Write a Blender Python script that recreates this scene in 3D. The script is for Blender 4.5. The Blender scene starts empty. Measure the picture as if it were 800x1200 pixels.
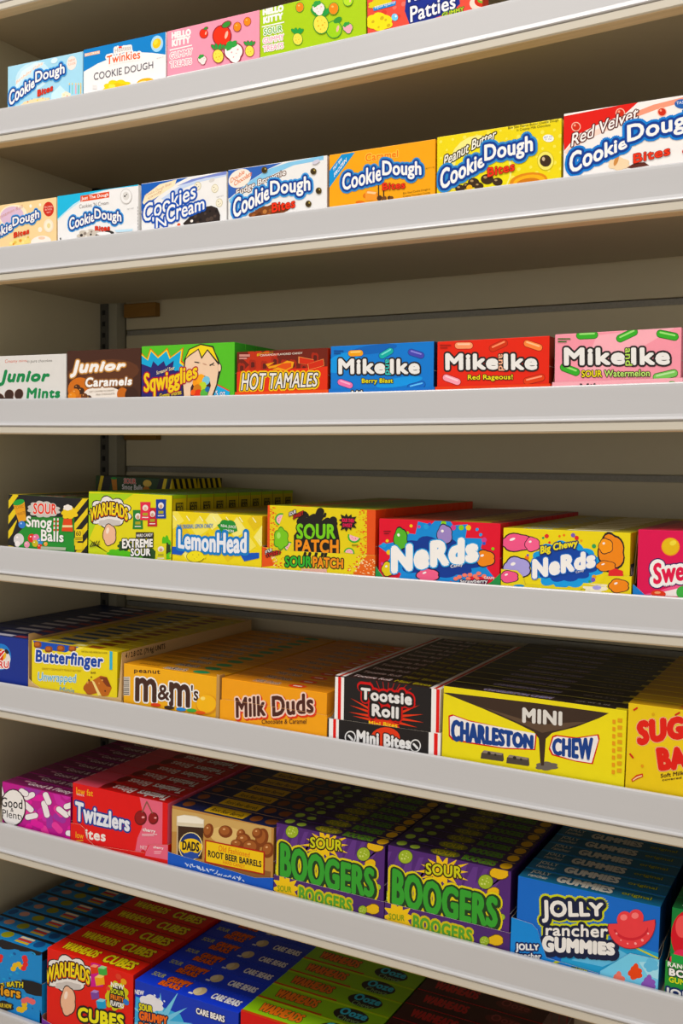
import bpy, bmesh, math, random
from mathutils import Vector, Matrix
from mathutils.geometry import tessellate_polygon

# ------------------------------------------------------------------ camera, world, lights, exposure
scene = bpy.context.scene
COL = scene.collection
ZC = 1.5                      # camera height above the shop floor


def cam_axes(yaw, pitch, roll):
    f = Vector((-math.sin(yaw) * math.cos(pitch), math.cos(yaw) * math.cos(pitch), math.sin(pitch)))
    r = Vector((math.cos(yaw), math.sin(yaw), 0))
    u = r.cross(f)
    c, s = math.cos(roll), math.sin(roll)
    return c * r + s * u, -s * r + c * u, f


cd = bpy.data.cameras.new('camera')
cam = bpy.data.objects.new('camera', cd)
COL.objects.link(cam)
r_, u_, f_ = cam_axes(0.48393, -0.05142, 0.01134)
M = Matrix((r_, u_, -f_)).transposed().to_4x4()
M.translation = Vector((0, -1.2, ZC))
cam.matrix_world = M
cd.sensor_fit = 'VERTICAL'
cd.sensor_height = 36.0
cd.sensor_width = 24.0
cd.lens = 1218.3 / 1200 * 36
cd.clip_start = 0.05
scene.camera = cam

world = bpy.data.worlds.new('world')
scene.world = world
world.use_nodes = True
wnt = world.node_tree
wb = wnt.nodes['Background']
wtc = wnt.nodes.new('ShaderNodeTexCoord')
wsep = wnt.nodes.new('ShaderNodeSeparateXYZ')
wmap = wnt.nodes.new('ShaderNodeMapRange')
wmap.inputs['From Min'].default_value = -1.0
wramp = wnt.nodes.new('ShaderNodeValToRGB')
wnt.links.new(wtc.outputs['Generated'], wsep.inputs[0])
wnt.links.new(wsep.outputs['Z'], wmap.inputs['Value'])
wnt.links.new(wmap.outputs[0], wramp.inputs[0])
wnt.links.new(wramp.outputs[0], wb.inputs[0])
# the lit shop around the unit: bright opposite shelving at eye level, dim floor and ceiling between the lamps
stops = [(0.0, (0.24, 0.20, 0.14)), (0.36, (0.70, 0.62, 0.52)), (0.48, (1.12, 1.07, 1.0)), (0.535, (0.80, 0.79, 0.77)), (0.62, (0.36, 0.37, 0.38)), (0.80, (0.22, 0.23, 0.25)), (1.0, (0.14, 0.15, 0.16))]
while len(wramp.color_ramp.elements) < len(stops):
    wramp.color_ramp.elements.new(0.5)
for e, (p_, c_) in zip(wramp.color_ramp.elements, stops):
    e.position = p_
    e.color = (*c_, 1)
wb.inputs[1].default_value = 0.84


def area(name, loc, target, sx, sy, watts, color):
    d = bpy.data.lights.new(name, 'AREA')
    d.shape = 'RECTANGLE'
    d.size, d.size_y = sx, sy
    d.energy = watts
    d.color = color
    o = bpy.data.objects.new(name, d)
    COL.objects.link(o)
    o.location = loc
    o.rotation_euler = (Vector(target) - Vector(loc)).to_track_quat('-Z', 'Y').to_euler()
    return o


# ceiling light rows of the shop: one along the aisle over the shelf, others farther back
area('ceiling_light_aisle', (-0.7, -1.15, 4.3), (-0.7, -1.05, 0), 3.6, 1.1, 112, (1.0, 0.97, 0.93))
area('ceiling_light_rear', (-0.4, -3.0, 4.3), (-0.6, -1.2, 0.6), 4.0, 0.4, 14, (1.0, 0.97, 0.93))

vs = scene.view_settings
vs.view_transform = 'Standard'
vs.look = 'None'
vs.gamma = 1.0
vs.use_curve_mapping = False
vs.exposure = 0.26

# ------------------------------------------------------------------ materials
def lin(h):
    h = h.lstrip('#')
    out = []
    for i in (0, 2, 4):
        c = int(h[i:i + 2], 16) / 255
        out.append(c / 12.92 if c <= 0.04045 else ((c + 0.055) / 1.055) ** 2.4)
    return out


MATS = {}


def mat(name, col, rough=0.4, bump=0.0, scale=60.0, vary=0.05, stretch=(1, 1, 1), spec=0.4, metallic=0.0, sat=1.0):
    key = (name, col)
    if key in MATS:
        return MATS[key]
    m = bpy.data.materials.new(name)
    MATS[key] = m
    m.use_nodes = True
    nt = m.node_tree
    b = nt.nodes['Principled BSDF']
    b.inputs['Roughness'].default_value = rough
    b.inputs['Specular IOR Level'].default_value = spec
    b.inputs['Metallic'].default_value = metallic
    tc = nt.nodes.new('ShaderNodeTexCoord')
    mp = nt.nodes.new('ShaderNodeMapping')
    mp.inputs['Scale'].default_value = stretch
    nz = nt.nodes.new('ShaderNodeTexNoise')
    nz.inputs['Scale'].default_value = scale
    nz.inputs['Detail'].default_value = 4
    nt.links.new(tc.outputs['Object'], mp.inputs['Vector'])
    nt.links.new(mp.outputs['Vector'], nz.inputs['Vector'])
    mx = nt.nodes.new('ShaderNodeMix')
    mx.data_type = 'RGBA'
    c = lin(col)
    grey = 0.3 * c[0] + 0.5 * c[1] + 0.2 * c[2]
    c = [max(0.003, grey + (v - grey) * sat) for v in c]
    mx.inputs[6].default_value = [max(0, v * (1 - vary)) for v in c] + [1]
    mx.inputs[7].default_value = [min(1, v * (1 + vary)) for v in c] + [1]
    nt.links.new(nz.outputs['Fac'], mx.inputs[0])
    nt.links.new(mx.outputs[2], b.inputs['Base Color'])
    if bump:
        bp = nt.nodes.new('ShaderNodeBump')
        bp.inputs['Strength'].default_value = bump
        bp.inputs['Distance'].default_value = 0.001
        nt.links.new(nz.outputs['Fac'], bp.inputs['Height'])
        nt.links.new(bp.outputs['Normal'], b.inputs['Normal'])
    return m


def ink(col):
    return mat('printed_card', col.upper(), 0.38, 0.04, 90, 0.04, spec=0.2, sat=1.12)


PANEL = mat('grey_beige_panel', '#C2B798', 0.6, 0.08, 40, 0.03)
POST = mat('grey_steel', '#98937F', 0.5, 0.03, 50, 0.04)
DARK = mat('dark_steel', '#4E4C44', 0.5, 0.05, 300, 0.25)
RAIL = mat('dull_grey_rail', '#8A867A', 0.5, 0.05, 300, 0.25)
BLACK = mat('black_slot', '#0B0B0A', 0.6)
BOARD = mat('shelf_laminate', '#B3A58A', 0.5, 0.04, 30, 0.03)
EDGE = mat('cream_edge', '#C6BEAE', 0.42, 0.04, 30, 0.03, (0.2, 1, 1))
STRIP = mat('white_price_rail', '#BAB8B8', 0.24, 0.02, 14, 0.025, (0.25, 1, 4), 0.5)
WOOD = mat('raw_wood', '#D6BC94', 0.6, 0.1, 20, 0.2, (0.3, 8, 8))
BLOCK = mat('brown_wood_block', '#8A6020', 0.6, 0.1, 20, 0.25, (1, 6, 6))
FLOOR = mat('shop_floor', '#DCC29C', 0.5, 0.05, 3, 0.15)


# ------------------------------------------------------------------ mesh helpers
def link(name, verts, faces, mats, midx=None, parent=None, smooth=False):
    me = bpy.data.meshes.new(name)
    me.from_pydata(verts, [], faces)
    for m in mats:
        me.materials.append(m)
    if midx:
        me.polygons.foreach_set('material_index', midx)
    me.update()
    o = bpy.data.objects.new(name, me)
    COL.objects.link(o)
    if parent is not None:
        o.parent = parent
    return o


class Mesh:
    """collects polygons with materials"""
    def __init__(s):
        s.v, s.f, s.m, s.mats = [], [], [], []

    def mi(s, m):
        if m not in s.mats:
            s.mats.append(m)
        return s.mats.index(m)

    def poly(s, pts, m):
        n = len(s.v)
        s.v.extend(tuple(p) for p in pts)
        s.f.append(tuple(range(n, n + len(pts))))
        s.m.append(s.mi(m))

    def box(s, x0, x1, y0, y1, z0, z1, m, bev=0.0, faces=None):
        """box with optional bevelled edges; faces = dict of material per side"""
        bm = bmesh.new()
        bmesh.ops.create_cube(bm, size=1)
        for v in bm.verts:
            v.co = Vector(((x0 + x1) / 2 + v.co.x * (x1 - x0), (y0 + y1) / 2 + v.co.y * (y1 - y0), (z0 + z1) / 2 + v.co.z * (z1 - z0)))
        if bev:
            bmesh.ops.bevel(bm, geom=list(bm.edges), offset=bev, segments=2, profile=0.5, affect='EDGES')
        bm.normal_update()
        for f in bm.faces:
            mm = m
            if faces:
                n = f.normal
                k = max(range(3), key=lambda i: abs(n[i]))
                nm = ('r' if n.x > 0 else 'l') if k == 0 else ('b' if n.y > 0 else 'f') if k == 1 else ('t' if n.z > 0 else 'u')
                mm = faces.get(nm, m)
            s.poly([v.co for v in f.verts], mm)
        bm.free()

    def extrude_profile(s, prof, xs, zf, m, caps=True):
        """prof: closed list of (y, z); swept along xs with height offset zf(x)"""
        n = len(prof)
        base = len(s.v)
        mi = s.mi(m)
        for x in xs:
            for (y, z) in prof:
                s.v.append((x, y, z + zf(x)))
        for i in range(len(xs) - 1):
            for j in range(n):
                a = base + i * n + j
                b = base + i * n + (j + 1) % n
                s.f.append((a, b, b + n, a + n))
                s.m.append(mi)
        if caps:
            s.f.append(tuple(base + j for j in range(n)))
            s.m.append(mi)
            s.f.append(tuple(base + (len(xs) - 1) * n + j for j in reversed(range(n))))
            s.m.append(mi)

    def build(s, name, parent=None):
        o = link(name, s.v, s.f, s.mats, s.m, parent)
        bm = bmesh.new()
        bm.from_mesh(o.data)
        bmesh.ops.remove_doubles(bm, verts=bm.verts, dist=1e-7)
        bm.to_mesh(o.data)
        bm.free()
        return o


def tag(o, label=None, cat=None, group=None, kind=None):
    if label:
        o['label'] = label
    if cat:
        o['category'] = cat
    if group:
        o['group'] = group
    if kind:
        o['kind'] = kind
    return o


def empty(name, loc, rot=(0, 0, 0)):
    o = bpy.data.objects.new(name, None)
    o.empty_display_size = 0.02
    COL.objects.link(o)
    o.location = loc
    o.rotation_euler = rot
    return o


# ------------------------------------------------------------------ the shelving unit
XL, XR, YB = -1.355, 0.45, 0.40
LIPS = [(0.735, 0.004, 0.0), (0.5338, 0.0144, 0.0335), (0.3254, 0.0067, 0.0047), (0.0861, 0.0012, 0.0104), (-0.1496, -0.0075, 0.0107), (-0.3682, -0.0139, -0.0011), (-0.5971, -0.0148, -0.0021), (-0.9087, -0.0148, 0.0)]          # lip height, tilt and sag of every shelf, top to bottom


def lipz(i, x):
    z, a, b = LIPS[i]
    X = x + 0.75
    Xc = max(-0.62, min(0.5, X))
    return ZC + z + a * Xc + b * Xc * Xc + (X - Xc) * (a + 2 * b * Xc)


m = Mesh(); m.box(-2.6, 1.6, -3.2, 0.6, -0.02, 0.0, FLOOR); tag(m.build('floor'), kind='structure')
m = Mesh(); m.box(XL - 0.02, XL, 0.012, YB + 0.02, 0.0, 2.45, PANEL, 0.001); tag(m.build('wall_left'), kind='structure')
m = Mesh()
rails = [0.238 + 0.2625 * k for k in (-6, -5, -4, -3, -2, -1, 0, 1, 2)]
edges = [-ZC] + [z for r in rails if -ZC + 0.02 < r < 0.92 for z in (r - 0.0055, r + 0.0055)] + [0.95]
for a, b in zip(edges[0::2], edges[1::2]):
    m.box(XL + 0.038, XR, YB, YB + 0.014, ZC + a, ZC + b, PANEL, 0.0012)
m.box(XL, XR, YB + 0.014, YB + 0.02, 0.0, 2.45, PANEL)
tag(m.build('wall_back'), kind='structure')
k = 1
for r in rails:
    if -ZC + 0.02 < r < 0.92:
        m = Mesh(); m.box(XL + 0.04, XR, YB + 0.002, YB + 0.0139, ZC + r - 0.0054, ZC + r + 0.0040, RAIL)
        tag(m.build('trim_%d' % k), kind='structure')
        k += 1

up = empty('shelf_upright', (XL + 0.019, 0.375, 0.0))
tag(up, 'grey steel upright with a row of dark slots in the back left corner', 'upright')
m = Mesh(); m.box(-0.0185, 0.0185, -0.002, 0.024, 0.0, 2.44, POST, 0.001); m.build('post', up)
m = Mesh(); m.box(-0.0185, -0.0005, -0.006, -0.0021, 0.0, 2.44, DARK, 0.0006)
for i in range(110):
    z = 0.05 + i * 0.0215
    m.box(-0.0130, -0.0060, -0.0068, -0.0058, z, z + 0.009, BLACK)
m.build('slotted_strip', up)

SHELF_LABELS = [
    'white shelf board cut off by the top edge of the photo, nothing on it showing',
    'white shelf board under the pink and lime fruit boxes, second from the top',
    'white shelf board carrying the seven cookie dough boxes with white lettering',
    'white shelf board at eye level carrying the mint and chewy candy boxes',
    'white shelf board carrying the black and yellow striped box and lemon box',
    'white shelf board carrying the peanut box and the wide nougat bar boxes',
    'white shelf board carrying the two purple box rows and the root beer boxes',
    'white shelf board at the bottom carrying the red cube boxes',
]
XS = [XL + 0.0005 + (XR - XL - 0.001) * i / 24 for i in range(25)]
RAIL_PROF = [(0.0100, -0.0030), (0.0060, -0.0016), (0.0012, -0.0005), (-0.0004, -0.0008), (-0.0014, -0.0022), (-0.0019, -0.005), (-0.0048, -0.036), (-0.0058, -0.0392), (-0.0079, -0.0405),
             (-0.0086, -0.0420), (-0.0080, -0.0434), (-0.0060, -0.0440), (0.0022, -0.0440), (0.0030, -0.030), (0.0030, -0.0060), (0.0100, -0.0042)]
for i in range(8):
    zl = (lambda i: (lambda x: lipz(i, x)))(i)
    root = empty('shelf', (0, 0, 0))
    tag(root, SHELF_LABELS[i], 'shelf', 'white shelves of the wall unit')
    m = Mesh(); m.extrude_profile(RAIL_PROF, XS, zl, STRIP); m.build('price_rail', root)
    m = Mesh()
    m.extrude_profile([(-0.0065, -0.0442), (-0.0075, -0.0452), (-0.0078, -0.0535), (-0.0066, -0.0548), (0.0148, -0.0548), (0.0160, -0.0536), (0.0160, -0.0442)], XS, zl, EDGE)
    m.extrude_profile([(0.0032, -0.0142), (0.0032, -0.0441), (0.0160, -0.0441), (0.0160, -0.0142)], XS, zl, EDGE)
    m.build('front_edge', root)
    m = Mesh(); m.extrude_profile([(-0.0062, -0.0549), (-0.0060, -0.0556), (0.0146, -0.0556), (0.0148, -0.0549)], XS, zl, WOOD); m.build('wood_edging', root)
    m = Mesh()
    m.extrude_profile([(0.0161, -0.0140), (0.0161, -0.0318), (0.372, -0.0318), (0.372, -0.0140)], XS, zl, BOARD)
    m.build('shelf_board', root)

for j, (i, w, lab) in enumerate([(2, 0.075, 'small brown wooden block under the shelf of cookie dough boxes, at the upright'),
                                 (3, 0.078, 'small brown wooden block under the eye level shelf, at the upright')]):
    m = Mesh(); m.box(0, w, 0, 0.016, -0.026, 0, BLOCK, 0.0015)
    o = m.build('wooden_block'); o.location = (XL + 0.046, YB - 0.0165, lipz(i, XL) - 0.0322)
    tag(o, lab, 'block', 'wooden blocks on the back wall')
for y, lab in ((0.055, 'black shelf clip at the front of the left side panel below the second shelf'), (0.345, 'black shelf clip at the rear of the left side panel below the second shelf')):
    m = Mesh(); m.box(0, 0.014, 0, 0.02, -0.007, 0, BLACK, 0.002); m.box(0, 0.004, 0.004, 0.016, -0.016, -0.006, BLACK, 0.001)
    o = m.build('shelf_clip'); o.location = (XL + 0.0005, y, lipz(1, XL) - 0.0320)
    tag(o, lab, 'clip', 'black shelf clips')


# ------------------------------------------------------------------ print engine
GLYPH = {}


def glyphs(s, bold, shear):
    """flat triangles of a word, normalised to the unit square, and its aspect"""
    key = (s, bold, shear)
    if key in GLYPH:
        return GLYPH[key]
    cu = bpy.data.curves.new('word', 'FONT')
    cu.body = s
    cu.shear = shear
    cu.resolution_u = 3
    cu.fill_mode = 'FRONT'
    cu.space_character = 1.0 + bold * 1.3
    o = bpy.data.objects.new('word', cu)
    COL.objects.link(o)
    bpy.context.view_layer.update()
    me = o.evaluated_get(bpy.context.evaluated_depsgraph_get()).to_mesh()
    me.calc_loop_triangles()
    vs_ = [(v.co.x, v.co.y) for v in me.vertices]
    tr = [tuple(t.vertices) for t in me.loop_triangles]
    bpy.data.objects.remove(o)
    bpy.data.curves.remove(cu)
    if not vs_:
        GLYPH[key] = ([], [])
        return GLYPH[key]
    x0 = min(v[0] for v in vs_); x1 = max(v[0] for v in vs_)
    y0 = min(v[1] for v in vs_); y1 = max(v[1] for v in vs_)
    vs_ = [((x - x0) / (x1 - x0 or 1), (y - y0) / (y1 - y0 or 1)) for x, y in vs_]
    GLYPH[key] = (vs_, tr)
    return GLYPH[key]


def clip(poly, W, H):
    e = 0.05
    for ax, lim, sg in ((0, e, 1), (0, W - e, -1), (1, e, 1), (1, H - e, -1)):
        if all((p[ax] - lim) * sg >= 0 for p in poly):
            continue
        out = []
        for i in range(len(poly)):
            a, b = poly[i - 1], poly[i]
            da, db = (a[ax] - lim) * sg, (b[ax] - lim) * sg
            if (da >= 0) != (db >= 0):
                t = da / (da - db)
                out.append((a[0] + (b[0] - a[0]) * t, a[1] + (b[1] - a[1]) * t))
            if db >= 0:
                out.append(b)
        poly = out
        if len(poly) < 3:
            return []
    return poly


STEP = 0.00001


def draw(ops, W, H, place, sinks):
    """ops in mm on a W x H mm panel; place(u, v, d) gives the 3-D point; sinks[g] is a Mesh"""
    def emit(g, poly, m, d):
        a2 = 0
        q = clip(poly, W, H)
        if len(q) < 3:
            return
        for i in range(len(q)):
            a2 += q[i - 1][0] * q[i][1] - q[i][0] * q[i - 1][1]
        if abs(a2) < 1e-4:
            return
        if a2 < 0:
            q = q[::-1]
        sinks[{'p': 'b'}.get(g, g)].poly([place(u / 1000, v / 1000, d) for u, v in q], m)
    d = 0.00002
    words = []
    for op in ops:
        d += STEP
        kind, g = op[0], op[1]
        if kind == 'p':
            c = op[3]
            pts = [(c[i], c[i + 1]) for i in range(0, len(c), 2)]
            if len(pts) < 5:
                tris = [(0, i, i + 1) for i in range(1, len(pts) - 1)]
            else:
                tris = tessellate_polygon([[Vector((x, y, 0)) for x, y in pts]])
            for t in tris:
                emit(g, [pts[i] for i in t], ink(op[2]), d)
        elif kind in 'ecbs':
            c = op[3]
            if kind == 'e':
                pts = [(c[0] + c[2] * math.cos(a) + c[4] * math.sin(a), c[1] + c[3] * math.cos(a) + c[5] * math.sin(a))
                       for a in (2 * math.pi * i / 20 for i in range(20))]
            elif kind == 'c':
                pts = []
                for (x, y), s0 in (((c[2], c[3]), -1), ((c[0], c[1]), 1)):
                    for i in range(9):
                        a = op[4] + s0 * math.pi / 2 + math.pi * i / 8
                        pts.append((x + c[4] * math.cos(a) + c[6] * math.sin(a), y + c[5] * math.cos(a) + c[7] * math.sin(a)))
            else:
                pts = []
                if kind == 'b':
                    n, amp = op[4], op[5]
                    for i in range(n * 5):
                        a = 2 * math.pi * i / (n * 5)
                        k = 1 + amp * abs(math.sin(n * a / 2)) * (1 + 0.3 * math.sin(3 * a + 1))
                        pts.append((k * math.cos(a), k * math.sin(a)))
                else:
                    n = op[5]
                    for i in range(2 * n):
                        k = (1 if i % 2 == 0 else op[4]) * (1 + 0.12 * math.sin(i * 7.3))
                        a = op[6] + math.pi * i / n
                        pts.append((k * math.cos(a), k * math.sin(a)))
                pts = [(c[0] + c[2] * x + c[4] * y, c[1] + c[3] * x + c[5] * y) for x, y in pts]
            if kind in 'ec':
                emit(g, pts, ink(op[2]), d)
            else:
                for t in tessellate_polygon([[Vector((x, y, 0)) for x, y in pts]]):
                    emit(g, [pts[i] for i in t], ink(op[2]), d)
        elif kind == 'd':
            ru, rv = op[4]
            for i in range(0, len(op[3]), 2):
                k = 1 + 0.3 * math.sin(i * 2.5)
                emit(g, [(op[3][i] + ru * k * math.cos(math.pi * j / 5), op[3][i + 1] + rv * k * math.sin(math.pi * j / 5)) for j in range(10)], ink(op[2]), d + (i % 7) * 1e-6)
        elif kind == 't':
            _, g, s, col, q, outs, bold, shear, arc = op
            sink = g
            if g in 'lv':                       # every printed word is a part of its own
                if words and words[-1][0] == (g, s):
                    sink = words[-1][1]
                else:
                    sink = '%s%d' % (g, len(words))
                    sinks[sink] = type(sinks['b'])()
                    words.append(((g, s), sink))
            g = sink
            vs2, tr = glyphs(s, bold, shear)
            P = [Vector((q[i], q[i + 1])) for i in range(0, 8, 2)]
            h = (P[3] - P[0]).length or 1
            up = (P[3] - P[0]) / h
            al = (P[1] - P[0]).normalized()
            upx, upy = up
            fat = 0.8 * bold * h               # heavier strokes: the word is thickened and kept inside its area
            for i, (a, b_) in enumerate(((1, 1), (-1, 1), (-1, -1), (1, -1))):
                P[i] = P[i] + al * fat * a + up * fat * b_

            def mapq(u, v):
                x = P[0][0] * (1 - u) * (1 - v) + P[1][0] * u * (1 - v) + P[2][0] * u * v + P[3][0] * (1 - u) * v
                y = P[0][1] * (1 - u) * (1 - v) + P[1][1] * u * (1 - v) + P[2][1] * u * v + P[3][1] * (1 - u) * v
                k = arc * h * (1 - (2 * u - 1) ** 2)
                return x + upx * k, y + upy * k
            mp = [mapq(u, v) for u, v in vs2]
            for oc, orad in outs:
                orad += fat
                n = 8 if orad < 0.9 else 12 if orad < 1.6 else 18
                for ring in ((1.0,) if orad < 1.2 else (0.72, 1.0)):
                    for i in range(n):
                        ca, sa = math.cos(2 * math.pi * i / n) * orad * ring, math.sin(2 * math.pi * i / n) * orad * ring
                        for t in tr:
                            emit(g, [(mp[j][0] + ca, mp[j][1] + sa) for j in t], ink(oc), d)
                        d += 2e-6
                d += 6e-6
            n = 8 if fat > 0.04 else 0
            for i in range(n):
                ca, sa = math.cos(2 * math.pi * i / n) * fat, math.sin(2 * math.pi * i / n) * fat
                for t in tr:
                    emit(g, [(mp[j][0] + ca, mp[j][1] + sa) for j in t], ink(col), d)
                d += 2e-6
            for t in tr:
                emit(g, [mp[j] for j in t], ink(col), d + 2e-6)


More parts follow.
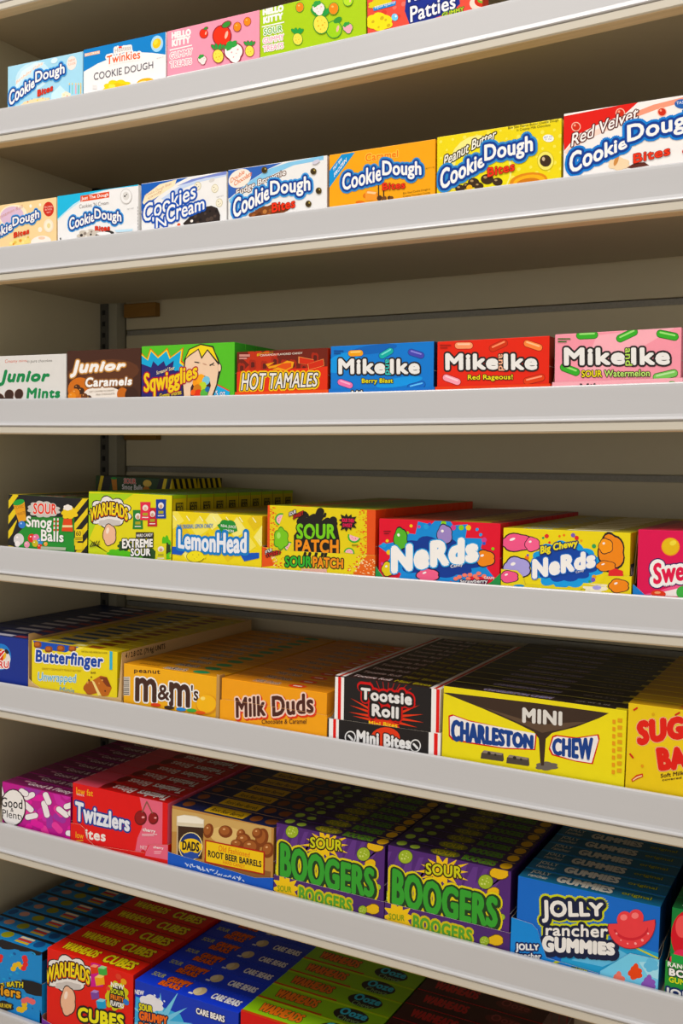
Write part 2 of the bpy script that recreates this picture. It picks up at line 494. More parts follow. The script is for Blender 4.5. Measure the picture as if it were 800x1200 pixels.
# ------------------------------------------------------------------ the products
PRODUCTS=[
dict(
 k='cake',s=1,x=-1.232,y=0.0125,z=2.02,tilt=-0.0128,W=151.5,H=80,T=22,n=1,c={'f': '#A9D6EA', 't': '#A9D6EA', 'r': '#A9D6EA'},
 art=[
  ["e","b","#C9E6F2",[51.5,57.6,31.9,8.9,14.1,-20]],
  ["p","b","#DDF0F8",[9.3,37.8,29.5,68.8,58.1,78.2,77.6,75.2,51.5,70.4,27.2,54.6,16,36.8]],
  ["p","b","#CDEAF4",[88,3.2,90.3,26.7,107.3,36.9,124.1,22,107.2,0.7]],
  ["t","v","Birthday Cake","#E3B8A0",[18.3,49.5,72.2,71.3,72.2,77.6,18.4,55.9],[["#F4EFE8",0.8]],0.0,0,0.25],
  ["e","p","#F3E3DC",[130.1,66.2,9.4,-2.7,-2.4,-9.8]],
  ["t","v","NEW","#E89A7C",[124.3,68.2,136.8,68.7,136.8,72.1,124.3,71.6],[],0.0,0.0,0.0],
  ["t","v","FLAVOR","#E89A7C",[123.4,62.9,137.6,63.5,137.6,67,123.4,66.3],[],0.0,0.0,0.0],
  ["p","p","#5AA9DC",[125.2,21.9,127.1,21.6,127.1,34.1,125.2,34.4]],
  ["e","p","#F6D070",[126,36.2,1,-0.1,0,-1.6]],
  ["p","p","#8CD0C0",[130.8,21.1,132.7,20.8,132.7,33.3,130.8,33.6]],
  ["e","p","#F6D070",[131.7,35.4,1,-0.1,0,-1.6]],
  ["p","p","#F0A0A8",[137.7,20.1,139.6,19.9,139.6,32.4,137.7,32.6]],
  ["e","p","#F6D070",[138.6,34.4,1,-0.1,0,-1.6]],
  ["p","p","#6FC3A0",[142.9,19.4,144.7,19.2,144.8,31.6,142.9,31.9]],
  ["e","p","#F6D070",[143.7,33.7,1,-0.1,0,-1.6]],
  ["p","p","#F2C15A",[147.4,18.8,149.3,18.6,149.3,31,147.5,31.3]],
  ["e","p","#F6D070",[148.3,33,1,-0.1,0,-1.6]],
  ["b","p","#F0D9B0",[57.8,19.1,26,0.3,0,-4.2],9,0.2],
  ["b","p","#F3E6CC",[119.9,20.2,8.4,-1.1,0,-4.7],6,0.2],
  ["d","p","#E07A60",[42.5,21.1,73,22.6,122,19.2],[1.5,-1.1]],
  ["d","p","#78B8E0",[51.3,24,79.5,20.2],[1.5,-1.1]],
  ["d","p","#F0D060",[62.2,20.9,115.7,21.6],[1.5,-1.1]],
  ["e","p","#D9ECF6",[95.8,74.9,6.3,1.7,2.5,-3.7]],
  ["t","l","Cookie","#4E9AD8",[3.6,18.2,56.9,41.6,56.9,56.8,3.7,42.6],[["#4E9AD8",4.2]],0.03,0.0,0.0],
  ["t","l","Dough","#4E9AD8",[57.9,42.3,116.8,48.1,116.9,68.5,58.1,63.8],[["#4E9AD8",4.2]],0.03,0.0,0.0],
  ["t","l","Cookie","#F2EFEC",[3.6,18.2,56.9,41.6,56.9,56.8,3.7,42.6],[["#1C3F8C",2.2]],0.035,0.0,0.0],
  ["t","l","Dough","#F2EFEC",[57.9,42.3,116.8,48.1,116.9,68.5,58.1,63.8],[["#1C3F8C",2.2]],0.035,0.0,0.0],
  ["t","v","Bites","#E0421E",[62.6,25.6,93.9,30.9,93.9,40.7,62.7,35.5],[["#7A1E12",0.4]],0.05,0.0,0.0],
 ],),
dict(
 k='cream',s=1,x=-1.0785,y=0.0125,z=2.0188,tilt=-0.0025,W=152,H=81.7,T=22,n=1,c={'f': '#F3F0EE', 't': '#F3F0EE', 'r': '#F3F0EE'},
 art=[
  ["p","b","#0E7FC2",[-1.2,83.8,151.1,84.4,151.2,50.2,127.3,56.6,106.2,60.9,80.5,62.7,54.5,61.9,28,57.8,-1.3,49.7]],
  ["p","p","#F1B08A",[2.2,76.1,31.3,75.8,31.3,71.3,2.2,71.7]],
  ["t","v","BIG CRAVE","#FFFFFF",[3.8,72.4,30.2,72.1,30.2,75.2,3.8,75.5],[],0.0,0.0,0.0],
  ["e","p","#A8D4EC",[136,67.8,10.7,-3,-2,-11]],
  ["e","p","#F2C21C",[135.6,68.3,6.4,-3.4,-4,-6.1]],
  ["e","p","#F7DA5A",[133.9,70.2,3,-1.6,-2.1,-3.2]],
  ["t","l","Twinkies","#E8641E",[44.6,52.6,106.2,51.8,106.2,64.2,44.6,65.2],[["#F2EFEC",2.7]],0.03,0,0.1],
  ["t","v","Hostess","#B9A9A4",[59.9,66.9,89.1,67.1,89.1,74,59.9,73.9],[["#F2EFEC",2.7]],0.02,0,0.12],
  ["e","p","#E04A22",[69.7,74,3.4,-0.1,0.3,-1.5]],
  ["t","v","COOKIE DOUGH","#58525E",[20.1,34.4,129.4,34.9,129.4,44.5,20.1,45],[],0.0,0.0,0.0],
  ["b","p","#F2D226",[63.2,19.4,21.7,-1.6,0,-7.6],8,0.25],
  ["b","p","#E8BC2A",[64.3,17.6,15.2,-1.1,0,-4.7],6,0.3],
  ["b","p","#F6E468",[54.5,20.8,5.7,-0.9,0,-2.4],4,0.3],
  ["e","p","#EDB23C",[115.8,17.3,15.5,-0.2,1.3,-5.7]],
  ["e","p","#F7E3A8",[110.5,16.9,9.3,0.1,0.7,-2.7]],
  ["t","v","NET WT 3.1 OZ","#A9A6AA",[135.7,46.6,148.1,46.8,148.1,48.3,135.7,48],[],0.0,0.0,0.0],
  ["p","p","#E4E0DE",[17.9,22,25.7,20.8,25.7,26.8,17.9,28]],
 ],),
dict(
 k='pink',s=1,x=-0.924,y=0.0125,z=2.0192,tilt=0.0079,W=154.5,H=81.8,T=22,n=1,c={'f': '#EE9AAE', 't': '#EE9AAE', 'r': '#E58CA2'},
 art=[
  ["t","l","HELLO","#F2EFEC",[8.4,70.1,40.9,69.1,40.8,77.9,8.3,78.9],[["#F2EFEC",0.5]],0.05,0.0,0.0],
  ["t","l","KITTY","#F2EFEC",[8.9,59.1,39.8,59.1,39.8,68.3,8.8,68.3],[["#F2EFEC",0.5]],0.05,0.0,0.0],
  ["p","p","#F2EFEC",[4.4,55.8,43.1,55.9,43.1,54.2,4.4,54]],
  ["t","v","GUMMY","#E58FA4",[5.1,42.4,43.8,42.5,43.8,50.9,5.1,50.9],[["#F2EFEC",1.2]],0.03,0.0,0.0],
  ["t","v","TREATS","#E58FA4",[5.2,29.9,42.6,29.4,42.5,37.3,5.1,38.8],[["#F2EFEC",1.2]],0.03,0.0,0.0],
  ["e","p","#8A2430",[63.2,67.3,7.4,-2.2,-1.1,-6.5]],
  ["e","p","#E2401F",[63.2,67.3,6.7,-2,-1,-5.9]],
  ["e","p","#8A2430",[66.6,73.6,3.7,1,1.2,-2]],
  ["e","p","#3C8C3A",[66.6,73.6,3,0.8,0.9,-1.5]],
  ["e","p","#F7B9A4",[66.7,67.2,1.1,-0.4,-0.8,-2.3]],
  ["e","p","#8A2430",[134.8,70,6,-2,-1.3,-5.8]],
  ["e","p","#EE8A1E",[134.8,70,5.3,-1.8,-1.1,-5.3]],
  ["e","p","#F8C070",[133.6,72.2,1.4,-0.3,0,-1]],
  ["e","p","#8A2430",[133.8,40.2,1.8,1.5,4.8,-4.2]],
  ["e","p","#2F9A48",[133.8,40.2,1.3,1.1,4.2,-3.7]],
  ["e","p","#8A2430",[142.8,38.6,1.8,-2.1,-4.8,-2.5]],
  ["e","p","#2F9A48",[142.8,38.6,1.4,-1.6,-4.2,-2.2]],
  ["e","p","#8A2430",[137,39.6,2.7,0.1,1.7,-5.3]],
  ["e","p","#2F9A48",[137,39.6,2,0.1,1.5,-4.6]],
  ["e","p","#8A2430",[140.5,39,2.6,-1.3,-2.1,-4.5]],
  ["e","p","#2F9A48",[140.5,39,2,-1,-1.8,-3.9]],
  ["e","p","#8A2430",[138.6,30,7.6,-0.8,0.9,-8]],
  ["e","p","#F3DB66",[138.6,30,6.8,-0.7,0.8,-7.2]],
  ["d","p","#D9A83A",[135.5,33.1,139.4,33.1,142.5,30.6,136.3,29.1,140.2,29.1,138.2,26.2,142.1,26.5],[0.7,-0.6]],
  ["e","p","#8A2430",[60.6,32.5,7.8,-0.2,1.3,-5.9]],
  ["e","p","#8A2430",[61.4,29.4,5.2,-0.2,1,-4.8]],
  ["e","p","#F3E2DC",[60.6,32.5,6.9,-0.2,1.1,-5.2]],
  ["e","p","#F3E2DC",[61.4,29.4,4.3,-0.1,0.9,-4.2]],
  ["b","p","#3C9A46",[58.4,36.7,4,0.6,0,-2.1],5,0.4],
  ["d","p","#E7A9A9",[59.1,32.2,62.8,30.9,60.6,28.9,63.9,33.1],[0.7,-0.5]],
  ["e","p","#8A2430",[93.6,58.6,15.8,-4.7,-2.4,-14.1]],
  ["e","p","#E2401F",[93.6,58.6,14.3,-4.3,-2.2,-12.7]],
  ["e","p","#8A2430",[100.9,72.3,7.9,2.2,2.7,-4.2]],
  ["e","p","#3C8C3A",[100.9,72.3,6.3,1.8,2,-3.2]],
  ["e","p","#F7B9A4",[101,58.4,2.3,-0.9,-1.7,-4.9]],
  ["e","p","#8A2430",[112.7,34.1,16.4,-0.5,2.7,-12.7]],
  ["e","p","#8A2430",[114.3,27.5,10.9,-0.3,2.2,-10.4]],
  ["e","p","#F6EFEA",[112.7,34.1,14.4,-0.5,2.4,-11.1]],
  ["e","p","#F6EFEA",[114.3,27.5,9.1,-0.3,1.9,-8.9]],
  ["b","p","#3C9A46",[108,43.2,8.5,1.3,0,-4.4],5,0.4],
  ["d","p","#E7A9A9",[109.6,33.4,117.3,30.8,112.7,26.5,119.6,35.4],[1.4,-1.1]],
  ["e","p","#8A2430",[118.7,65.9,6.5,-2.1,-1.4,-6.3]],
  ["e","p","#EE8A1E",[118.7,65.9,5.7,-1.9,-1.2,-5.7]],
  ["e","p","#F8C070",[117.4,68.2,1.6,-0.3,0,-1]],
  ["e","p","#8A2430",[81.4,44.7,2.3,1.8,6,-5.2]],
  ["e","p","#2F9A48",[81.4,44.7,1.7,1.3,5.3,-4.5]],
  ["e","p","#8A2430",[92.7,42.7,2.3,-2.6,-6,-3]],
  ["e","p","#2F9A48",[92.7,42.7,1.7,-1.9,-5.2,-2.6]],
  ["e","p","#8A2430",[85.4,44,3.4,0.1,2.1,-6.5]],
  ["e","p","#2F9A48",[85.4,44,2.5,0.1,1.8,-5.7]],
  ["e","p","#8A2430",[89.8,43.2,3.3,-1.6,-2.6,-5.5]],
  ["e","p","#2F9A48",[89.8,43.2,2.5,-1.2,-2.3,-4.8]],
  ["e","p","#8A2430",[87.4,32.1,9.5,-1,1.1,-9.8]],
  ["e","p","#F3DB66",[87.4,32.1,8.5,-0.9,1,-8.9]],
  ["d","p","#D9A83A",[83.5,36,88.4,35.9,92.3,32.9,84.5,31,89.4,31,86.9,27.4,91.8,27.8],[0.9,-0.7]],
  ["p","b","#F2EFEC",[0,19.3,155.1,18.3,155.1,16.6,0.1,16.8]],
 ],),
dict(
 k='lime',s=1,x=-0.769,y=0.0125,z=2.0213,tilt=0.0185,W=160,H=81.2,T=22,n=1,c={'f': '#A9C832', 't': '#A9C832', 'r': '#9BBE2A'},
 art=[
  ["t","l","HELLO","#F2EFEC",[5.7,73.5,37.2,72.7,37.1,80.6,5.6,81.4],[["#F2EFEC",0.6]],0.05,0.0,0.0],
  ["t","l","KITTY","#F2EFEC",[6.3,62.6,36.2,62.6,36.1,70.5,6.2,70.5],[["#F2EFEC",0.6]],0.05,0.0,0.0],
  ["p","p","#F2EFEC",[3.6,59.3,38.5,58.8,38.5,57.1,3.6,57.6]],
  ["t","v","SOUR","#6FAE4A",[6.6,46.8,35.5,46.3,35.4,54.9,6.5,55.5],[["#F2EFEC",1.1]],0.04,0.0,0.0],
  ["t","v","GUMMY","#E9A3B4",[5.4,35.5,37.8,35.2,37.7,42.7,5.3,43.5],[["#F2EFEC",1.1]],0.03,0.0,0.0],
  ["t","v","TREATS","#E9A3B4",[5.5,24.9,37,24,37,31.6,5.4,32.8],[["#F2EFEC",1.1]],0.03,0.0,0.0],
  ["e","p","#3F8E3A",[62.6,72.2,6.3,-2.3,-1.3,-6.4]],
  ["e","p","#EE8A1E",[62.6,72.2,5.6,-2,-1.2,-5.7]],
  ["e","p","#F8C070",[61.4,74.5,1.5,-0.3,0,-1]],
  ["e","p","#3F8E3A",[54.2,42.3,1.8,1.5,4.9,-4.4]],
  ["e","p","#2F9A48",[54.2,42.3,1.4,1.1,4.3,-3.9]],
  ["e","p","#3F8E3A",[63.3,40.5,1.8,-2.2,-4.8,-2.5]],
  ["e","p","#2F9A48",[63.3,40.5,1.4,-1.7,-4.2,-2.2]],
  ["e","p","#3F8E3A",[57.4,41.7,2.7,0.1,1.7,-5.5]],
  ["e","p","#2F9A48",[57.4,41.7,2.1,0.1,1.5,-4.8]],
  ["e","p","#3F8E3A",[61,41,2.7,-1.3,-2.1,-4.6]],
  ["e","p","#2F9A48",[61,41,2,-1,-1.8,-4]],
  ["e","p","#3F8E3A",[59.1,31.6,7.7,-0.9,0.9,-8.3]],
  ["e","p","#F3DB66",[59.1,31.6,6.9,-0.8,0.8,-7.5]],
  ["d","p","#D9A83A",[55.9,34.9,59.8,34.8,63,32.2,56.7,30.7,60.7,30.7,58.7,27.7,62.7,27.9],[0.7,-0.6]],
  ["e","p","#3F8E3A",[133.6,31.9,7.5,-0.3,1.3,-6.2]],
  ["e","p","#3F8E3A",[134.4,28.7,5,-0.2,1.1,-5.1]],
  ["e","p","#F2A9B8",[133.6,31.9,6.6,-0.3,1.1,-5.4]],
  ["e","p","#F2A9B8",[134.4,28.7,4.2,-0.2,0.9,-4.4]],
  ["b","p","#3C9A46",[131.4,36.3,3.9,0.6,0,-2.2],5,0.4],
  ["d","p","#E7A9A9",[132.2,31.6,135.8,30.2,133.7,28.2,136.8,32.5],[0.6,-0.6]],
  ["e","p","#3F8E3A",[113.6,33.4,11.8,-3.7,-1.7,-11.1]],
  ["e","p","#9CCB3A",[113.6,33.4,10.7,-3.4,-1.6,-10]],
  ["e","p","#3F8E3A",[119,44.2,5.9,1.8,2,-3.4]],
  ["e","p","#3C8C3A",[119,44.2,4.7,1.4,1.5,-2.5]],
  ["e","p","#F7B9A4",[119.1,33.3,1.7,-0.7,-1.2,-3.9]],
  ["e","p","#3F8E3A",[86.9,60,2.8,2.3,7.5,-6.8]],
  ["e","p","#2F9A48",[86.9,60,2.1,1.7,6.5,-6]],
  ["e","p","#3F8E3A",[100.8,57.2,2.8,-3.4,-7.3,-3.8]],
  ["e","p","#2F9A48",[100.8,57.2,2.1,-2.5,-6.4,-3.3]],
  ["e","p","#3F8E3A",[91.8,59,4.2,0.1,2.6,-8.5]],
  ["e","p","#2F9A48",[91.8,59,3.1,0.1,2.3,-7.4]],
  ["e","p","#3F8E3A",[97.2,57.9,4.1,-2.1,-3.2,-7.1]],
  ["e","p","#2F9A48",[97.2,57.9,3.1,-1.6,-2.8,-6.2]],
  ["e","p","#3F8E3A",[94.3,43.6,11.7,-1.4,1.4,-12.8]],
  ["e","p","#F3DB66",[94.3,43.6,10.5,-1.3,1.3,-11.5]],
  ["d","p","#D9A83A",[89.5,48.7,95.5,48.5,100.3,44.5,90.7,42.3,96.8,42.1,93.8,37.5,99.8,37.9],[1.1,-0.9]],
  ["e","p","#3F8E3A",[90.9,65.3,10,-0.5,1.7,-8.1]],
  ["e","p","#3F8E3A",[91.9,61.1,6.7,-0.4,1.4,-6.6]],
  ["e","p","#F3E2DC",[90.9,65.3,8.8,-0.5,1.5,-7.1]],
  ["e","p","#F3E2DC",[91.9,61.1,5.6,-0.3,1.2,-5.7]],
  ["b","p","#3C9A46",[88,71.2,5.2,0.7,0,-2.8],5,0.4],
  ["d","p","#E7A9A9",[89,64.9,93.7,63.1,90.9,60.5,95.1,66.1],[0.9,-0.7]],
  ["e","p","#3F8E3A",[134.2,65.6,7.1,-2.4,-1,-6.8]],
  ["e","p","#B5D84A",[134.2,65.6,6.5,-2.1,-0.9,-6.1]],
  ["e","p","#3F8E3A",[137.5,72.1,3.6,1,1.2,-2.1]],
  ["e","p","#3C8C3A",[137.5,72.1,2.9,0.8,0.9,-1.5]],
  ["e","p","#F7B9A4",[137.6,65.4,1,-0.5,-0.7,-2.4]],
  ["e","p","#3F8E3A",[113.3,59.9,7.5,-2.7,-1.5,-7.6]],
  ["e","p","#EE8A1E",[113.3,59.9,6.6,-2.4,-1.4,-6.9]],
  ["e","p","#F8C070",[111.8,62.7,1.8,-0.4,0,-1.2]],
 ],),
dict(
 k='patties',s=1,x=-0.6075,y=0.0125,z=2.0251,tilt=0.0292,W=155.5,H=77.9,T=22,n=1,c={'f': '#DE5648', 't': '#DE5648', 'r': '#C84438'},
 art=[
  ["d","b","#E8766A",[8,68,38.7,43.4,51.2,45.1,130.9,38.5,163.6,29.1,15.5,73],[4.1,-3.6]],
  ["d","b","#D24838",[23.6,39.9,43.9,31.1,36,59.5,149.5,40.8,172.6,35.6],[4.1,-3.6]],
  ["p","b","#1E2F86",[52.6,35.9,54.8,53.2,68.1,65.6,121.1,62.2,126.4,28.7,117.1,22.1,76.3,16.5,59,17.9]],
  ["t","l","Krabby","#F2EFEC",[57.5,39.3,116.7,41.6,116.3,65.5,57.1,63.7],[["#14246E",1.8]],0.03,0.0,0.0],
  ["t","l","Patties","#F2EFEC",[60.2,19.9,120.6,24.5,120.3,41.9,59.9,39.4],[["#14246E",1.8]],0.03,0.0,0.0],
  ["t","v","GUMMY","#C9D84A",[102.9,16.8,131.3,18.6,131.2,24.2,102.8,22.5],[["#3A6A30",0.9]],0.02,0.0,0.0],
  ["b","p","#D8C83A",[18.4,52.2,14.7,-1.3,0.1,-5.4],8,0.2],
  ["p","p","#2E86C8",[8.7,49.4,41.1,50.6,40.2,45.7,9.8,45.1]],
  ["t","v","squarepants","#F2EFEC",[11.3,46.1,39.7,46.7,39.6,51.6,11.3,51.1],[],0.0,0.0,0.0],
  ["b","p","#F0DA3C",[17.4,30,16.8,-3.5,0.1,-10.1],6,0.15],
  ["d","p","#C8AE2E",[8.5,31.9,16.3,23.5,26.3,30.4,30.2,22.8,21.2,33.7],[2.3,-2]],
  ["e","p","#7CC8E8",[38.9,31.1,4.5,-1,0.1,-4.5]],
  ["e","p","#EAF4F8",[40.4,31.9,1.3,-0.3,0,-1.3]],
  ["e","p","#F0D8C8",[155.6,23.4,17,-1.5,1.7,-10.5]],
  ["e","p","#C83A24",[156.3,25.4,11.4,-1,1.2,-7.5]],
  ["e","p","#6BA83A",[157.2,26.2,8.2,-0.7,0.7,-3.9]],
  ["e","p","#E8A070",[157.2,28,6.8,-0.6,0.5,-3.1]],
 ],),
dict(
 k='cinnamon',s=2,x=-1.288,y=0.0125,z=1.8098,tilt=0.0023,W=156,H=81.2,T=22,n=1,c={'f': '#F0D2A0', 't': '#F0D2A0', 'r': '#F0D2A0'},
 art=[
  ["e","b","#F7E6CC",[66.3,62,29.4,2.8,5.9,-17.1]],
  ["e","b","#D9BBD0",[64.5,62.2,24.2,2.3,5,-14.4]],
  ["e","b","#FAF0E0",[103.8,73.2,2.8,-0.3,0,-2.6]],
  ["e","b","#F8EAD8",[123.1,73.2,2.4,-0.3,0,-2.3]],
  ["e","b","#F8EAD8",[122.9,35.7,4.2,-0.4,0,-3.9]],
  ["t","v","Cinnamon Roll","#C89890",[31.7,57.5,87,71.7,87,77.5,31.7,63.4],[],0.02,0,0.2],
  ["e","p","#C63C30",[140.4,64.9,10.7,-1.1,0,-11]],
  ["t","v","PROTEIN","#F3C9BE",[131.8,67.1,149.4,66.8,149.4,69.4,131.8,69.7],[],0.0,0.0,0.0],
  ["t","v","BITES","#F3C9BE",[133.5,63.3,147.6,62.9,147.6,65.2,133.5,65.7],[],0.0,0.0,0.0],
  ["t","v","NEW","#F3C9BE",[136.6,58.9,144.7,58.9,144.7,61.2,136.6,61.2],[],0.0,0.0,0.0],
  ["e","p","#EFE2CC",[140.3,39.9,10,-1,0,-10]],
  ["e","p","#F6EBD4",[140.3,39.9,7.2,-0.7,0,-7.5]],
  ["e","p","#E4D49A",[140.6,39.9,3.5,-0.3,0,-3.9]],
  ["e","p","#F6EAE0",[124.6,17.5,20.6,0.3,1.6,-8.6]],
  ["e","p","#EAC9B0",[126.3,22.5,7,-0.6,0,-2.3]],
  ["b","p","#EFD889",[80.4,20,19.6,1.1,0,-5.9],8,0.25],
  ["d","p","#F3E29E",[62.4,20.3,92.9,24.2,87.5,19.4],[3.3,-2.4]],
  ["d","p","#DDBB5C",[71.4,20.8,98.2,26.3],[3.2,-2.4]],
  ["d","p","#E29A50",[82.2,22.5,67.8,18.5],[3.2,-2.4]],
  ["t","l","Cookie","#4E9AD8",[3.6,20.1,66.2,41,66.2,54.2,3.7,40.2],[["#4E9AD8",3.4]],0.03,0.0,0.0],
  ["t","l","Dough","#4E9AD8",[66.2,41,122.1,49.4,122.2,66.8,66.3,59.4],[["#4E9AD8",3.4]],0.03,0.0,0.0],
  ["t","l","Cookie","#F2EFEC",[3.6,20.1,66.2,41,66.2,54.2,3.7,40.2],[["#1C3F8C",1.8]],0.035,0.0,0.0],
  ["t","l","Dough","#F2EFEC",[66.2,41,122.1,49.4,122.2,66.8,66.3,59.4],[["#1C3F8C",1.8]],0.035,0.0,0.0],
  ["t","v","Bites","#E0421E",[68.8,27.6,100.9,31.9,101,40,68.8,35.8],[["#7A1E12",0.3]],0.05,0.0,0.0],
 ],),
dict(
 k='dough',s=2,x=-1.13,y=0.0125,z=1.8103,tilt=0.0038,W=155,H=82.2,T=22,n=1,c={'f': '#EDEBEA', 't': '#EDEBEA', 'r': '#E8E6E4'},
 art=[
  ["p","b","#3FB4DA",[-2.4,83.7,158.4,82.8,158.4,80.3,102,81.6,64,78.2,32,66.1,-0.7,47.5]],
  ["p","b","#BFE4F2",[-0.2,48.4,32,66.9,64,78.7,95.3,81.5,79.7,79,48,70.4,20.4,57.7,-0.2,45.7]],
  ["p","p","#D8532E",[45.8,77.9,100.9,78,100.9,69.5,45.8,68.9]],
  ["t","v","Just The Dough","#F2EFEC",[47.6,69.6,99.3,70.4,99.3,76.5,47.6,76.2],[],0.03,0.0,0.0],
  ["t","v","Cookies 'N Cream","#6A5E5A",[43.4,59.1,99.8,59.7,99.8,64.9,43.5,65.4],[],0.0,0.0,0.0],
  ["t","l","Cookie","#4E9AD8",[23.8,28.5,72.9,37.6,73,52.3,23.8,47.7],[["#4E9AD8",4.1]],0.03,0.0,0.0],
  ["t","l","Dough","#4E9AD8",[72.9,36.8,124,27.5,123.9,46.2,73,56.6],[["#4E9AD8",4.1]],0.03,0.0,0.0],
  ["t","l","Cookie","#F2EFEC",[23.8,28.5,72.9,37.6,73,52.3,23.8,47.7],[["#1C3F8C",2.2]],0.035,0.0,0.0],
  ["t","l","Dough","#F2EFEC",[72.9,36.8,124,27.5,123.9,46.2,73,56.6],[["#1C3F8C",2.2]],0.035,0.0,0.0],
  ["t","v","Bites","#E0421E",[74,21.5,102.4,21.1,102.4,29.6,74.1,30.1],[["#7A1E12",0.4]],0.05,0.0,0.0],
  ["e","p","#CFCBC8",[132.6,67.7,10.8,-1.2,0,-10.8]],
  ["e","p","#EDEBEA",[132.6,67.7,9.7,-1.1,0,-9.8]],
  ["e","p","#D9D6D2",[132.6,68.1,6.1,-0.7,0,-6.1]],
  ["d","p","#4A4542",[130.5,68,133.7,70],[1.7,-1.4]],
  ["b","p","#C9BFB2",[61.6,18.9,19.2,-0.3,0,-6.2],7,0.3],
  ["d","p","#3A322E",[47.9,19.3,66.1,18.8,77.4,16.5],[3,-2.3]],
  ["d","p","#8C8074",[54.8,21.2,67.3,22.7,79.7,17.5],[3,-2.3]],
  ["d","p","#E5DFD6",[59.3,24.3,57.1,16.7],[3,-2.2]],
  ["e","p","#2C2624",[102,18.9,8.3,-1.9,-0.5,-2.1]],
  ["e","p","#F4F2F0",[90.8,17.9,13.3,-1.2,0,-2.4]],
  ["p","p","#BFDDEC",[110.8,21.1,145.7,19.5,143.5,16.3,115.2,17.6]],
  ["t","v","NET WT","#8A8684",[134.8,47.9,146.9,48.3,146.9,50,134.8,49.6],[],0.0,0.0,0.0],
  ["p","p","#7A7674",[153.8,47.6,155.9,47.4,155.9,50.4,153.8,50.7]],
  ["p","p","#7A7674",[153.8,42.9,155.9,42.7,155.9,45.7,153.8,46]],
  ["p","p","#7A7674",[153.8,38.2,155.9,38,155.9,41,153.8,41.3]],
  ["p","p","#7A7674",[153.8,33.5,156,33.3,155.9,36.3,153.8,36.5]],
  ["p","p","#7A7674",[153.8,28.8,156,28.6,156,31.6,153.8,31.8]],
  ["p","p","#7A7674",[153.8,24.1,156,23.9,156,26.9,153.8,27.1]],
  ["p","p","#7A7674",[153.8,19.4,156,19.2,156,22.2,153.8,22.4]],
  ["p","p","#7A7674",[153.8,14.7,156,14.5,156,17.5,153.8,17.7]],
  ["e","p","#4A4A4A",[6.7,17.8,1.4,-0.1,0,-1.8]],
 ],),
dict(
 k='creamy',s=2,x=-0.97,y=0.0125,z=1.811,tilt=0.0053,W=148.5,H=82.5,T=22,n=1,c={'f': '#ECEAE8', 't': '#ECEAE8', 'r': '#ECEAE8'},
 art=[
  ["p","b","#2A5FB4",[-0.8,82,82.8,81.7,63.7,76.3,35.6,64,4.8,44.7,-0.7,43.5]],
  ["p","b","#F3E2C0",[2.6,55.4,7,65.4,33.4,78.1,63.7,81.4,59.4,73.3,26.9,59.8,4.8,52.6]],
  ["p","b","#7E8CCB",[63.7,72,89.2,78.4,148.1,82.7,148.1,78.1,112.2,77.3,82.9,74]],
  ["p","b","#C6D4EC",[35.7,57.1,70.1,72.1,99.7,76.3,148.1,78.1,148.1,76.1,103.9,73.3,74.4,67.3,44.4,54.4]],
  ["t","v","Cookie Dough Bites","#C9A080",[8.1,61.8,54,74,54,79.1,8.1,67.1],[],0.0,0.0,0.0],
  ["t","v","candy","#C9A080",[12.6,57.8,37.8,65.8,37.8,70.6,12.6,62.7],[],0.0,0.0,0.0],
  ["e","p","#D8D4D0",[123.6,73,4.8,1.3,1.2,-2.3]],
  ["t","v","NET WT","#8A8684",[132,47.8,143.2,48.9,143.2,50.6,132,49.5],[],0.0,0.0,0.0],
  ["e","p","#C8BE9C",[99.7,67.8,5.8,-1.5,-1.3,-5.9]],
  ["e","p","#EDE6D2",[99.7,67.8,4.9,-1.3,-1.1,-5]],
  ["d","p","#5A4E3E",[98,69.7,101.4,66.9,98.9,65.5],[0.8,-0.7]],
  ["e","p","#C8BE9C",[128.8,61.1,5.7,-1.5,-1.3,-5.8]],
  ["e","p","#EDE6D2",[128.8,61.1,4.9,-1.3,-1.1,-5]],
  ["d","p","#5A4E3E",[127.2,63,130.5,60.2,128,58.8],[0.8,-0.7]],
  ["e","p","#C8BE9C",[136.1,40.7,5.6,-1.4,-1.2,-5.8]],
  ["e","p","#EDE6D2",[136.1,40.7,4.8,-1.2,-1.1,-5]],
  ["d","p","#5A4E3E",[134.5,42.5,137.8,39.8,135.3,38.4],[0.8,-0.7]],
  ["p","p","#2E2420",[74.6,18.6,85.2,26,108.2,37.2,122.8,38.2,133.1,33.8,137.7,24.1,137.3,15.7,78.9,13]],
  ["d","p","#4A3C34",[95.7,26.7,112.5,28.3,129,23.3,116.7,19.5,122.9,20.5,100,16.9],[2.9,-2.4]],
  ["d","p","#1E1614",[104.2,20.7,120.7,30.9,131.1,29.8,108.3,33.9,91.6,18.6],[2.9,-2.4]],
  ["d","p","#F0E6DC",[89.5,20.5],[2.5,-2]],
  ["d","p","#D85A3A",[67.1,17.6],[3,-2.4]],
  ["t","l","Cookies","#F2EFEC",[3.8,25.6,96.7,52.1,96.6,73.3,3.7,51.8],[["#1F4FA8",2.9]],0.02,0,0.0],
  ["t","l","'N","#F2EFEC",[20.4,16.1,45.6,18,45.5,31.8,20.4,32.6],[["#1F4FA8",2.9]],0.02,0,0.0],
  ["t","l","Cream","#F2EFEC",[45.6,20.6,111.4,34.4,111.3,52.1,45.5,46.5],[["#1F4FA8",2.9]],0.02,0,0.0],
 ],),
dict(
 k='fudge',s=2,x=-0.8195,y=0.0125,z=1.8119,tilt=0.0067,W=156,H=83.6,T=22,n=1,c={'f': '#E9E7E5', 't': '#E9E7E5', 'r': '#C9C5C2'},
 art=[
  ["p","b","#3A62B0",[-2.4,83.1,87.8,82.9,66.1,77.4,35.2,64.5,3.6,45.6,-1,44.3]],
